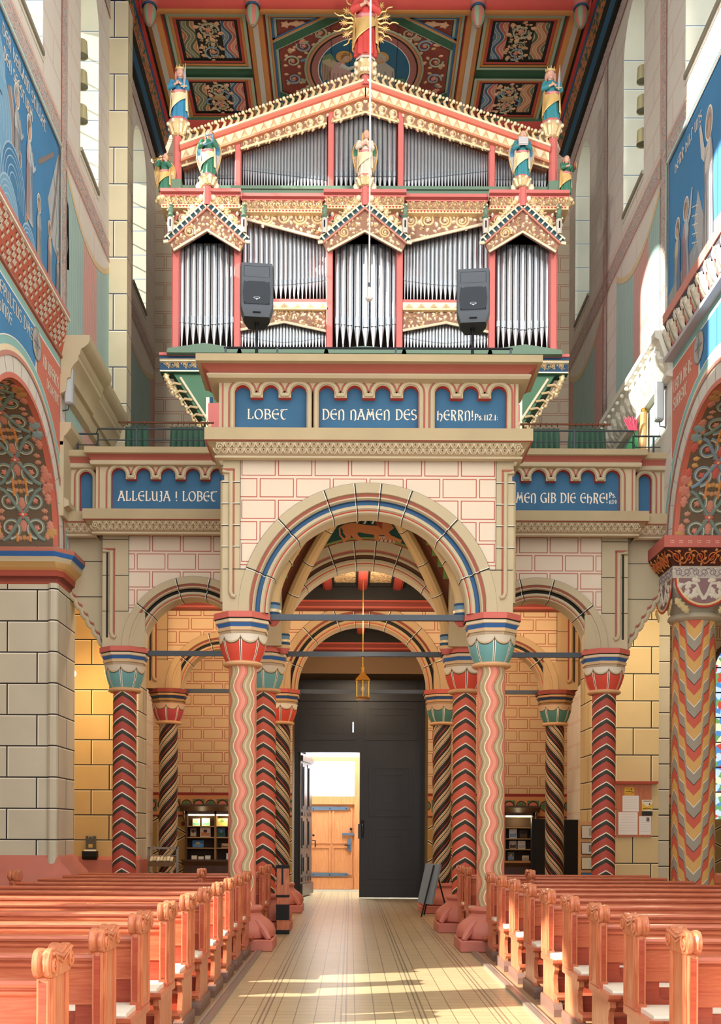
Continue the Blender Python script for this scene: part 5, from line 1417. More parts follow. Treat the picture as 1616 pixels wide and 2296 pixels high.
def frame(x0, x1, y0, y1, cols, step=.07, h0=.0, dh=.015):
    for i, m in enumerate(cols):
        a, c = step * i, step * (i + 1)
        o = [(x0 + a, y0 + a), (x1 - a, y0 + a), (x1 - a, y1 - a), (x0 + a, y1 - a)]; q = [(x0 + c, y0 + c), (x1 - c, y0 + c), (x1 - c, y1 - c), (x0 + c, y1 - c)]
        b.grid([[MCZ(u, v, h0 + dh * (len(cols) - i)) for u, v in o], [MCZ(u, v, h0 + dh * (len(cols) - i)) for u, v in q]], m, True)
def m_wavebands(name, cols):
    m = Mt(name, .7); u, v = m.uv()
    f = (u + (v * 11.0).sin() * .065)
    f = (f / .42 + 20.0).frac()
    n = len(cols); st = []
    for i, c in enumerate(cols): st += [(i / n, 'd8ccb4'), (i / n + .025, c)]
    return m.done(m.ramp(f, st), .04)
WV1 = m_wavebands('wavy_ceiling_border_green', ['6f7458', '8a8668', '5c6248', 'c98a60', 'd39a72', 'b8704e'])
WV2 = m_wavebands('wavy_ceiling_border_blue', ['c4685a', 'd58a70', 'b85a50', '5a7690', '7a92a4', '48627c'])
VINE = [flat(x, .7) for x in ('a3a382', 'd98f74', 'e3b08a')]; VINB = [flat(x, .7) for x in ('6f8ca0', 'd58a78', 'cfa878')]
for s in (-1, 1):
    for k, (y0, y1) in enumerate(((19.25, 20.62), (20.86, 22.12))):
        x0, x1 = sorted((s * 2.16, s * 3.60))
        frame(x0, x1, y0, y1, [F_LGR, BR[1], BR[2], M_BLACK], .055)
        X0, X1, Y0, Y1 = x0 + .22, x1 - .22, y0 + .22, y1 - .18
        b.poly([MCZ(X0, Y0, .004), MCZ(X1, Y0, .004), MCZ(X1, Y1, .004), MCZ(X0, Y1, .004)], M_BLACK)
        wl = .26
        out_, inn = ((X0, X0 + wl), (X1 - wl, X1)) if s < 0 else ((X1 - wl, X1), (X0, X0 + wl))
        for (a, c), m in ((out_, WV1), (inn, WV2)): b.poly([MCZ(a, Y0, .008), MCZ(c, Y0, .008), MCZ(c, Y1, .008), MCZ(a, Y1, .008)], m)
        xa, xb = X0 + wl + .02, X1 - wl - .02; w_ = xb - xa; xm = (xa + xb) / 2; ym = (Y0 + Y1) / 2
        b.poly([MCZ(xa, Y0, .008), MCZ(xb, Y0, .008), MCZ(xb, Y1, .008), MCZ(xa, Y1, .008)], flat('2c241e', .8))
        Mx = lambda u, v, h: MCZ(u, v, h + .008)
        scroll(b, xm, Y0 + w_ * .52, w_ * .44, 0, s, Mx, VINE, .002, .014, .24, 1.2, True, 6, flat('d6ccb0', .7))
        scroll(b, xm - s * w_ * .05, Y1 - w_ * .42, w_ * .38, 2, -s, Mx, VINB if k == 0 else VINE, .002, .014, .26, 1.2, True, 6, flat('d6ccb0', .7))
        fill(b, [(xa, Y0), (xb, Y0), (xb, Y1), (xa, Y1)], .13, Mx, VINE, .0, .008, 30 + k, .26, 0, 1.1)
        if k == 1:
            # a little long-legged bird among the tendrils
            M2 = lambda u, v, h: MCZ(xm + s * u, ym - v, h + .02)
            b.blob([(-.16, .02), (-.06, .09), (.08, .08), (.17, .0), (.06, -.07), (-.08, -.06)], M2, flat('b8956a', .7), .003, .01)
            b.rib([(-.14, .02), (-.2, .12), (-.12, .2), (-.04, .18)], [.07, .05, .04, .03], M2, VINB[0], .006, .01)
            for q in (-.02, .06): b.rib([(q, -.05), (q - .05, -.14), (q + .04, -.2)], .03, M2, VINE[1], .006, .008)
            b.rib([(.16, 0), (.26, -.04), (.28, -.14), (.2, -.18), (.17, -.12)], [.06, .05, .04, .03, .02], M2, VINB[0], .006, .01)
        for q in (1, 2, 3): b.rib([(xa + w_ * q / 4, Y0), (xa + w_ * q / 4, Y1)], .008, Mx, M_BLACK, .011)
# centre octagon with the round picture
cy_, R0 = 20.72, 1.0
frame(-1.80, 1.80, 19.24, 22.1, [F_LGR, BR[1], flat('3d6a94', .6), F_LGR], .045)
b.poly([MCZ(-1.6, 19.4, .006), MCZ(1.6, 19.4, .006), MCZ(1.6, 22.0, .006), MCZ(-1.6, 22.0, .006)], flat('8a4034', .75))
for sx in (-1, 1):
    for sy in (-1, 1):
        ys = cy_ + sy * 1.32
        tri_ = [(sx * 1.62, ys), (sx * .62, ys), (sx * 1.62, ys - sy * .62)]
        P = [tri_[1], tri_[2]]
        for (wd, m, hh, of) in ((.20, F_GRN, .028, 0), (.05, BR[1], .032, .11), (.04, flat('3d6a94', .6), .030, .155), (.016, F_LGR, .034, -.10), (.016, F_LGR, .034, .09)):
            d = Vector((P[1][0] - P[0][0], P[1][1] - P[0][1])).normalized(); nn = Vector((-d.y, d.x)); c_ = Vector((sx * 1.62, ys))
            if (c_ - Vector(P[0])).dot(nn) < 0: nn = -nn
            b.rib([(P[0][0] + nn.x * of - d.x * .12, P[0][1] + nn.y * of - d.y * .12), (P[1][0] + nn.x * of + d.x * .12, P[1][1] + nn.y * of + d.y * .12)], wd, MCZ, m, hh)
        rosette(b, sx * 1.45, ys - sy * .14, .10, MCZ, VINE[2], .02, .01); leaf(b, sx * 1.40, ys - sy * .12, (PI if sx > 0 else 0), .36, .14, MCZ, VINE[2], .02, .008)
M3 = lambda u, v, h: MCZ(u, v, h + .007)
# vine ring between octagon and medallion
for i in range(18):
    a = 2 * PI * (i + .5) / 18; rr = 1.30 + .06 * math.cos(4 * a)
    x, y = rr * math.cos(a) * 1.03, cy_ + rr * math.sin(a)
    if abs(x) < 1.5 and abs(y - cy_) < 1.22:
        scroll(b, x, y, .15, a, 1 if i % 2 else -1, M3, VINE if i % 2 else VINB, .002, .012, .30, 1.3, True, 4, flat('d6ccb0', .7))
oct_ = [(-1.55, cy_ - .68), (-.62, cy_ - 1.25), (.62, cy_ - 1.25), (1.55, cy_ - .68), (1.55, cy_ + .68), (.62, cy_ + 1.25), (-.62, cy_ + 1.25), (-1.55, cy_ + .68)]
R_ = random.Random(4)
for i in range(150):
    x, y = R_.uniform(-1.5, 1.5), cy_ + R_.uniform(-1.2, 1.2)
    if math.hypot(x, y - cy_) > 1.16 and pdist(x, y, oct_) > .10 and abs(math.hypot(x, y - cy_) - 1.31) > .05: leaf(b, x, y, R_.random() * 6.28, .16, .09, M3, (VINE + VINB)[i % 6], .004, .008)
b.rib(arc(0, cy_, 1.13, 1.13, 0, 360, 64), .05, M3, VINE[0], .010, .02)
b.rib(arc(0, cy_, 1.075, 1.075, 0, 360, 64), .06, M3, flat('c98862', .65), .012, .012)
b.rib(arc(0, cy_, 1.03, 1.03, 0, 360, 64), .03, M3, M_BLACK, .012)
b.rib(arc(0, cy_, .95, .95, 0, 360, 64), .14, M3, flat('a86a62', .7), .011)
b.blob([(.89 * math.cos(2 * PI * i / 64), cy_ + .89 * math.sin(2 * PI * i / 64)) for i in range(64)], M3, flat('2f6480', .7), .010)
b.rib(arc(0, cy_, .885, .885, 0, 360, 64), .016, M3, M_HILITE, .013)
# two haloed robed figures turned to each other (v grows towards the portal = downwards in the picture)
def M4(u, v, h): return MCZ(u, cy_ - v, h + .022)
ROBE1, ROBE2, ROBE3 = flat('c49a90', .75), flat('b3a898', .75), flat('8f9aa0', .75); SKIN = flat('c9a084', .7); HALO = flat('cf9a54', .6); FOLD = flat('8c6258', .75)
b.blob([(-.78, -.60), (-.70, -.2), (-.62, .12), (-.50, .24), (-.38, .22), (-.30, .05), (-.20, -.1), (-.24, -.4), (-.22, -.70)], M4, ROBE1, .002, .006)
b.rib([(-.46, .16), (-.30, .06), (-.08, .16)], [.13, .11, .06], M4, flat('c9c4b6', .7), .006, .006)
b.blob([(-.38 + .16 * math.cos(i * PI / 9), .38 + .16 * math.sin(i * PI / 9)) for i in range(18)], M4, HALO, .003)
b.blob([(-.36 + .085 * math.cos(i * PI / 7), .36 + .11 * math.sin(i * PI / 7)) for i in range(14)], M4, SKIN, .006, .006)
b.blob([(-.44, .42), (-.36, .50), (-.27, .44), (-.36, .42), (-.44, .30)], M4, flat('9c6a44', .7), .012, .004)
b.blob([(-.50, .20), (-.66, .42), (-.80, .30), (-.84, .0), (-.80, -.3), (-.70, -.22), (-.66, .0)], M4, flat('b9a888', .75), .001, .004)
b.blob([(-.52, .24), (-.64, .48), (-.78, .40), (-.84, .12), (-.80, .28), (-.66, .34)], M4, flat('6f8a5c', .75), .005)
for k in range(6): b.rib([(-.80 + .03 * k, .22 - .02 * k), (-.80 + .03 * k, -.24 - .0 * k)], .012, M4, FOLD, .007)
for k in range(5): b.rib([(-.66 + .08 * k, -.05), (-.72 + .10 * k, -.62)], .014, M4, FOLD, .009)
b.blob([(.14, -.66), (.16, -.2), (.12, .08), (.24, .22), (.42, .22), (.58, .06), (.60, -.2), (.62, -.62)], M4, ROBE2, .002, .006)
b.blob([(.24, -.62), (.26, -.10), (.42, -.06), (.50, -.60)], M4, ROBE3, .007, .004)
b.blob([(.30 + .17 * math.cos(i * PI / 9), .36 + .16 * math.sin(i * PI / 9)) for i in range(18)], M4, HALO, .003)
b.blob([(.27 + .085 * math.cos(i * PI / 7), .34 + .105 * math.sin(i * PI / 7)) for i in range(14)], M4, SKIN, .006, .006)
b.blob([(.22, .42), (.32, .50), (.42, .40), (.40, .20), (.35, .30), (.33, .40)], M4, ROBE2, .012, .004)
for k in range(6): b.rib([(.20 + .07 * k, .0 if k % 2 else -.2), (.18 + .085 * k, -.62)], .013, M4, FOLD, .012)
b.blob([(.62, -.30), (.80, -.30), (.80, -.2), (.62, -.2)], M4, flat('5f8a60', .7), .003); b.blob([(.64, -.60), (.78, -.60), (.78, -.31), (.64, -.31)], M4, BR[1], .002)
for q in (-.62, -.28, .0, .28, .62): b.rib([(q, cy_ - 1.25), (q, cy_ + 1.25)], .007, M3, M_BLACK, .018)
b.box(-4.4, 4.4, 10.5, 17.2, CZ, CZ + .1, F_GRN)
for y in (11.0, 13.0, 15.0, 17.0): ribx(y)
obj('ceiling', b, kind='structure')
# carved pendants
K1, K2 = flat('7d9a7c', .6), flat('b8685c', .6)
def pendant(x, y, label):
    t = thing('ceiling_pendant', label, 'pendant', (x, y, 15.55), 'striped pendants of the ceiling')
    c = MB()
    for k in range(10):
        a0 = 2 * PI * k / 10
        c.lathe([(.0, 15.62), (.05, 15.64), (.10, 15.72), (.125, 15.82), (.115, 15.92), (.10, 15.96)], (x, y, 0), 4, K1 if k % 2 else K2, None, 0, 1, 1, a0, a0 + 2 * PI / 10)
    obj('bud', c, t)
    c = MB(); c.lathe([(.125, 15.95), (.135, 15.97), (.125, 15.99), (.12, 15.99), (.17, 16.12)], (x, y, 0), 16, None, [M_DKBLUE, M_DKBLUE, K2, K2]); obj('collar', c, t)
pendant(-3.80, 18.86, 'striped green and pink ceiling pendant at the left wall'); pendant(-1.985, 18.86, 'striped ceiling pendant left of the starry figure')
pendant(1.985, 18.86, 'striped ceiling pendant right of the starry figure'); pendant(3.80, 18.86, 'striped green and pink ceiling pendant at the right wall')
# ================================================================ CARVED FIGURES ON THE ORGAN
S_FLESH = flat('dcae98', .55); S_HAIR = flat('9a6a40', .6); S_GILT = flat('e6bf7c', .38, .25); S_TEAL = flat('3f8a94', .5); S_BLUE = flat('4a80a8', .5)
S_ROSE = flat('d98a8c', .5); S_CREAM = flat('ecd9b0', .5); S_GRN = flat('3f7a62', .5); S_REDC = flat('d0504c', .5); S_STONE = flat('b9b4b8', .55)
def voxel(o, vox, smooth=2):
    r = o.modifiers.new('remesh', 'REMESH'); r.mode = 'VOXEL'; r.voxel_size = vox; r.use_smooth_shade = True
    s = o.modifiers.new('smooth', 'SMOOTH'); s.factor = .5; s.iterations = smooth
def robe_rows(H, prof, nf, amp, sway=0.0, n=48, ph=0.0):
    rows = []
    for (t, rx, ry) in prof:
        f = amp * max(0, (1 - t / .9)) ; cx = sway * math.sin(t * PI)
        rows.append([Vector((cx + rx * H * (1 + f * math.cos(nf * a + ph + t * 3)) * math.sin(a), -ry * H * (1 + f * math.cos(nf * a + ph + t * 3)) * math.cos(a), t * H)) for a in [2 * PI * j / n for j in range(n)]])
    return rows
def figure(name, label, group, loc, H, rot=0.0, under=S_TEAL, cloak=S_CREAM, hair=S_HAIR, wings=None, crown=False, pose='book', prop=None, sway=.02):
    """standing robed figure about 5.5 heads tall; local frame looks to -Y"""
    t = thing(name, label, 'statue', (0, 0, 0), group)
    hz = .86 * H; hr = .085 * H
    # body: head, neck, shoulders, arms and hands as one surface
    b = MB()
    b.ball((sway, -.01 * H, hz + .01 * H), hr, S_FLESH, 16, 12, (.80, .92, 1.12)); b.ball((sway, -hr * .55, hz - hr * .55), hr * .45, S_FLESH, 10, 8)
    b.tube([(sway, -hr * .85, hz + hr * .15), (sway, -hr * 1.12, hz - hr * .18), (sway, -hr * .9, hz - hr * .28)], [hr * .10, hr * .17, hr * .12], S_FLESH, 8)
    for s in (-1, 1): b.ball((sway + s * hr * .80, 0, hz), hr * .2, S_FLESH, 8, 6, (.5, .8, 1.2)); b.ball((sway + s * hr * .36, -hr * .84, hz + hr * .06), hr * .13, S_FLESH, 8, 6)
    b.tube([(sway - hr * .28, -hr * .90, hz - hr * .50), (sway, -hr * 1.0, hz - hr * .52), (sway + hr * .28, -hr * .90, hz - hr * .50)], hr * .10, S_FLESH, 6)
    b.tube([(sway, 0, hz - hr * .6), (sway * .8, .005 * H, .755 * H), (sway * .6, .01 * H, .70 * H), (0, .0, .5 * H)], [hr * .45, hr * .48, .085 * H, .08 * H], S_FLESH, 12)
    if pose == 'cross': AR_ = {-1: ((-.12, -.02, .70), (-.155, -.06, .585), (-.03, -.135, .60)), 1: ((.12, -.02, .70), (.15, -.05, .575), (.02, -.13, .62))}
    elif pose == 'horn': AR_ = {-1: ((-.11, -.02, .71), (-.16, -.10, .62), (-.08, -.21, .74)), 1: ((.11, -.02, .71), (.15, -.12, .60), (.05, -.21, .68))}
    elif pose == 'drum': AR_ = {-1: ((-.11, -.02, .71), (-.15, -.09, .58), (-.04, -.17, .60)), 1: ((.11, -.02, .71), (.17, -.08, .60), (.13, -.19, .66))}
    elif pose == 'harp': AR_ = {-1: ((-.12, -.02, .71), (-.16, -.07, .58), (-.06, -.15, .60)), 1: ((.12, -.02, .71), (.16, -.06, .60), (.08, -.14, .67))}
    else: AR_ = {-1: ((-.12, -.02, .71), (-.155, -.07, .575), (-.055, -.15, .60)), 1: ((.12, -.02, .71), (.155, -.07, .575), (.055, -.15, .60))}
    for s in (-1, 1):
        a, e, h = [Vector(q) * H for q in AR_[s]]
        b.tube([a, (a + e) / 2, e, (e + h) / 2, h], [.042 * H, .038 * H, .034 * H, .028 * H, .020 * H], S_FLESH, 10)
        d = (h - e).normalized(); up = Vector((0, 0, 1)); sd = d.cross(up).normalized(); up = sd.cross(d)
        b.ball(h + d * .016 * H, .024 * H, S_FLESH, 8, 6, (1, 1, .8))
        for k in range(4):
            o_ = up * (.014 - .0095 * k) * H; L_ = (.040, .046, .043, .034)[k] * H
            b.tube([h + d * .018 * H + o_, h + d * (.018 * H + L_ * .6) + o_, h + d * (.018 * H + L_) + o_ - sd * .010 * H * s], [.0075 * H, .007 * H, .005 * H], S_FLESH, 6)
        b.tube([h + d * .006 * H + up * .018 * H, h + d * .026 * H + up * .034 * H], [.0085 * H, .006 * H], S_FLESH, 6)
    o = obj('body', b, t); voxel(o, .0075 * H, 2)
    # eyes and mouth
    for s in (-1, 1):
        b = MB()
        b.ball((sway + s * hr * .34, -hr * .90, hz + hr * .08), hr * .11, M_WHITE, 8, 6, (1.3, .4, .7)); b.ball((sway + s * hr * .34, -hr * .945, hz + hr * .08), hr * .06, M_BLACK, 6, 5, (1, .3, 1))
        b.tube([(sway + s * hr * .16, -hr * .93, hz + hr * .27), (sway + s * hr * .36, -hr * .90, hz + hr * .32), (sway + s * hr * .52, -hr * .78, hz + hr * .25)], hr * .04, hair, 5); obj('painted_eye', b, t)
    b = MB()
    b.tube([(sway - hr * .2, -hr * .98, hz - hr * .51), (sway, -hr * 1.06, hz - hr * .54), (sway + hr * .2, -hr * .98, hz - hr * .51)], hr * .055, S_REDC, 5)
    obj('painted_mouth', b, t)
    # hair with long locks
    b = MB()
    b.ball((sway, .016 * H, hz + .022 * H), hr * 1.03, hair, 16, 12, (.92, .96, 1.04))
    for s in (-1, 1):
        for k in range(4):
            a = .15 + .38 * k; x = sway + s * hr * .90 * math.cos(a * .6); y = hr * (.05 + .28 * k)
            b.tube([(x * .95, y - hr * .2, hz + hr * .45), (x + s * hr * .12, y - hr * .05, hz - hr * .3), (x + s * hr * .05, y, hz - hr * 1.0), (x + s * hr * .22, y - hr * .05, hz - hr * 1.6)], [hr * .26, hr * .26, hr * .24, hr * .12], hair, 8)
    o = obj('hair', b, t); voxel(o, .010 * H, 2)
    # robe and cloak
    b = MB()
    prof = [(0, .135, .115), (.03, .14, .12), (.15, .128, .11), (.30, .120, .10), (.42, .115, .095), (.50, .105, .085), (.56, .098, .08), (.64, .115, .085), (.70, .118, .075), (.735, .085, .06), (.765, .045, .042)]
    rr = robe_rows(H, prof, 9, .10, sway * .6); b.grid(rr, under, True); b.poly(rr[0], under)
    for s in (-1, 1):
        a, e, h = [Vector(q) * H for q in AR_[s]]
        b.tube([a + Vector((0, 0, .01 * H)), (a + e) / 2, e, e + (h - e) * .45, e + (h - e) * .72], [.052 * H, .052 * H, .052 * H, .050 * H, .045 * H], under, 12)
    obj('robe', b, t)
    b = MB()
    nC = 40; rows = []
    for i in range(15):
        q = i / 14; z = .715 - .56 * q
        row = []
        for j in range(nC + 1):
            u = j / nC; a = math.radians(58 + 244 * u) + PI; hem = .10 * math.sin(u * PI * 1.0) * q
            fold = 1 + .07 * q * math.cos(11 * a + 2 * q)
            rx, ry = (.138 + .02 * q) * fold, (.105 + .028 * q) * fold
            row.append(Vector((rx * H * math.sin(a + PI), ry * H * -math.cos(a + PI), (z - hem * (1 if u > .5 else .6)) * H)))
        rows.append(row)
    b.grid(rows, cloak)
    # drape slung across the front
    rows = []
    for i in range(13):
        q = i / 12
        row = []
        for j in range(17):
            u = j / 16; a = math.radians(-78 + 156 * u); zt_ = .50 - .03 * u + .02 * math.cos(6 * u) ; zb_ = .14 + .26 * u
            z = zt_ + (zb_ - zt_) * q; f = 1 + .05 * math.cos(10 * u + 5 * q)
            row.append(Vector((.128 * f * H * math.sin(a) * (1 + .1 * q), -.112 * f * H * math.cos(a) * (1 + .14 * q) - .004, z * H)))
        rows.append(row)
    b.grid(rows, cloak)
    b.tube([(-.115 * H, -.06 * H, .50 * H), (-.05 * H, -.115 * H, .475 * H), (.05 * H, -.112 * H, .48 * H), (.12 * H, -.055 * H, .515 * H)], [.022 * H, .028 * H, .028 * H, .02 * H], S_ROSE, 8)
    o = obj('cloak', b, t); sm = o.modifiers.new('thick', 'SOLIDIFY'); sm.thickness = .008 * H
    if wings:
        for s in (-1, 1):
            b = MB()
            ol = [(.03, .68), (.09, .76), (.16, .77), (.225, .70), (.255, .58), (.25, .44), (.215, .28), (.165, .12), (.13, .20), (.10, .34), (.06, .50)]
            pts = [(s * x * H, z * H) for x, z in ol]
            Mw = lambda u, v, h: Vector((u, .075 * H + abs(u) * .10 - h, v))
            b.blob(pts, Mw, wings[1], .0, .012 * H)
            b.blob(pts, lambda u, v, h: Mw(u, v, -h - .008 * H), wings[1], .0, .004)
            up_ = [(s * x * H, z * H) for x, z in [(.05, .66), (.10, .73), (.16, .74), (.21, .67), (.235, .56), (.22, .46), (.14, .50), (.08, .56)]]
            b.blob(up_, Mw, wings[0], .012 * H, .010 * H)
            for k in range(7):
                x0, z0 = .10 + .022 * k, .50 - .005 * k; x1, z1 = .135 + .014 * k, .16 + .045 * k
                b.rib([(s * x0 * H, z0 * H), (s * (x0 + x1 + .03) / 2 * H, (z0 + z1) / 2 * H), (s * x1 * H, z1 * H)], .020 * H, Mw, wings[1] if k % 2 else S_STONE, .014 * H, .006)
            P = [Vector((s * x * H, .070 * H + abs(x * H) * .10 - .01, z * H)) for x, z in ol[:8]]
            b.tube(P, [.008 * H] + [.012 * H] * 6 + [.006 * H], S_GILT, 8)
            obj('wing', b, t)
    if crown:
        b = MB(); z0 = hz + hr * .75
        b.lathe([(hr * .92, z0), (hr * 1.0, z0 + hr * .3), (hr * .94, z0 + hr * .3), (hr * .86, z0 + hr * .02)], (sway, .01 * H, 0), 20, S_GILT)
        for k in range(8):
            a = k * PI / 4; c_ = Vector((sway + hr * .97 * math.sin(a), .01 * H - hr * .97 * math.cos(a), z0 + hr * .28))
            b.tube([c_, c_ + Vector((0, 0, hr * .42))], [hr * .18, hr * .07], S_GILT, 6); b.ball(c_ + Vector((0, 0, hr * .45)), hr * .11, S_GILT, 6, 5)
        obj('crown', b, t)
    if prop == 'sword':
        b = MB(); b.tube([(.10 * H, -.13 * H, .52 * H), (.115 * H, -.12 * H, .70 * H), (.13 * H, -.11 * H, .98 * H)], [.016 * H, .022 * H, .004 * H], S_STONE, 4); b.tube([(.05 * H, -.135 * H, .55 * H), (.16 * H, -.125 * H, .56 * H)], .011 * H, S_GILT, 6); obj('attribute', b, t)
    elif prop == 'book':
        b = MB(); b.obox((0, -.17 * H, .66 * H), (.10 * H, 0, 0), (0, .012 * H, -.02 * H), (0, .02 * H, .07 * H), S_STONE); b.obox((0, -.184 * H, .665 * H), (.092 * H, 0, 0), (0, .004 * H, -.01 * H), (0, .018 * H, .064 * H), flat('c9c6c8', .6)); obj('tablet', b, t)
    elif prop == 'horn':
        b = MB(); b.tube([(0, -.10 * H, hz - hr * .5), (-.03 * H, -.2 * H, .76 * H), (-.12 * H, -.27 * H, .69 * H), (-.22 * H, -.31 * H, .62 * H), (-.25 * H, -.32 * H, .60 * H)], [.010 * H, .012 * H, .017 * H, .035 * H, .065 * H], M_BRASS, 14, False, False)
        b.ball((-.25 * H, -.32 * H, .60 * H), .05 * H, S_STONE, 10, 8, (.7, .5, 1)); obj('trumpet', b, t)
    elif prop == 'drum':
        b = MB(); c_ = Vector((.13 * H, -.21 * H, .62 * H)); ax_ = Vector((.9, -.4, .1)).normalized()
        b.tube([c_ - ax_ * .025 * H, c_ + ax_ * .025 * H], .085 * H, flat('8a4638', .6), 20); b.tube([c_ + ax_ * .024 * H, c_ + ax_ * .030 * H], .092 * H, S_GILT, 20); b.tube([c_ + ax_ * .028 * H, c_ + ax_ * .031 * H], .078 * H, flat('a8705c', .6), 20); obj('tambourine', b, t)
    elif prop == 'harp':
        b = MB(); b.tube([(-.05 * H, -.16 * H, .55 * H), (.10 * H, -.17 * H, .60 * H), (.12 * H, -.17 * H, .76 * H), (-.02 * H, -.17 * H, .74 * H), (-.05 * H, -.16 * H, .55 * H)], .012 * H, S_BLUE, 8); obj('psaltery', b, t)
    t.location = loc; t.rotation_euler = (0, 0, rot)
    return t
def cap(i): c = CAPS[i]; return c['mid_x'], c['top_z']
figs = 'carved figures on the organ'
x, z = cap(0); figure('angel_statue', 'winged angel in cream and green robe on the left pinnacle of the organ', figs, (x, 17.62, z), .80, 0, S_GRN, S_CREAM, S_HAIR, (S_BLUE, flat('c9b8a8', .5)), False, 'harp', 'harp')
x, z = cap(1); figure('angel_statue', 'winged angel in white and cream robe on the middle pinnacle of the organ', figs, (x, 17.62, z), .80, 0, flat('d9cdbc', .5), S_CREAM, flat('c9a06a', .6), (S_GRN, flat('c99a6c', .5)), False, 'cross', None)
x, z = cap(2); figure('angel_statue', 'winged angel in teal holding a grey tablet on the right pinnacle', figs, (x, 17.62, z), .80, 0, S_TEAL, S_CREAM, flat('b8864e', .6), (S_BLUE, flat('c9c0b8', .5)), False, 'book', 'book')
x, z = cap(3); figure('crowned_statue', 'crowned figure in blue and cream on the left corner pillar of the organ', figs, (x, 18.0, z), .93, 0, flat('3f88b0', .5), S_CREAM, flat('b8807c', .6), None, True, 'cross', 'sword')
x, z = cap(4); figure('crowned_statue', 'crowned figure in gold and teal with a sword on the right corner pillar', figs, (x, 18.0, z), .93, 0, S_TEAL, S_GILT, flat('c08a7c', .6), None, True, 'cross', 'sword', -.02)
x, z = cap(5)
TOPF = figure('radiant_statue', 'topmost figure in gold and red ringed by gilded rays and stars at the organ apex', figs, (x, 17.9, z), 1.30, 0, S_REDC, S_GILT, S_HAIR, None, True, 'cross', None, 0)
b = MB(); R_ = random.Random(3)
for k in range(26):
    a = PI * (-.62 + 2.24 * k / 25); 
    ca, sa = math.cos(a), math.sin(a); L0, L1 = .15, .42 + .10 * (k % 2) + .04 * R_.random()
    wob = .018 if k % 2 else 0
    P = [(L0 + (L1 - L0) * i / 8, wob * math.sin(i * 2.2)) for i in range(9)]
    b.tube([(ca * u - sa * v, .04, .62 + sa * u + ca * v) for u, v in P], [.020 * (1 - .8 * i / 8) + .003 for i in range(9)], S_GILT, 6)
    if k % 2 == 0:
        cx, cz = ca * (L1 - .08), .62 + sa * (L1 - .08)
        for q in range(5):
            d = q * PI / 5 + a; b.tube([(cx - .07 * math.cos(d), .035, cz - .07 * math.sin(d)), (cx, .03, cz), (cx + .07 * math.cos(d), .035, cz + .07 * math.sin(d))], [.003, .012, .003], S_GILT, 5)
obj('ray_wreath', b, TOPF, label='gilded wreath of rays and stars')
x, z = cap(6); figure('trumpeter_statue', 'small gilded angel blowing a trumpet at the left edge of the organ', figs, (x, 17.75, z), .66, 0, S_GRN, S_GILT, S_HAIR, (S_GILT, S_GILT), False, 'horn', 'horn')
x, z = cap(7); figure('drummer_statue', 'small gilded figure with a tambourine at the right edge of the organ', figs, (x, 17.75, z), .66, .35, S_GRN, S_GILT, flat('b8806a', .6), None, False, 'drum', 'drum')
# ================================================================ WALL PAINTINGS, CORNICES
def MW(s, h0=0.0): 
    # left wall: u = Y ; right wall the same u, so text there is laid out with -u
    return lambda u, v, h: Vector((s * (WX - h0 - h), u, v))
FB = Mt('fresco_sky_blue', .85).done('4a86b4', .14, 1.2)
PCN = [0]
def person(mb, M, x, z, H, robe, robe2, halo=True, face=1, hair='7a6a60', arm=None, lean=0.0, sx=1.0):
    PCN[0] += 1; M0_ = M; ofs = .0009 * (PCN[0] % 8); M = lambda u, v, h: M0_(u, v, h + ofs)
    P = lambda pts: [(x + sx * (a + lean * b) * H, z + b * H) for a, b in pts]
    R1, R2 = flat(robe, .85), flat(robe2, .85)
    LN = flat('8d8f98', .85)
    if halo: 
        mb.blob(P([(.0 + .12 * math.cos(i * PI / 10), .88 + .12 * math.sin(i * PI / 10)) for i in range(20)]), M, flat('b9a8a0', .8), .002)
        mb.rib(P([(.0 + .12 * math.cos(i * PI / 10), .88 + .12 * math.sin(i * PI / 10)) for i in range(21)]), .014 * H, M, M_HILITE, .003)
    mb.blob(P([(-.17, 0), (-.15, .25), (-.13, .45), (-.15, .62), (-.10, .74), (.0, .77), (.10, .74), (.15, .62), (.12, .45), (.16, .25), (.2, 0)]), M, R1, .004)
    mb.blob(P([(-.17, 0), (-.15, .3), (-.14, .6), (-.06, .75), (-.02, .5), (.05, .3), (.02, .0)]), M, R2, .006)
    mb.blob(P([(.0 + .065 * math.cos(i * PI / 8), .86 + .08 * math.sin(i * PI / 8)) for i in range(16)]), M, flat('c9a690', .8), .006)
    mb.blob(P([(-.075 * face, .80), (-.085 * face, .90), (-.02, .955), (.06 * face, .92), (.02, .90), (-.03 * face, .86)]), M, flat(hair, .85), .008)
    if arm: mb.rib(P([(.08, .68), (.20, .55 if arm != 'up' else .74), (.30, .62 if arm != 'up' else .98)]), [.10 * H, .08 * H, .04 * H], M, R1, .009)
    for k in range(5): mb.rib(P([(-.10 + .05 * k, .55), (-.12 + .06 * k, .3), (-.14 + .07 * k, .03)]), .010 * H, M, LN, .0105)
    mb.rib(P([(-.17, 0), (-.15, .25), (-.13, .45), (-.15, .62), (-.10, .74)]), .012 * H, M, LN, .0105); mb.rib(P([(.2, 0), (.16, .25), (.12, .45), (.15, .62), (.10, .74)]), .012 * H, M, LN, .0105)
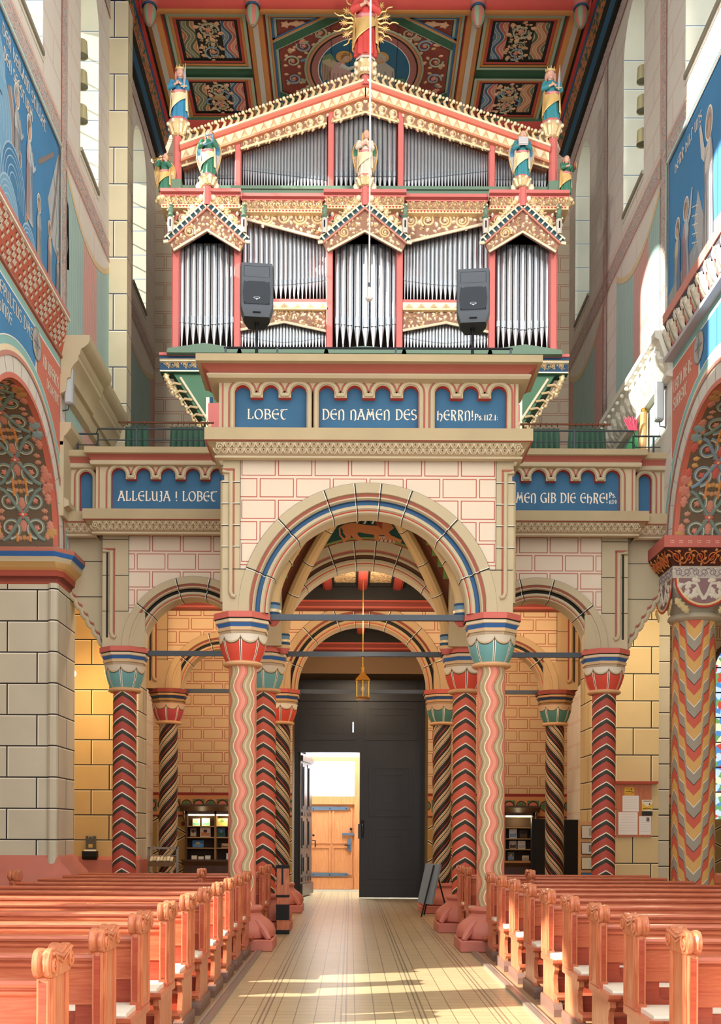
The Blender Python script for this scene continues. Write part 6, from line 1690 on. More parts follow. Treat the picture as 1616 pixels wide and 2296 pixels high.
# ---- left fresco: figures in a boat on high waves
b = MB(); M = MW(-1, .004)
y0, y1, z0, z1 = 11.0, 15.03, 8.74, 11.06
b.blob([(y0, z0), (y1, z0), (y1, z1), (y0, z1)], M, FB, .0)
MS0 = M; M = lambda u, v, h: MS0(u + .42, v, h)
WV_ = [flat(x, .85) for x in ('5f94bb', '7aa8c6', '4a80a8')]; HULL = flat('9a8c88', .85)
b.blob([(12.35, 10.35), (12.5, 10.42), (12.62, 10.2), (12.75, 9.7), (13.1, 9.2), (13.7, 8.85), (14.4, 8.76), (13.3, 8.76), (12.7, 9.2), (12.5, 9.7)], M, HULL, .002)
b.rib([(12.45, 10.40), (12.60, 10.1), (12.78, 9.6), (13.15, 9.15), (13.8, 8.82)], .05, M, flat('b9a89c', .85), .004)
b.blob([(14.05, 10.0), (14.55, 10.9), (15.1, 10.5), (15.15, 9.6), (14.7, 9.4), (14.3, 9.5)], M, flat('b4b8b8', .85), .002)
b.rib([(14.1, 9.3), (14.4, 10.2), (14.62, 11.0)], .07, M, flat('8c7f7a', .85), .004); b.rib([(13.6, 10.2), (14.3, 10.75)], .06, M, flat('8c7f7a', .85), .004)
for k in range(5): b.rib([(14.3 + .15 * k, 10.6 - .05 * k), (14.5 + .14 * k, 9.9), (14.4 + .13 * k, 9.5)], .02, M, flat('94989c', .85), .005)
M = MS0
person(b, M, 13.15, 9.35, 1.25, 'a8b0b4', 'c4c2c0', True, 1, '9a9ca0', 'x', -.05, .62)
person(b, M, 13.62, 9.20, 1.35, 'bcc8cc', 'cfa09a', True, 1, '8a7a70', 'y', .0, .62)
person(b, M, 13.22, 8.95, .9, 'd4d4d0', 'b4b8bc', True, 1, '7f7670', None, .05, .6)
person(b, M, 14.05, 8.80, 1.0, '9aa4ac', 'c4b8a4', True, -1, '7f8890', None, .0, .7)
person(b, M, 14.55, 8.78, .95, 'c9b8a0', 'b48c88', True, 1, '8a8478', None, .0, .7)
person(b, M, 14.95, 8.78, .8, 'b0a8a0', '9aa0a8', True, 1, '8a8478', None, .0, .7)
wi = 0.0
for (cx, cz, r) in ((12.25, 9.75, .70), (12.95, 9.2, .52), (12.0, 9.05, .6), (12.75, 8.78, .45), (13.55, 8.74, .36), (12.2, 10.3, .42), (13.95, 8.70, .22)):
    pts = [(cx + r * .9 * math.cos(a), max(z0, cz + r * math.sin(a))) for a in [PI * i / 14 for i in range(-3, 18)]]
    wi += .0022; b.blob(pts, M, WV_[int(r * 10) % 3], .018 + wi)
    for q in (.98, .84, .70, .52, .36):
        P = [(cx + r * q * .9 * math.cos(a), max(z0 + .01, cz + r * q * math.sin(a))) for a in [PI * i / 14 for i in range(-1, 16)]]
        b.rib(P, .022 if q > .9 else .014, M, flat('a9c4d6', .85), .0192 + wi)
for (p, q) in (((y0, z1), (y1, z1)), ((y1, z0), (y1, z1)), ((y0, z0), (y1, z0))): b.rib([p, q], .07, M, flat('8db4b4', .85), .036); b.rib([p, q], .018, M, M_HILITE, .038)
letters(b, 'DER HEILAND STILLET', 12.55, 14.35, 10.80, .14, M, M_LETTER, .16, 25, .006); letters(b, 'DEN SEESTURM', 12.6, 13.75, 10.55, .14, M, M_LETTER, .16, 25, .006)
obj('fresco', b, None, 'fresco of haloed figures in a boat on blue waves on the left nave wall', 'wall painting')
# ---- right fresco
b = MB(); M = MW(1, .004); y1 = 15.36
b.blob([(y0, z0), (y1, z0), (y1, z1), (y0, z1)], M, FB, .0)
b.blob([(y0, z0), (y1, z0), (y1, 9.15), (14.2, 9.25), (13.2, 9.1), (12.2, 9.3), (y0, 9.2)], M, flat('9aa0a4', .85), .002)
person(b, M, 14.90, 8.86, 1.15, 'c9bc9c', '6f8cac', True, 1, '8a8478', None, .0, .75)
person(b, M, 14.55, 8.84, 1.25, 'bcc4c8', 'c08c8a', True, 1, '8a8478', 'up', .0, -.75)
person(b, M, 13.62, 8.95, 1.75, 'd4ccc4', 'bcb4b0', True, -1, '9a9490', 'up', .0, .62)
person(b, M, 12.9, 8.9, 1.4, 'c4b4a8', '8a9ab0', True, -1, '9a9490', None, .0, .7)
b.blob([(13.9, 8.8), (14.2, 9.5), (14.05, 9.9), (13.8, 9.4), (13.55, 8.85)], M, flat('b4b4b4', .85), .003)
for k in range(5): b.rib([(14.28, 9.8 - .12 * k), (14.05, 9.7 - .12 * k), (14.2, 9.6 - .12 * k)], .012, M, M_HILITE, .004)
for (p, q) in (((y0, z1), (y1, z1)), ((y1, z0), (y1, z1)), ((y0, z0), (y1, z0))): b.rib([p, q], .07, M, flat('8db4b4', .85), .036); b.rib([p, q], .018, M, M_HILITE, .038)
MT = lambda u, v, h: M(-u, v, h)
letters(b, 'HERR HILF UNS', -15.05, -13.9, 10.72, .14, MT, M_LETTER, .16, 25, .006)
obj('fresco', b, None, 'fresco of a haloed figure raising one arm on the right nave wall', 'wall painting')
# ---- spandrel paintings
def spandrel(s):
    M = MW(s, .004); b = MB()
    zt = 7.99
    # blue part: between the arch bands and the stripes, up to the medallion
    top = [(15.0 if False else 14.05, zt), (11.0, zt)]
    arcp = [(ACY + 2.055 * math.cos(a), ASZ + 2.055 * math.sin(a)) for a in [PI * i / 60 for i in range(52, -1, -1)]]
    blue = [p for p in arcp if p[0] <= 14.02]
    b.blob(blue + [(14.02, zt), (blue[0][0], zt)], M, FB, .001)
    red = [p for p in arcp if p[0] >= 13.96 and p[0] <= 15.14]
    b.blob(red + [(15.14, max(red[-1][1], 5.6)), (15.14, zt), (13.96, zt)], M, flat('d07a66', .85), .0015)
    mx = 13.98
    b.blob([(mx + .20 * math.cos(i * PI / 12), 7.80 + .20 * math.sin(i * PI / 12)) for i in range(24)], M, flat('b4aca4', .85), .008)
    b.rib([(mx + .20 * math.cos(i * PI / 12), 7.80 + .20 * math.sin(i * PI / 12)) for i in range(25)], .018, M, flat('8d8a88', .85), .010)
    rosette(b, mx, 7.80, .12, M, flat('94928c', .85), .010, 0, 8); b.rib([(mx, 7.64), (mx, 7.96)], .02, M, flat('75767a', .85), .011); b.rib([(mx - .14, 7.80), (mx + .14, 7.80)], .02, M, flat('75767a', .85), .011)
    if s < 0:
        letters(b, 'E SEPULTUS DMS', 12.2, 13.80, 7.76, .15, M, M_LETTER, .14, 25, .006)
        letters(b, 'CHINRE', 12.35, 12.95, 7.55, .14, M, M_LETTER, .14, 25, .006)
        letters(b, 'AD INFEROS', 14.26, 15.02, 7.64, .16, M, M_LETTER, .14, 25, .006)
        letters(b, 'DESCENDIT', 14.44, 15.04, 7.42, .13, M, M_LETTER, .14, 25, .006)
    else:
        MT = lambda u, v, h: M(-u, v, h)
        letters(b, 'TERTIA DIE RE-', -15.06, -14.24, 7.64, .16, MT, M_LETTER, .14, 25, .006)
        letters(b, 'SURREXIT', -15.06, -14.46, 7.40, .16, MT, M_LETTER, .14, 25, .006)
    return b
obj('spandrel_painting', spandrel(-1), None, 'blue and red lettered painting over the left nave arch', 'wall painting')
obj('spandrel_painting', spandrel(1), None, 'blue and red lettered painting over the right nave arch', 'wall painting')
# ---- mouldings along the nave walls
b = MB()
# left: projecting brick-pattern frieze
def chk(s):
    M = lambda u, v, h: Vector((s * (WX - .02 - .10 * v - h), u, 8.15 + .50 * v))
    b.grid([[M(8, 0, 0), M(15.12, 0, 0)], [M(8, 1, 0), M(15.12, 1, 0)]], flat('b8604a', .8))
    n = int(7.1 / .075)
    for i in range(n):
        for j in range(9):
            if (i + j // 1) % 4 in (0, 1) and (j + i // 2) % 3 != 2:
                u0 = 11.4 + .055 * i; v0 = j / 9
                if u0 > 15.05: continue
                b.grid([[M(u0, v0 + .01, .003), M(u0 + .05, v0 + .01, .003)], [M(u0, v0 + .10, .022), M(u0 + .05, v0 + .10, .022)]], flat('d8cbb8', .8))
                b.grid([[M(u0, v0 + .10, .022), M(u0 + .05, v0 + .10, .022)], [M(u0, v0 + .108, .002), M(u0 + .05, v0 + .108, .002)]], flat('6f6258', .8))
    b.box(*sorted((s * WX, s * (WX - .14))), 8, 15.12, 8.65, 8.74, flat('c08478', .8)); b.box(*sorted((s * (WX - .10), s * (WX - .15))), 8, 15.12, 8.63, 8.655, M_HILITE)
    b.box(*sorted((s * WX, s * (WX - .04))), 8, 15.12, 8.12, 8.155, flat('a86a5c', .8))
chk(-1)
obj('trim_frieze_left', b, kind='structure')
b = MB(); s = 1
b.grid([[Vector((4.31, 8, 8.15)), Vector((4.31, 15.12, 8.15))], [Vector((4.20, 8, 8.62)), Vector((4.20, 15.12, 8.62))]], flat('5c5a64', .8))
AC = [flat('d8cdb8', .75), flat('86b0b0', .75), flat('c07068', .75)]
def MA(u, v, h): return Vector((4.31 - .11 * v - h, u, 8.15 + .47 * v))
u = 11.3
def AL(u0, k): return lambda a, c, h: MA(u0 + (a - u0) * k, c, h)
while u < 15.1:
    leaf(b, u + .10, .05, 1.35, .92, .46, AL(u + .10, .5), AC[1], .002, .02, 2); leaf(b, u + .20, .03, 1.5, .90, .30, AL(u + .20, .5), AC[2], .006, .02, 2)
    leaf(b, u, .10, 1.25, .86, .52, AL(u, .5), AC[0], .022, .035, 4); leaf(b, u + .10, .86, -.9, .34, .24, AL(u + .1, .5), AC[0], .05, .02, 2)
    b.rib([(u + .01, .14), (u + .07, .5), (u + .12, .9)], .02, lambda a, c, h: MA(a, c, h), flat('8a8272', .75), .058)
    u += .31
b.box(4.18, 4.33, 8, 15.12, 8.62, 8.76, flat('d08a7c', .8)); b.box(4.20, 4.33, 8, 15.12, 8.10, 8.155, flat('b9b0b4', .8))
obj('trim_frieze_right', b, kind='structure')
# stone entablatures beside the gallery
for s, nm in ((-1, 'trim_cornice_left'), (1, 'trim_cornice_right')):
    b = MB()
    if s < 0:
        prof = [(0, 8.45), (.42, 8.45), (.42, 8.38), (.40, 8.33), (.34, 8.28), (.30, 8.26), (.28, 8.18), (.26, 8.16), (.26, 8.10), (.20, 8.04), (.16, 7.98), (.15, 7.86), (.10, 7.84), (.08, 7.66), (0, 7.62)]
        for (ya, yb, k) in ((15.12, 16.5, 1.0), (16.5, 18.10, .82)): b.extr([(s * (WX - o_ * k), z) for o_, z in prof], 'y', ya, yb, M_STONE)
        b.extr([(s * (WX - o_), z) for o_, z in [(0, 7.22), (.16, 7.22), (.16, 7.14), (.10, 7.06), (.06, 7.02), (.05, 6.9), (0, 6.9)]], 'y', 15.12, 18.1, M_STONE)
        b.box(-4.33, -4.27, 15.12, 15.75, 5.9, 6.95, M_STONE); b.extr([(-4.33, 6.0), (-4.2, 6.05), (-4.2, 6.12), (-4.33, 6.2)], 'y', 15.14, 15.5, M_STONE)
    else:
        prof = [(0, 8.55), (.26, 8.55), (.26, 8.46), (.20, 8.42), (.06, 8.0), (.09, 7.97), (.09, 7.92), (0, 7.9)]
        b.extr([(s * (WX - o_), z) for o_, z in prof], 'y', 15.12, 18.6, flat('e0dacb', .75))
        MA2 = lambda u, v, h: Vector((4.33 - .06 - .14 * v - h, u, 8.0 + .42 * v))
        u = 15.3
        while u < 18.5:
            leaf(b, u, .08, 1.5, .84, .26, lambda a, c, h: MA2(a, c, h), flat('e6e0d0', .7), .004, .05); b.ball(MA2(u + .02, .92, .06), .035, flat('e6e0d0', .7), 8, 6)
            leaf(b, u + .14, .06, 1.5, .5, .14, lambda a, c, h: MA2(a, c, h), flat('cfc8b8', .7), .004, .03); u += .28
    obj(nm, b, kind='structure')
# ================================================================ PEWS
M_CUSH = Mt('pale_seat_cushion', .85).done('e0d6c2', .06, 8.0, .2, 120)
M_SLED = flat('7d5f52', .35); M_PEWLINE = flat('6b3018', .4)
def pew(name, label, L_, group, s, ends=2):
    """local frame: aisle end at x=0, the bench runs towards x = s*L_, seat faces -Y"""
    t = thing(name, label, 'pew', (0, 0, 0), group)
    def X(a, c): return sorted((s * a, s * c))
    for e, xa in ((0, 0.0), (1, L_ - .052))[:ends]:
        b = MB(); x0, x1 = X(xa, xa + .052)
        face = (x0 if s > 0 else x1) if e == 0 else (x1 if s > 0 else x0)
        out = (-1 if s > 0 else 1) if e == 0 else (1 if s > 0 else -1)
        b.bbox(x0, x1, -.14, .14, .44, .875, M_PEWV, .008)
        for yy in (-.122, -.104, -.086, .122, .104, .086): b.tube([(face + out * .001, yy, .46), (face + out * .001, yy, .865)], .008, M_PEWV, 6)
        b.box(*sorted((x0 + .012, x1 - .012)), -.147, -.135, .50, .85, M_PEWPANEL); b.tube([(x0 + .008, -.142, .48), (x0 + .008, -.142, .86)], .006, M_PEWV, 6); b.tube([(x1 - .008, -.142, .48), (x1 - .008, -.142, .86)], .006, M_PEWV, 6)
        b.box(x0 - .002, x1 + .002, -.15, .145, .44, .49, M_PEW)
        o1 = obj('end_post', b, t)
        b = MB()
        # scrolled head: saddle on top, volutes to front and back
        ol = [(-.105, .865), (-.125, .875), (-.142, .90), (-.145, .935), (-.135, .965), (-.115, .98), (-.085, .985), (-.055, .972), (-.02, .962), (.02, .962), (.055, .972), (.085, .985), (.115, .98), (.135, .965), (.145, .935), (.142, .90), (.125, .875), (.105, .865)]
        mid = (x0 + x1) / 2
        rows = []
        for xx, sc in ((x0 - .012, .93), (x0 - .006, 1.0), (x0 + .012, 1.0), ((x0 + x1) / 2, .92), (x1 - .012, 1.0), (x1 + .006, 1.0), (x1 + .012, .93)):
            rows.append([(xx, y * sc * 1.22, .925 + (z - .925) * sc) for y, z in ol])
        b.grid(rows, M_PEWV, True); b.poly(rows[0], M_PEWV); b.poly(rows[-1], M_PEWV)
        for sg in (-1, 1):
            P = [(face + out * .016, sg * (.128 + .040 * (1 - i / 22) * math.cos(1.2 + i * .52)), .922 + .046 * (1 - i / 22) * math.sin(1.2 + i * .52)) for i in range(21)]
            b.tube(P, .007, M_PEWV, 6)
        b.tube([(face + out * .014, -.13, .968), (face + out * .016, -.05, .952), (face + out * .016, .0, .942), (face + out * .016, .05, .952), (face + out * .014, .13, .968)], .007, M_PEWV, 6)
        b.tube([(face + out * .014, -.09, .948), (face + out * .016, .0, .918), (face + out * .014, .09, .948)], .006, M_PEWV, 6)
        obj('scroll_head', b, o1)
        b = MB()
        # curved seat support and its foot
        ol = [(-.40, .40), (-.40, .36), (-.36, .33), (-.345, .28), (-.36, .22), (-.385, .16), (-.39, .09), (.10, .09), (.10, .42), (-.40, .42)]
        b.plate([(y, z) for y, z in ol], [], 'x', x0 + .008, x1 - .008, M_PEWV)
        b.extr([(-.44, .445), (-.44, .42), (-.425, .405), (-.41, .40), (.11, .40), (.11, .445)], 'x', x0 - .012, x1 + .012, M_PEW)
        obj('seat_support', b, t)
        b = MB(); b.extr([(-.47, .0), (-.47, .06), (-.44, .10), (-.30, .115), (.10, .115), (.14, .09), (.14, 0)], 'x', x0 - .01, x1 + .01, M_SLED); obj('foot', b, t)
    b = MB(); x0, x1 = X(.05, L_ - .05)
    b.extr([(-.030, .60), (-.030, .775), (-.036, .78), (-.046, .788), (-.046, .80), (-.036, .806), (-.036, .812), (-.052, .818), (-.060, .832), (-.052, .846), (-.02, .852), (.03, .846), (.034, .80), (.02, .79), (.016, .60)], 'x', x0, x1, M_PEW)
    obj('top_rail', b, t)
    b = MB(); xs = [.075]
    op = []
    a = .16
    while a + .5 < L_ - .1: op.append((a, min(a + .60, L_ - .16))); a += .74
    # back panel with rounded openings
    outer = [(s * .05, .44), (s * (L_ - .07), .44), (s * (L_ - .07), .70 + .08), (s * .05, .78)]
    def rr(xa, xb, za, zb, r=.03): 
        P = []
        for (cx, cz, a0) in ((xb - r, zb - r, 0), (xa + r, zb - r, 90), (xa + r, za + r, 180), (xb - r, za + r, 270)):
            P += [(cx + r * math.cos(math.radians(a0 + 30 * i)), cz + r * math.sin(math.radians(a0 + 30 * i))) for i in range(4)]
        return [(s * x, z) for x, z in P]
    b.plate(outer, [rr(xa, xb, .495, .715) for xa, xb in op], 'y', -.022, .012, M_PEWPANEL)
    obj('back_panel', b, t)
    b = MB(); b.extr([(-.42, .44), (-.42, .42), (-.405, .40), (-.37, .395), (-.37, .36), (-.35, .36), (-.35, .41), (.0, .41), (.0, .44)], 'x', x0, x1, M_PEW); obj('seat', b, t)
    b = MB(); b.extr([(-.415, .441), (-.418, .455), (-.40, .468), (-.06, .472), (-.04, .46), (-.04, .441)], 'x', *X(.02, L_ - .02), M_CUSH); obj('seat_cushion', b, t)
    b = MB(); b.extr([(.26, .16), (.25, .185), (.26, .20), (.40, .20), (.41, .185), (.40, .16)], 'x', *X(-.02, L_ - .05), M_PEW)
    obj('kneeler', b, t)
    b = MB(); b.extr([(.14, .52), (.145, .535), (.03, .535), (.03, .52)], 'x', x0, x1, M_PEW); b.box(x0, x1, .005, .03, .50, .56, M_PEWPANEL); obj('book_ledge', b, t)
    b = MB(); b.extr([(-.30, .12), (-.30, .28), (-.28, .28), (-.28, .12)], 'x', x0, x1, M_PEWPANEL); obj('seat_rail', b, t)
    return t
ords = ['nearest', 'second', 'third', 'fourth', 'fifth', 'sixth', 'seventh', 'eighth', 'ninth', 'tenth']
for s, side in ((-1, 'left'), (1, 'right')):
    p0 = pew('pew', 'red pine pew with scrolled end, nearest row in the %s block' % side, 2.75, 'pews of the %s block' % side, s)
    p0.location = (1.415 if s > 0 else -1.38, 4.35, 0)
    for k in range(1, 10):
        dup(p0, (1.415 if s > 0 else -1.38, 4.35 + .905 * k, 0), None, 'red pine pew with scrolled end, %s row from the front in the %s block' % (ords[k], side))
    q0 = pew('short_pew', 'short red pine pew beside the front %s column' % side, 2.12, 'rear pews of the %s side' % side, s, 1)
    q0.location = (s * 2.04, 13.45, .0)
    r0 = pew('rear_pew', 'red pine pew just behind the front %s column' % side, 2.75, 'rear pews of the %s side' % side, s, 1)
    r0.location = (s * 1.36, 14.42, 0)
    dup(r0, (s * 1.345, 15.22, 0), None, 'red pine pew between the chevron columns on the %s' % side)
# ================================================================ PORTAL, FURNISHINGS, LAMPS
# ---- big portal: fixed upper panels, closed right leaf, open left leaf
def nest(b, x0, x1, z0, z1, y, m, steps=3, d=.03, ins=.05):
    R = lambda a: [(x0 + a, z0 + a), (x1 - a, z0 + a), (x1 - a, z1 - a), (x0 + a, z1 - a)]
    for k in range(steps): b.plate(R(ins * k), [R(ins * (k + 1))], 'y', y - d * (1.0, .35, .75, .2, .6)[k], y + .02, m, m, False)
    b.shape(R(ins * steps), 'y', y - d * .3, m)
P = bpy.data.objects.new('door_1', None); COL.objects.link(P); P.location = (0, 23.35, 0); ORG['door_1'] = Vector((0, 23.35, 0)); P['kind'] = 'structure'
b = MB()
b.box(-1.42, 1.42, 23.38, 23.46, 3.20, 4.76, M_DARKOAK); b.box(-1.42, -1.34, 23.34, 23.46, 0, 4.76, M_DARKOAK); b.box(1.34, 1.42, 23.34, 23.46, 0, 4.76, M_DARKOAK)
b.box(-1.42, 1.42, 23.32, 23.46, 3.18, 3.34, M_DARKOAK); b.box(-1.42, 1.42, 23.30, 23.46, 4.30, 4.40, M_DARKOAK); b.box(-.05, .05, 23.34, 23.46, 3.2, 4.4, M_DARKOAK)
for x0, x1 in ((-1.25, -.12), (.12, 1.25)): nest(b, x0, x1, 3.45, 4.2, 23.38, M_DARKOAK, 4, .035, .07)
b.box(-1.25, 1.25, 23.33, 23.4, 4.48, 4.66, M_DARKOAK)
obj('door_frame', b, P)
b = MB(); b.box(-.16, -.135, 23.33, 23.36, 3.62, 3.84, emit('daylight_slit', 'dff2ff', 3.0)); obj('light_slit', b, P, label='narrow glazed slit')
lf = bpy.data.objects.new('door_leaf', None); COL.objects.link(lf); lf.parent = P; ORG['door_leaf'] = ORG['door_1']
b = MB(); b.box(0.0, 1.34, 23.30, 23.37, .02, 3.18, M_DARKOAK); nest(b, .20, 1.14, 1.78, 2.90, 23.30, M_DARKOAK, 5, .035, .075); nest(b, .20, 1.14, .42, 1.58, 23.30, M_DARKOAK, 5, .035, .075); b.box(.04, 1.30, 23.27, 23.32, .03, .28, M_DARKOAK)
obj('leaf_board', b, lf)
b = MB(); b.box(.03, .10, 23.26, 23.31, 1.32, 1.70, M_DARKIRON); b.tube([(.065, 23.25, 1.62), (.065, 23.20, 1.58), (.065, 23.20, 1.46), (.065, 23.25, 1.42)], .014, M_IRON, 8); b.box(-.03, .03, 23.28, 23.36, 1.30, 1.62, M_IRON); obj('door_handle', b, lf)
lf2 = bpy.data.objects.new('door_leaf', None); COL.objects.link(lf2); lf2.parent = P; ORG[lf2.name] = ORG['door_1']
b = MB(); M_LEAF = m_wood('daylit_dark_oak', '2e2a2a', '4a4240', .3, (12, 12, 1))  # paler than the closed leaf: daylight sheen is put into the wood colour
x0, y0l, dx, dyl = -1.33, 23.42, .20, 1.30
def LQ(u, h, z): 
    # board swung outwards, u along its width, h towards the passage
    return Vector((x0 + dx * u + h * .98, y0l + dyl * u - h * .15, z))
def lbox(u0, u1, z0, z1, h0, h1):
    q = [LQ(u, h, z) for z in (z0, z1) for (u, h) in ((u0, h0), (u1, h0), (u1, h1), (u0, h1))]
    n = len(b.v); b.v += q
    for f in ((0, 3, 2, 1), (4, 5, 6, 7), (0, 1, 5, 4), (1, 2, 6, 5), (2, 3, 7, 6), (3, 0, 4, 7)): b.face([n + i for i in f], M_LEAF)
lbox(0, 1, .02, 3.18, -.04, .04)
for (z0, z1) in ((.5, .95), (1.08, 1.75), (1.95, 2.95)):
    for (u0, u1) in ((.10, .46), (.54, .90)): lbox(u0, u1, z0, z1, .03, .06); lbox(u0 + .06, u1 - .06, z0 + .07, z1 - .07, .05, .085)
for k in range(6): lbox(.08 + .14 * k, .17 + .14 * k, .34, .44, .03, .075); lbox(.08 + .14 * k, .17 + .14 * k, 1.80, 1.88, .03, .075)
lbox(.02, .98, .04, .30, .03, .09); lbox(.02, .98, 3.0, 3.12, .03, .09)
obj('leaf_board', b, lf2)
b = MB(); p = LQ(.93, .07, 1.25); b.tube([p, p + Vector((.07, 0, .0)), p + Vector((.08, 0, -.12)), p + Vector((.07, -.01, -.16))], .016, M_IRON, 8); b.ball(p + Vector((.03, 0, .12)), .03, M_IRON, 8, 6); obj('door_handle', b, lf2)
# ---- vestibule beyond
b = MB(); b.box(-1.9, -1.8, 23.5, 26.4, 0, 4.2, M_WHITE); b.box(1.5, 1.6, 23.5, 26.4, 0, 4.2, M_WHITE); b.box(-1.9, -1.30, 26.3, 26.5, 0, 4.2, M_WHITE); b.box(.02, 1.6, 26.3, 26.5, 0, 4.2, M_WHITE); b.box(-1.9, 1.6, 26.3, 26.5, 3.25, 4.2, M_WHITE)
obj('wall_vestibule', b, kind='structure')
D2 = bpy.data.objects.new('door_2', None); COL.objects.link(D2); D2.location = (-.64, 26.25, 0); ORG['door_2'] = Vector((-.64, 26.25, 0)); D2['kind'] = 'structure'
def pz(y): return 1.45 + (1865 - y) * 26.2 / 2400
b = MB(); b.box(-1.32, -1.22, 26.15, 26.4, 0, 3.25, M_DOORWOOD); b.box(-.10, .04, 26.15, 26.4, 0, 3.25, M_DOORWOOD); b.box(-1.3, .03, 26.16, 26.4, 2.12, 2.32, M_DOORWOOD); b.box(-1.3, .03, 26.2, 26.4, 3.18, 3.28, M_DOORWOOD); b.box(-1.4, .1, 26.0, 26.3, 0, .03, flat('c9bda8', .6)); obj('door_frame', b, D2)
b = MB(); b.box(-1.22, -.10, 26.22, 26.28, .03, 2.12, M_DOORWOOD)
for (x0, x1) in ((-1.13, -.72), (-.60, -.19)):
    for (z0, z1) in ((.42, 1.05), (1.20, 1.98)): b.plate([(x0 - .04, z0 - .04), (x1 + .04, z0 - .04), (x1 + .04, z1 + .04), (x0 - .04, z1 + .04)], [[(x0, z0), (x1, z0), (x1, z1), (x0, z1)]], 'y', 26.20, 26.23, M_DOORWOOD)
b.box(-1.2, -.12, 26.20, 26.23, .05, .32, M_DOORWOOD); obj('leaf_board', b, D2)
M_HINGE = flat('5f6b78', .5, .3)
for z in (.40, 2.02):
    b = MB(); b.extr([(-1.24, z - .05), (-.28, z - .04), (-.20, z), (-.28, z + .04), (-1.24, z + .05)], 'y', 26.185, 26.2, M_HINGE)
    for k in range(3): b.ball((-1.1 + .4 * k, 26.185, z), .014, M_DARKIRON, 6, 5)
    obj('strap_hinge', b, D2)
b = MB(); b.box(-.27, -.17, 26.18, 26.2, .98, 1.28, M_HINGE); b.tube([(-.34, 26.17, 1.12), (-.20, 26.15, 1.12)], .014, M_DARKIRON, 8); b.box(-.40, -.10, 26.17, 26.2, 1.36, 1.42, M_HINGE); b.ball((-.18, 26.17, 1.52), .035, M_DARKIRON, 8, 6); obj('door_lock', b, D2)
b = MB(); b.box(-1.22, -.10, 26.3, 26.32, 2.32, 3.18, emit('bright_fanlight_glass', 'f6fbff', 1.6)); obj('fanlight', b, D2, label='bright fanlight glass')
lamp('vestibule_day_fill', 'AREA', (-.4, 25.0, 4.6), 380, (.74, .87, 1.0), 1.6, (-.4, 25.0, 0))  # unseen area light added to stand in for daylight in the vestibule

# ---- hanging lantern in the porch
t = thing('hanging_lantern', 'small brass and glass lantern hanging in front of the dark portal', 'lantern', (0, 18.0, 5.78))
b = MB(); b.tube([(0, 18, 5.78), (0, 18, 4.22)], .009, M_BRASS, 6); b.ball((0, 18, 5.80), .035, M_BRASS, 8, 6); b.tube([(0, 18, 5.82), (0, 18, 6.1)], .012, M_DARKIRON, 6); obj('suspension_rod', b, t)
b = MB(); b.lathe([(.012, 4.24), (.03, 4.20), (.02, 4.16), (.035, 4.12), (.13, 4.02), (.145, 3.99), (.13, 3.98)], (0, 18, 0), 6, M_BRASS)
for k in range(6): a = k * PI / 3; b.tube([(.118 * math.sin(a), 18 + .118 * math.cos(a), 3.98), (.118 * math.sin(a), 18 + .118 * math.cos(a), 3.70)], .008, M_BRASS, 6)
b.lathe([(.0, 3.68), (.125, 3.68), (.135, 3.70), (.12, 3.715)], (0, 18, 0), 6, M_BRASS); obj('lantern_frame', b, t)
gm = bpy.data.materials.new('lantern_glass'); gm.use_nodes = True
nt = gm.node_tree; nt.nodes.remove(nt.nodes['Principled BSDF']); tr = nt.nodes.new('ShaderNodeBsdfTransparent'); tr.inputs[0].default_value = (.86, .9, .88, 1); gs = nt.nodes.new('ShaderNodeBsdfGlossy'); gs.inputs[1].default_value = .08; mx = nt.nodes.new('ShaderNodeMixShader'); mx.inputs[0].default_value = .16
nt.links.new(tr.outputs[0], mx.inputs[1]); nt.links.new(gs.outputs[0], mx.inputs[2]); nt.links.new(mx.outputs[0], nt.nodes['Material Output'].inputs[0])
M_GLASS = gm
b = MB(); b.lathe([(.112, 3.71), (.112, 3.98)], (0, 18, 0), 6, M_GLASS); obj('glass_pane', b, t)
b = MB(); b.tube([(0, 18, 3.70), (0, 18, 3.82)], .014, M_WHITE, 8); b.ball((0, 18, 3.85), .035, flat('e8e4da', .3), 10, 8, (1, 1, 1.3)); obj('bulb', b, t)

# ---- hanging choir microphone on a long white cable
t = thing('hanging_microphone', 'small white microphone hanging on a long thin white cable before the organ', 'microphone', (-.015, 12.0, 7.40))
b = MB(); b.tube([(-.015, 12, 7.58), (-.012, 12, 12), (-.01, 12, 16.1)], .009, flat('f4f2ee', .4), 6); obj('cable', b, t)
b = MB(); b.lathe([(.0, 7.40), (.035, 7.41), (.045, 7.43), (.02, 7.455), (.022, 7.54), (.012, 7.56), (.014, 7.58), (.0, 7.60)], (-.015, 12, 0), 12, flat('e4e2dc', .4)); b.box(-.03, .0, 11.98, 12.02, 7.56, 7.60, M_IRON); obj('capsule', b, t)

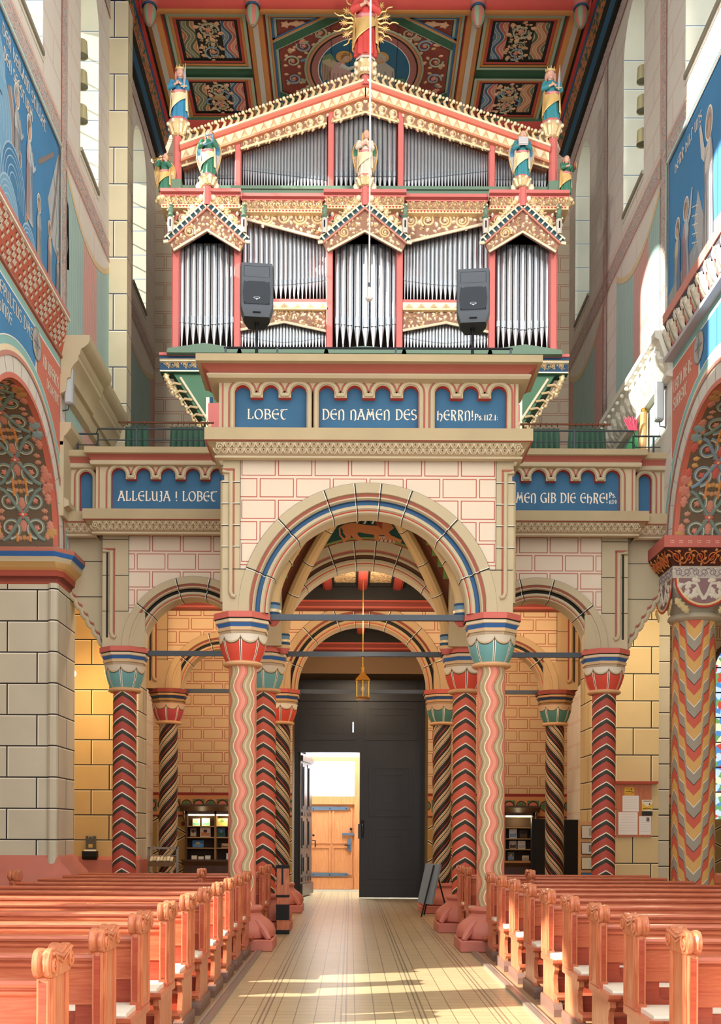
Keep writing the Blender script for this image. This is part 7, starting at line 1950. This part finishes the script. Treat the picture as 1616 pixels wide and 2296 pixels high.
# ---- loudspeakers on stands
M_SPK = flat('5b6168', .5, .0, .03); M_SPKD = flat('3c4147', .7)
def speaker(x, z0, label, lab2, rot):
    y = 14.0
    t = thing('loudspeaker', label, 'loudspeaker', (0, 0, 0), 'loudspeakers before the organ')
    b = MB(); W_, H = .215, .68
    ol = [(-W_ * .92, -.16), (-W_, -.10), (-W_ * .98, .02), (-.13, .20), (.13, .20), (W_ * .98, .02), (W_, -.10), (W_ * .92, -.16)]
    zz = [(0.0, .80), (.09, .96), (.12, 1.0), (H - .03, 1.0), (H, .97)]
    rows = [[(x_ * k, y_ + (.03 if z < .05 else 0), z) for x_, y_ in ol] for z, k in zz]
    b.grid(rows, M_SPK, True); b.poly(rows[0], M_SPKD); b.poly(rows[-1], M_SPK); obj('cabinet', b, t)
    b = MB(); b.extr([(-.165, .15), (.165, .15), (.178, .30), (.165, .415), (.10, .44), (-.10, .44), (-.165, .415), (-.178, .30)], 'y', -.172, -.155, M_SPKD); obj('grille', b, t)
    b = MB(); hx = [(-.16, .635), (.16, .635), (.04, .53), (-.04, .53)]
    b.poly([(-.165, -.163, .64), (.165, -.163, .64), (.04, -.10, .55), (-.04, -.10, .55)], M_SPKD); b.poly([(-.165, -.163, .50), (.165, -.163, .50), (.04, -.10, .53), (-.04, -.10, .53)], flat('70767d', .5))  # horn shading put into the colours: lower face lighter, the rest darker
    b.poly([(-.165, -.163, .50), (-.165, -.163, .64), (-.04, -.10, .55), (-.04, -.10, .53)], M_SPKD); b.poly([(.165, -.163, .50), (.165, -.163, .64), (.04, -.10, .55), (.04, -.10, .53)], M_SPKD)
    obj('horn', b, t)
    b = MB(); b.blob([(.042 * math.cos(i * PI / 8), .225 + .016 * math.sin(i * PI / 8)) for i in range(16)], lambda u, v, h: Vector((u, -.176 - h, v)), flat('c8ccd0', .3, .4), 0, .004)
    b.blob([(.034 * math.cos(i * PI / 8), .225 + .010 * math.sin(i * PI / 8)) for i in range(16)], lambda u, v, h: Vector((u, -.181 - h, v)), flat('4c5a5a', .4), 0, .002); b.extr([(-.016, .21), (.016, .21), (0, .195)], 'y', -.178, -.174, flat('c8ccd0', .3, .4)); obj('badge', b, t)
    b = MB()
    for sx in (-1, 1):
        for q in (.16, .43): b.ball((sx * .155, -.172, q), .007, M_BLACK, 6, 5)
        b.ball((sx * .14, -.12, .045), .022, M_BLACK, 8, 6)
    b.tube([(-.05, -.15, .05), (.05, -.15, .05)], .010, M_BLACK, 6); obj('fixings', b, t)
    t.location = (x, y, z0); t.rotation_euler = (0, 0, rot)
    t2 = thing('speaker_stand', lab2, 'stand', (x, y + .06, 6.9), 'speaker stands')
    b = MB(); b.tube([(x, y + .04, 6.45), (x, y + .04, z0 + .02)], .020, M_DARKIRON, 10); obj('pole', b, t2)
    b = MB(); b.tube([(x, y + .04, 7.25), (x, y + .04, 7.34)], .03, M_BLACK, 10); b.tube([(x, y + .04, z0 - .03), (x, y + .04, z0 + .012)], .032, M_BLACK, 10); obj('collar', b, t2)
    for k in range(3):
        a = k * 2 * PI / 3 + .5; b = MB(); b.tube([(x, y + .04, 6.95), (x + .4 * math.cos(a), y + .04 + .4 * math.sin(a), 6.47)], .012, M_DARKIRON, 6); obj('leg', b, t2)
speaker(-1.455, 8.12, 'grey loudspeaker on a pole before the left organ pipes', 'dark pole stand under the left loudspeaker', .10)
speaker(1.375, 8.06, 'grey loudspeaker on a pole before the right organ pipes', 'dark pole stand under the right loudspeaker', -.10)

# ---- wall column speakers
for s, z0, nm in ((-1, 7.50, 'slim grey column speaker on the left wall beside the stone cornice'), (1, 7.38, 'slim grey column speaker on the right wall below the acanthus frieze')):
    y = 15.22 if s < 0 else 15.42; X = s * 4.22
    t = thing('column_speaker', nm, 'loudspeaker', (X, y, z0))
    b = MB(); b.bbox(X - .06, X + .06, y - .06, y + .05, z0, z0 + .56, flat('a9adae', .45), .014); b.box(X - .04, X + .04, y - .064, y - .058, z0 + .03, z0 + .53, flat('b9bdbe', .6)); obj('housing', b, t)
    b = MB(); b.tube([(X, y, z0 + .03), (X + s * .02, y + .02, z0 - .06), (X + s * .10, y + .03, z0 - .07)], .010, M_IRON, 6); b.tube([(X, y + .02, z0 + .5), (X + s * .11, y + .02, z0 + .5)], .015, M_IRON, 6); obj('bracket', b, t)
# ---- flood lamps in the window jambs
for s in (-1, 1):
    for k, z in enumerate((13.35, 12.88, 12.35)):
        y = 16.32 if s < 0 else 16.82; X = s * 4.38
        t = thing('flood_lamp', 'small drum shaped flood lamp, %s of three in the %s window jamb' % (('top', 'middle', 'lowest')[k], 'left' if s < 0 else 'right'), 'lamp', (X, y, z), 'window flood lamps')
        b = MB(); b.lathe([(.06, .24), (.085, .22), (.095, .06), (.10, .0)], (X, y + .13, z), 16, flat('a89f78', .5)); b.lathe([(.09, .02), (.0, .03)], (X, y + .13, z), 16, flat('6b6650', .5)); obj('shade', b, t)
        b = MB(); b.tube([(X + s * .04, y - .24, z + .20), (X, y + .10, z + .18)], .012, M_IRON, 6); obj('arm', b, t)
# ---- window glazing
for i, (s, (a, c)) in enumerate([(s, w_) for s in (-1, 1) for w_ in WIN_S[s][1:]]):
    wn = bpy.data.objects.new('window_%d' % (i + 1), None); COL.objects.link(wn); wn.location = (s * 5.2, (a + c) / 2, 11.8); ORG[wn.name] = Vector(wn.location); wn['kind'] = 'structure'
    b = MB(); b.shape(win_hole(a, c), 'x', s * 5.2, M_GLASS); obj('pane', b, wn)
    b = MB(); r = (c - a) / 2
    b.tube([(s * 5.19, p[0], p[1]) for p in win_hole(a + .03, c - .03)], .03, M_IRON, 6)
    for q in range(1, 7): b.box(*sorted((s * 5.185, s * 5.205)), a, c, 11.8 + q * .42, 11.82 + q * .42, M_IRON)
    b.box(*sorted((s * 5.185, s * 5.205)), (a + c) / 2 - .01, (a + c) / 2 + .01, 11.8, 14.9, M_IRON); obj('window_frame', b, wn)
    b = MB(); b.poly([(s * 4.32, a - .02, 11.66), (s * 4.32, c + .02, 11.66), (s * 5.2, c + .02, 11.9), (s * 5.2, a - .02, 11.9)], M_REVEAL); b.box(*sorted((s * 4.30, s * 4.34)), a, c, 11.74, 11.80, flat('8f8b7a', .7)); obj('window_sill', b, wn)

# ---- curtains on copper rods behind the wing railings
M_CURT = Mt('green_curtain_cloth', .85).done('3f5d4c', .10, 6.0); M_COPPER = flat('8a5a46', .35, .7)
for s, groups in ((-1, ((275, 327), (375, 467))), (1, ((1176, 1252), (1268, 1356)))):
    y = 17.3; xs = [PX(p, y) for g in groups for p in g]
    t = thing('curtain_rod', 'copper curtain rod with rings above the %s gallery wing' % ('left' if s < 0 else 'right'), 'curtain rod', (sum(xs) / 4, y, 8.05), 'curtain rods')
    b = MB(); b.tube([(min(xs) - .1, y, 8.05), (max(xs) + .06, y, 8.05)], .016, M_COPPER, 8); obj('rod', b, t)
    for gi, (pa, pb) in enumerate(groups):
        xa, xb = PX(pa, y), PX(pb, y); n = max(3, int((xb - xa) / .085))
        for k in range(n):
            b = MB(); x = xa + (xb - xa) * (k + .5) / n; b.tube([(x, y + .028 * math.cos(i * PI / 6), 8.04 + .032 * math.sin(i * PI / 6)) for i in range(12)], .005, M_COPPER, 5, True); obj('ring', b, t)
        b = MB(); m = n * 12; rows = []
        for (z, amp, k) in ((7.98, .018, .92), (7.6, .035, .98), (7.2, .045, 1.02), (6.92, .05, 1.06)):
            rows.append([(((xa + xb) / 2) + ((xb - xa) / 2) * k * (2 * i / m - 1), y + amp * math.cos(2 * PI * i / 12), z + .012 * math.cos(2 * PI * i / 12) * (z > 7.9)) for i in range(m + 1)])
        b.grid(rows, M_CURT)
        c = thing('curtain', ('green curtain gathered on the %s rod, %s of its two' % ('left' if s < 0 else 'right', 'left' if gi == 0 else 'right')), 'curtain', ((xa + xb) / 2, y, 6.9), 'green gallery curtains')
        o = obj('cloth', b, c); sm = o.modifiers.new('thick', 'SOLIDIFY'); sm.thickness = .008
# ---- flag in the right corner of the gallery
t = thing('flag', 'green and red flag with wooden pole leaning in the right gallery corner', 'flag', (4.15, 16.3, 6.9))
b = MB(); b.tube([(4.22, 16.3, 6.9), (4.24, 16.3, 7.85)], .055, M_LIGHTWOOD, 10); b.ball((4.24, 16.3, 7.88), .05, M_BRASS, 8, 6); obj('pole', b, t)
b = MB(); Mf = lambda u, v, h: Vector((u, 16.26 - h + .02 * math.sin(u * 40), v))
b.blob([(3.86, 6.92), (3.90, 7.15), (4.02, 7.42), (4.14, 7.60), (4.16, 7.2), (4.14, 6.92)], Mf, flat('3f8a56', .8), .0); b.blob([(4.0, 6.92), (4.08, 7.0), (4.15, 7.14), (4.15, 6.92)], Mf, flat('c9503c', .8), .004)
b.rib([(3.90, 7.0), (4.0, 7.1), (4.0, 7.25), (4.1, 7.4)], .02, Mf, M_BLACK, .005); obj('cloth', b, t)
b = MB()
for k in range(9): b.tube([(4.02 + .012 * k, 16.25, 7.56), (3.94 + .02 * k, 16.22, 7.68 + .01 * (k % 3)), (3.90 + .028 * k, 16.2, 7.74 + .02 * (k % 2))], [.012, .012, .003], flat('d8506a', .8), 5)
obj('plume', b, t)

# ---- lit bulb at the left pier
t = thing('pendant_bulb', 'glowing bare bulb on a cord beside the left pier', 'lamp', (-4.71, 17.4, 4.0))
b = MB(); b.ball((-4.71, 17.4, 4.0), .045, emit('bulb_glow', 'ffd9a0', 30), 12, 8, (1, 1, 1.2)); obj('bulb', b, t)
b = MB(); b.tube([(-4.71, 17.4, 4.05), (-4.71, 17.4, 4.12)], .022, M_BRASS, 8); b.tube([(-4.71, 17.4, 4.12), (-4.71, 17.4, 5.4)], .006, M_BLACK, 5); obj('cord', b, t)
lamp('pendant_bulb_light', 'POINT', (-4.68, 17.2, 3.85), 75, (1, .70, .36), .08)
lamp('aisle_fill', 'POINT', (4.75, 16.9, 4.6), 60, (1, .84, .6), .12)  # added warm fill without a fixture, brightens the right pier

# ---- leaflet dispensers
def dispenser(x, y, z, label):
    t = thing('leaflet_box', label, 'box', (x, y, z), 'leaflet boxes on the walls')
    b = MB(); b.bbox(x - .085, x + .085, y - .05, y, z + .16, z + .40, flat('5f5a50', .5), .008); b.tube([(x - .03, y - .05, z + .36), (x - .03, y - .065, z + .39), (x + .03, y - .065, z + .39), (x + .03, y - .05, z + .36)], .006, M_GREYW, 6); b.box(x - .035, x + .035, y - .056, y - .048, z + .20, z + .26, flat('d9b45c', .6)); obj('back_plate', b, t)
    b = MB(); b.extr([(y - .16, z + .05), (y - .13, z), (y, z), (y, z + .14), (y - .16, z + .14)], 'x', x - .12, x + .12, M_BLACK); obj('tray', b, t)
    b = MB(); b.obox((x, y - .10, z + .13), (.10, 0, 0), (0, .05, .03), (0, -.004, .008), flat('d9d4c8', .7)); obj('leaflets', b, t)
dispenser(-4.64, 18.36, .96, 'grey leaflet box on the ochre pier above its pink base')
dispenser(1.70, 22.38, 1.10, 'grey leaflet box on the wall right of the portal')
# ---- pamphlet rack (grey metal frame) on the left
t = thing('pamphlet_rack', 'grey metal framed pamphlet rack with tilted trays before the left spiral column', 'rack', (-3.30, 18.6, 0))
G2 = flat('8d8a84', .4, .4); xa, xb, yy = -3.70, -3.20, 18.6
b = MB()
for x in (xa, xb): b.box(x - .018, x + .018, yy - .02, yy + .02, 0, 1.17, G2); b.box(x - .018, x + .018, yy - .3, yy + .1, 0, .03, G2)
b.box(xa, xb, yy - .02, yy + .02, 1.135, 1.17, G2); obj('frame', b, t)
b = MB(); b.obox(((xa + xb) / 2, yy - .08, .93), (.23, 0, 0), (0, .10, .06), (0, -.01, .012), flat('6b5238', .6)); b.box(xa + .03, xb - .03, yy - .20, yy - .18, .84, .92, flat('6b5238', .6)); b.tube([(xa, yy - .0, 1.02), (xb, yy - .0, 1.02)], .008, G2, 6); obj('tray', b, t)
b = MB(); b.obox(((xa + xb) / 2, yy - .08, .66), (.23, 0, 0), (0, .10, .06), (0, -.01, .012), M_BLACK); obj('tray', b, t)
for k in range(7):
    b = MB(); x = xa + .07 + .058 * k; b.obox((x, yy - .10, .965 + .006 * (k % 2)), (.024, 0, 0), (0, .055, .033), (0, -.004, .008), flat(('d9cdb0', 'c9b890', 'e0d8c4')[k % 3], .7))
    tag_ = props(obj('pamphlet', b, None, at=(x, yy - .10, .95)), 'pale pamphlet on the upper tray of the metal rack', 'pamphlet', 'pamphlets on the upper rack tray')
for k in range(6):
    b = MB(); x = xa + .08 + .066 * k; b.obox((x, yy - .10, .695), (.026, 0, 0), (0, .05, .03), (0, -.004, .008), flat(('a9a498', '4f4a44', 'c9c4b0')[k % 3], .7))
    props(obj('pamphlet', b, None, at=(x, yy - .10, .68)), 'small pamphlet on the lower black tray of the metal rack', 'pamphlet', 'pamphlets on the lower rack tray')

# ---- book cabinets under the gallery
def cabinet(s, label):
    xa, xb = sorted((s * 2.36, s * 3.60)); y0, y1 = 22.06, 22.38
    t = thing('book_cabinet', label, 'cabinet', ((xa + xb) / 2, y1, 0))
    W = M_CABWOOD
    b = MB(); b.box(xa, xb, y1 - .02, y1, .86, 1.88, flat('3f2c1c', .7)); b.box(xa, xa + .04, y0, y1, .86, 1.86, W); b.box(xb - .04, xb, y0, y1, .86, 1.86, W); b.box((xa + xb) / 2 - .02, (xa + xb) / 2 + .02, y0, y1, .86, 1.86, flat('8a6a44', .5))
    b.box(xa, xb, y0, y1, 1.80, 1.88, W); obj('carcass', b, t)
    b = MB(); b.extr([(y0 - .14, 2.0), (y0 - .14, 1.96), (y0 - .06, 1.90), (y0 - .02, 1.86), (y1, 1.86), (y1, 2.0)], 'x', xa - .10, xb + .10, W)
    for x in (xa - .02, xb + .02): b.tube([(x, y0 - .02, 1.70), (x, y0 - .07, 1.74), (x, y0 - .04, 1.82), (x, y0 - .11, 1.87)], .022, W, 6)
    obj('cornice', b, t)
    b = MB(); b.box(xa - .06, xb + .06, y0 - .16, y1, .83, .865, W if s < 0 else flat('b07a44', .5)); b.box(xa - .02, xb + .02, y0 - .10, y1, 0, .83, W); b.extr([(y0 - .16, .83), (y0 - .10, .74), (y0 - .10, .83)], 'x', xa - .05, xb + .05, W); obj('base_cupboard', b, t)
    for z in (1.10, 1.32, 1.55):
        for (a, c) in ((xa + .04, (xa + xb) / 2 - .02), ((xa + xb) / 2 + .02, xb - .04)):
            b = MB(); b.box(a, c, y0 + .01, y1 - .02, z - .012, z + .008, flat('a98858', .5)); obj('shelf', b, t)
    b = MB(); b.box(xa + .06, xb - .06, y0 + .03, y0 + .07, 1.77, 1.80, emit('cabinet_strip_light', 'ffe9b0', 6)); obj('strip_light', b, t, label='glowing strip light')
    for x in (xa + .32, xb - .32): lamp('cabinet_lamp', 'POINT', (x, y0 + .05, 1.72), 4.5, (1, .84, .5), .05)
    return xa, xb, y0, y1
def book(x, z, w_, h_, cols, label, group, y=22.24, name='book', cat='book', d=.03):
    t = thing(name, label, cat, (x, y, z), group)
    b = MB(); b.bbox(x - w_ / 2, x + w_ / 2, y, y + d, z, z + h_, flat(cols[0], .5), .003); obj('cover', b, t)
    if len(cols) > 1:
        b = MB(); R_ = random.Random(int(x * 1000) + int(z * 100)); Mb = lambda u, v, h: Vector((x + u, y - .002 - h, z + v))
        b.blob([(-w_ * .42, h_ * .12), (w_ * .42, h_ * .12), (w_ * .42, h_ * (.4 + .2 * R_.random())), (0, h_ * (.35 + .3 * R_.random())), (-w_ * .42, h_ * (.45 + .2 * R_.random()))], Mb, flat(cols[1], .6), 0)
        if len(cols) > 2: b.blob([(w_ * .2 * math.cos(i * PI / 5), h_ * .62 + h_ * .16 * math.sin(i * PI / 5)) for i in range(10)], Mb, flat(cols[2], .6), .001)
        obj('cover_picture', b, t)
xa, xb, y0, y1 = cabinet(-1, 'dark oak cabinet with lit shelves of books left of the portal')
bk = 'books in the left cabinet'
book(-3.40, 1.558, .15, .15, ('e8e0c4', '5fb8a8', 'd9b468'), 'pale book with a teal picture on the lit top shelf, outer end', bk); book(-3.20, 1.558, .17, .16, ('f0e6c0', '6cc0a0'), 'cream book with a green strip on the lit top shelf of the outer bay', bk)
book(-2.86, 1.558, .22, .16, ('eddc9a', 'c9c470', '7a9a60'), 'yellow book on the lit top shelf of the inner bay', bk)
book(-3.46, 1.328, .13, .19, ('8a6a50', 'd9c4a0', '3f3028'), 'brown patterned book upright on the second shelf', bk); book(-3.21, 1.328, .22, .20, ('ead8c0', 'd98a5c', '5c3a30'), 'cream picture book with orange figure on the second shelf', bk)
book(-2.88, 1.328, .16, .19, ('3f6a8a', '2f5a3a', '6a9ab0'), 'blue and green landscape book on the second shelf, inner bay', bk); book(-2.64, 1.328, .22, .15, ('2f4a6a', '3f7a44', 'a9c4d0'), 'wide blue landscape book beside the green one on the second shelf', bk)
book(-3.36, 1.108, .24, .15, ('3f7ab0', '6aa0c8', 'd9c070'), 'light blue wide book on the third shelf', bk)
book(-2.80, 1.108, .14, .09, ('d9b48c', '6b5040'), 'small tan card on the third shelf, inner bay', bk, name='card', cat='card'); book(-2.63, 1.108, .14, .09, ('c9d0d4', '5f7a98'), 'small grey card right of the tan one on the third shelf', bk, name='card', cat='card')
for k, x in enumerate((-3.42, -3.28, -3.14)): book(x, .866, .11, .06 + .02 * (k != 1), ('e4ded0',), ('small white paper stack on the left cabinet counter, %s of three' % ('outermost', 'middle', 'innermost')[k]), 'paper stacks on the counter', 22.10, 'paper_stack', 'paper', .10)
book(-2.64, .866, .24, .13, ('dfe3e8',), 'pale grey box on the counter of the left cabinet', None, 22.12, 'carton', 'box', .12)
xa, xb, y0, y1 = cabinet(1, 'dark oak cabinet with lit shelves of books right of the portal')
bk = 'books in the right cabinet'
book(3.18, 1.328, .16, .20, ('e6e2d8', '8aa4c4'), 'white leaflet with blue corner on the second shelf of the right cabinet', bk); book(3.40, 1.328, .17, .18, ('3a2a20', '5c4432'), 'dark brown book right of the white leaflet', bk)
book(3.18, 1.108, .15, .17, ('c9b8a0', '5f4a3a', 'd9c8b0'), 'beige book with portrait on the third shelf', bk); book(3.36, 1.108, .16, .17, ('e8e0d0', 'b4b0a8'), 'open white booklet on the third shelf', bk)
book(3.14, .866, .14, .18, ('5f6a58', '8a9ab0', 'c0a070'), 'coloured picture book on the counter of the right cabinet', bk); book(3.44, .866, .14, .11, ('cfc4a8', 'a99a80'), 'small beige box at the outer end of the right counter', None, 22.2, 'carton', 'box', .06)
book(2.84, 1.328, .12, .17, ('6b4030', 'c98a50'), 'red brown book in the inner bay of the right cabinet, second shelf', bk); book(2.84, 1.108, .13, .16, ('8a3a30', '3a2a28'), 'dark red book in the inner bay of the right cabinet, third shelf', bk)

# ---- black boards, info stand, notice board on the right
b = MB(); b.box(3.42, 3.82, 21.2, 21.26, 0, 1.72, M_BLACK); b.box(3.39, 3.42, 21.16, 21.3, 0, 1.74, M_DARKIRON); props(obj('display_board', b, None, at=(3.6, 21.2, 0)), 'black display board left of the right spiral column', 'board', 'black display boards')
b = MB(); b.box(3.98, 4.31, 21.2, 21.26, 0, 1.71, M_BLACK); props(obj('display_board', b, None, at=(4.15, 21.2, 0)), 'black display board right of the right spiral column', 'board', 'black display boards')
t = thing('info_stand', 'wooden info stand with framed cards beside the dark red column on the right', 'stand', (3.82, 17.6, 0))
b = MB(); b.box(3.56, 4.05, 17.6, 17.66, .3, 1.63, M_LIGHTWOOD); b.box(3.62, 3.66, 17.55, 17.75, 0, .35, M_LIGHTWOOD); b.box(3.95, 3.99, 17.55, 17.75, 0, .35, M_LIGHTWOOD); obj('board', b, t)
for z0, h_, c1, c2 in ((1.36, .21, 'd8d0b8', 'b0a890'), (1.10, .19, 'd8d4c4', '8a7a68'), (.85, .20, 'd9cfa8', 'c9c4b4'), (.55, .24, '3f74a8', 'd9b4a0')):
    b = MB(); b.box(3.60, 3.92, 17.585, 17.60, z0, z0 + h_, flat(c1, .6)); b.box(3.72, 3.80, 17.58, 17.59, z0 + .04, z0 + h_ - .04, flat(c2, .6))
    b.rib([(3.60, z0), (3.92, z0), (3.92, z0 + h_), (3.60, z0 + h_), (3.60, z0)], .012, lambda u, v, h: Vector((u, 17.583 - h, v)), M_BLACK, .002); obj('card', b, t)
t = thing('notice_board', 'wooden notice board with papers on the pale pier at the right', 'notice board', (4.66, 18.36, 1.38))
b = MB(); b.box(4.36, 4.96, 18.34, 18.375, 1.38, 2.30, m_wood('knotty_pine_board', 'b0603a', 'c8784c', .5, (10, 10, 1))); obj('panel', b, t)
b = MB(); b.box(4.33, 5.05, 18.26, 18.375, 2.29, 2.335, flat('a8442c', .5)); obj('ledge', b, t)
def paper(x0, x1, z0, z1, label, cols=('ece8e2',), y=18.335, name='paper_sheet'):
    xm = (x0 + x1) / 2; t = thing(name, label, 'paper', (xm, y, z0))
    b = MB(); b.box(x0, x1, y - .003, y, z0, z1, flat(cols[0], .7)); Mp = lambda u, v, h: Vector((u, y - .004 - h, v))
    obj('sheet', b, t)
    b = MB(); w_, h_ = x1 - x0, z1 - z0
    if len(cols) > 1:
        b.blob([(x0 + w_ * .02, z0 + h_ * .30), (x1 - w_ * .02, z0 + h_ * .42), (x1 - w_ * .02, z0 + h_ * .75), (x0 + w_ * .5, z0 + h_ * .55), (x0 + w_ * .02, z0 + h_ * .8)], Mp, flat(cols[1], .6), 0)
        b.rib([(x0 + w_ * .1, z0 + h_ * .42), (x0 + w_ * .5, z0 + h_ * .48), (x1 - w_ * .08, z0 + h_ * .40)], .012, Mp, M_BLACK, .001)
        b.blob([(x0 + w_ * .72 + .012 * math.cos(i), z0 + h_ * .72 + .02 * math.sin(i)) for i in range(6)], Mp, M_IRON, .001)
        if len(cols) > 2: b.blob([(x0, z0), (x1, z0), (x1, z0 + h_ * .28), (x0, z0 + h_ * .28)], Mp, flat(cols[2], .6), .0015); b.blob([(x0 + w_ * .12, z0 + h_ * .90), (x1 - w_ * .12, z0 + h_ * .90), (x1 - w_ * .12, z0 + h_ * .94), (x0 + w_ * .12, z0 + h_ * .94)], Mp, M_LINE, .001)
        obj('picture', b, t)
    else:
        for k in range(7): b.rib([(x0 + w_ * .08, z1 - h_ * (.1 + .12 * k)), (x1 - w_ * .1, z1 - h_ * (.1 + .12 * k))], .005, Mp, flat('c9c5c2', .7), .0005)
        obj('text_lines', b, t)
    return t
paper(4.49, 4.66, 2.09, 2.24, 'yellow flyer with a swoosh at the top of the notice board', ('d9a03c', 'e8c040'))
paper(4.46, 4.74, 1.82, 2.09, 'upper blank white sheet in the middle of the notice board')
paper(4.79, 4.97, 1.75, 2.02, 'yellow and black poster at the right of the notice board', ('e6ddc8', 'e0b83c', '2a2622'), 18.332, 'poster')
paper(4.39, 4.72, 1.42, 1.81, 'large blank white sheet at the lower left of the notice board')
q = paper(4.745, 4.95, 1.42, 1.74, 'white sheet with a small grey portrait at the lower right of the notice board')
b = MB(); b.box(4.87, 4.92, 18.328, 18.333, 1.65, 1.72, flat('6f6c68', .7)); obj('portrait', b, q)
# ---- easel sign and offering table right of the portal
t = thing('easel_sign', 'grey easel board seen edge on beside the right spiral column', 'sign', (1.14, 18.55, 0))
b = MB(); b.obox((1.17, 18.5, .56), (.018, .03, 0), (.10, -.30, 0), (.075, .03, .34), flat('7f93a8', .5)); obj('board', b, t)
for (p, q_) in (((1.24, 18.4, .88), (1.02, 18.3, 0)), ((1.26, 18.6, .88), (1.10, 18.75, 0)), ((1.27, 18.5, .86), (1.50, 18.6, .02))):
    b = MB(); b.tube([p, q_], .014, M_BLACK, 6); obj('leg', b, t)
t = thing('offering_table', 'small wooden table with a white box beside the portal', 'table', (1.62, 22.0, 0))
b = MB(); b.box(1.44, 1.85, 21.85, 22.2, .72, .78, flat('8a4a34', .5)); b.box(1.47, 1.83, 21.87, 22.18, .60, .72, flat('c9a868', .5)); obj('tabletop', b, t)
for x, y in ((1.48, 21.88), (1.82, 21.88), (1.48, 22.16), (1.82, 22.16)): b = MB(); b.box(x - .025, x + .025, y - .025, y + .025, 0, .62, M_LIGHTWOOD); obj('leg', b, t)
b = MB(); b.box(1.5, 1.8, 21.835, 21.85, .62, .71, flat('dcd8cc', .6)); b.box(1.42, 1.47, 21.8, 21.9, .45, .62, flat('d9c48c', .6)); obj('card_holder', b, t)
# ---- upright wooden post with dark bands at the left aisle
t = thing('banded_post', 'upright wooden post with black bands at the end of the rear left pews', 'post', (-1.15, 15.17, 0))
xa, xb = -1.235, -1.065
b = MB(); b.bbox(xa, xb, 15.10, 15.24, 0, .965, M_PEWV, .006); obj('shaft', b, t)
for z0, z1 in ((.0, .06), (.20, .42), (.52, .555), (.93, .975)):
    b = MB(); b.box(xa - .006, xb + .006, 15.093, 15.247, z0, z1, M_BLACK); obj('black_band', b, t)
b = MB(); b.box(-1.165, -1.14, 15.09, 15.105, .70, .95, M_DARKIRON); obj('strap', b, t)
# ---- plant and stained glass at the right
t = thing('potted_plant', 'dark leafy plant between the pale pier and the zigzag column', 'plant', (5.68, 19.7, 0))
b = MB(); b.lathe([(.0, 0), (.14, 0), (.18, .3), (.19, .33), (.16, .33)], (5.68, 19.7, 0), 16, flat('3a2a24', .6)); obj('pot', b, t)
b = MB(); R_ = random.Random(9)
for k in range(170):
    a = R_.random() * 6.28; z = .5 + 1.5 * R_.random(); r = .05 + .17 * R_.random() * math.sin(PI * (z - .3) / 2.0); d = Vector((math.cos(a), math.sin(a), .3 + .5 * R_.random())).normalized(); c_ = Vector((5.68 + r * math.cos(a), 19.7 + r * math.sin(a), z)); sd = d.cross(Vector((0, 0, 1))).normalized() * .022
    b.poly([c_, c_ + d * .05 + sd, c_ + d * .12, c_ + d * .05 - sd], flat('27502c', .5) if k % 3 else flat('3f7a3a', .5))
obj('foliage', b, t, kind='stuff')
b = MB()
for k in range(5): b.tube([(5.68, 19.7, .3), (5.68 + .06 * math.cos(k * 1.3), 19.7 + .06 * math.sin(k * 1.3), 1.0), (5.68 + .12 * math.cos(k * 1.3), 19.7 + .12 * math.sin(k * 1.3), 1.9)], .010, flat('3a3020', .7), 5)
obj('stem', b, t)
b = MB(); b.box(5.32, 5.95, 20.2, 20.3, 0, 1.40, M_BLACK); props(obj('display_board', b, None, at=(5.5, 20.2, 0)), 'low black board behind the plant at the right', 'board', 'black display boards')
wn = bpy.data.objects.new('window_7', None); COL.objects.link(wn); wn.location = (8.0, 22.36, 1.6); ORG['window_7'] = Vector(wn.location); wn['kind'] = 'structure'
sgm = bpy.data.materials.new('stained_glass'); sgm.use_nodes = True; nt = sgm.node_tree; pb = nt.nodes['Principled BSDF']
vo = nt.nodes.new('ShaderNodeTexVoronoi'); vo.inputs['Scale'].default_value = 9; tc = nt.nodes.new('ShaderNodeTexCoord'); nt.links.new(tc.outputs['Object'], vo.inputs['Vector'])
cr = nt.nodes.new('ShaderNodeValToRGB'); cr.color_ramp.interpolation = 'CONSTANT'
for e_, c_ in zip([cr.color_ramp.elements[0], cr.color_ramp.elements[1]] + [cr.color_ramp.elements.new(q) for q in (.35, .5, .62, .75)], ('bcd8f0', 'e8f0f6', '4f8ac8', 'f4e8c0', 'c84a3c', '6aa060')): e_.color = rgb(c_)
sx_ = nt.nodes.new('ShaderNodeSeparateColor'); nt.links.new(vo.outputs['Color'], sx_.inputs[0]); nt.links.new(sx_.outputs[0], cr.inputs[0])
nt.links.new(cr.outputs[0], pb.inputs['Emission Color']); nt.links.new(cr.outputs[0], pb.inputs['Base Color']); pb.inputs['Emission Strength'].default_value = 1.1
b = MB(); b.shape([(7.35, 1.75)] + [(7.35 + .65 * (1 - math.cos(PI * i / 14)), 4.85 + .65 * math.sin(PI * i / 14)) for i in range(15)] + [(8.65, 1.75)], 'y', 22.37, sgm); obj('pane', b, wn)
b = MB(); b.tube([(7.35, 22.36, 1.75)] + [(7.35 + .65 * (1 - math.cos(PI * i / 14)), 22.36, 4.85 + .65 * math.sin(PI * i / 14)) for i in range(15)] + [(8.65, 22.36, 1.75)], .05, flat('5c4434', .7), 6)
for k in range(6): b.box(7.35, 8.65, 22.35, 22.365, 2.3 + .52 * k, 2.325 + .52 * k, M_DARKIRON)
obj('window_frame', b, wn)
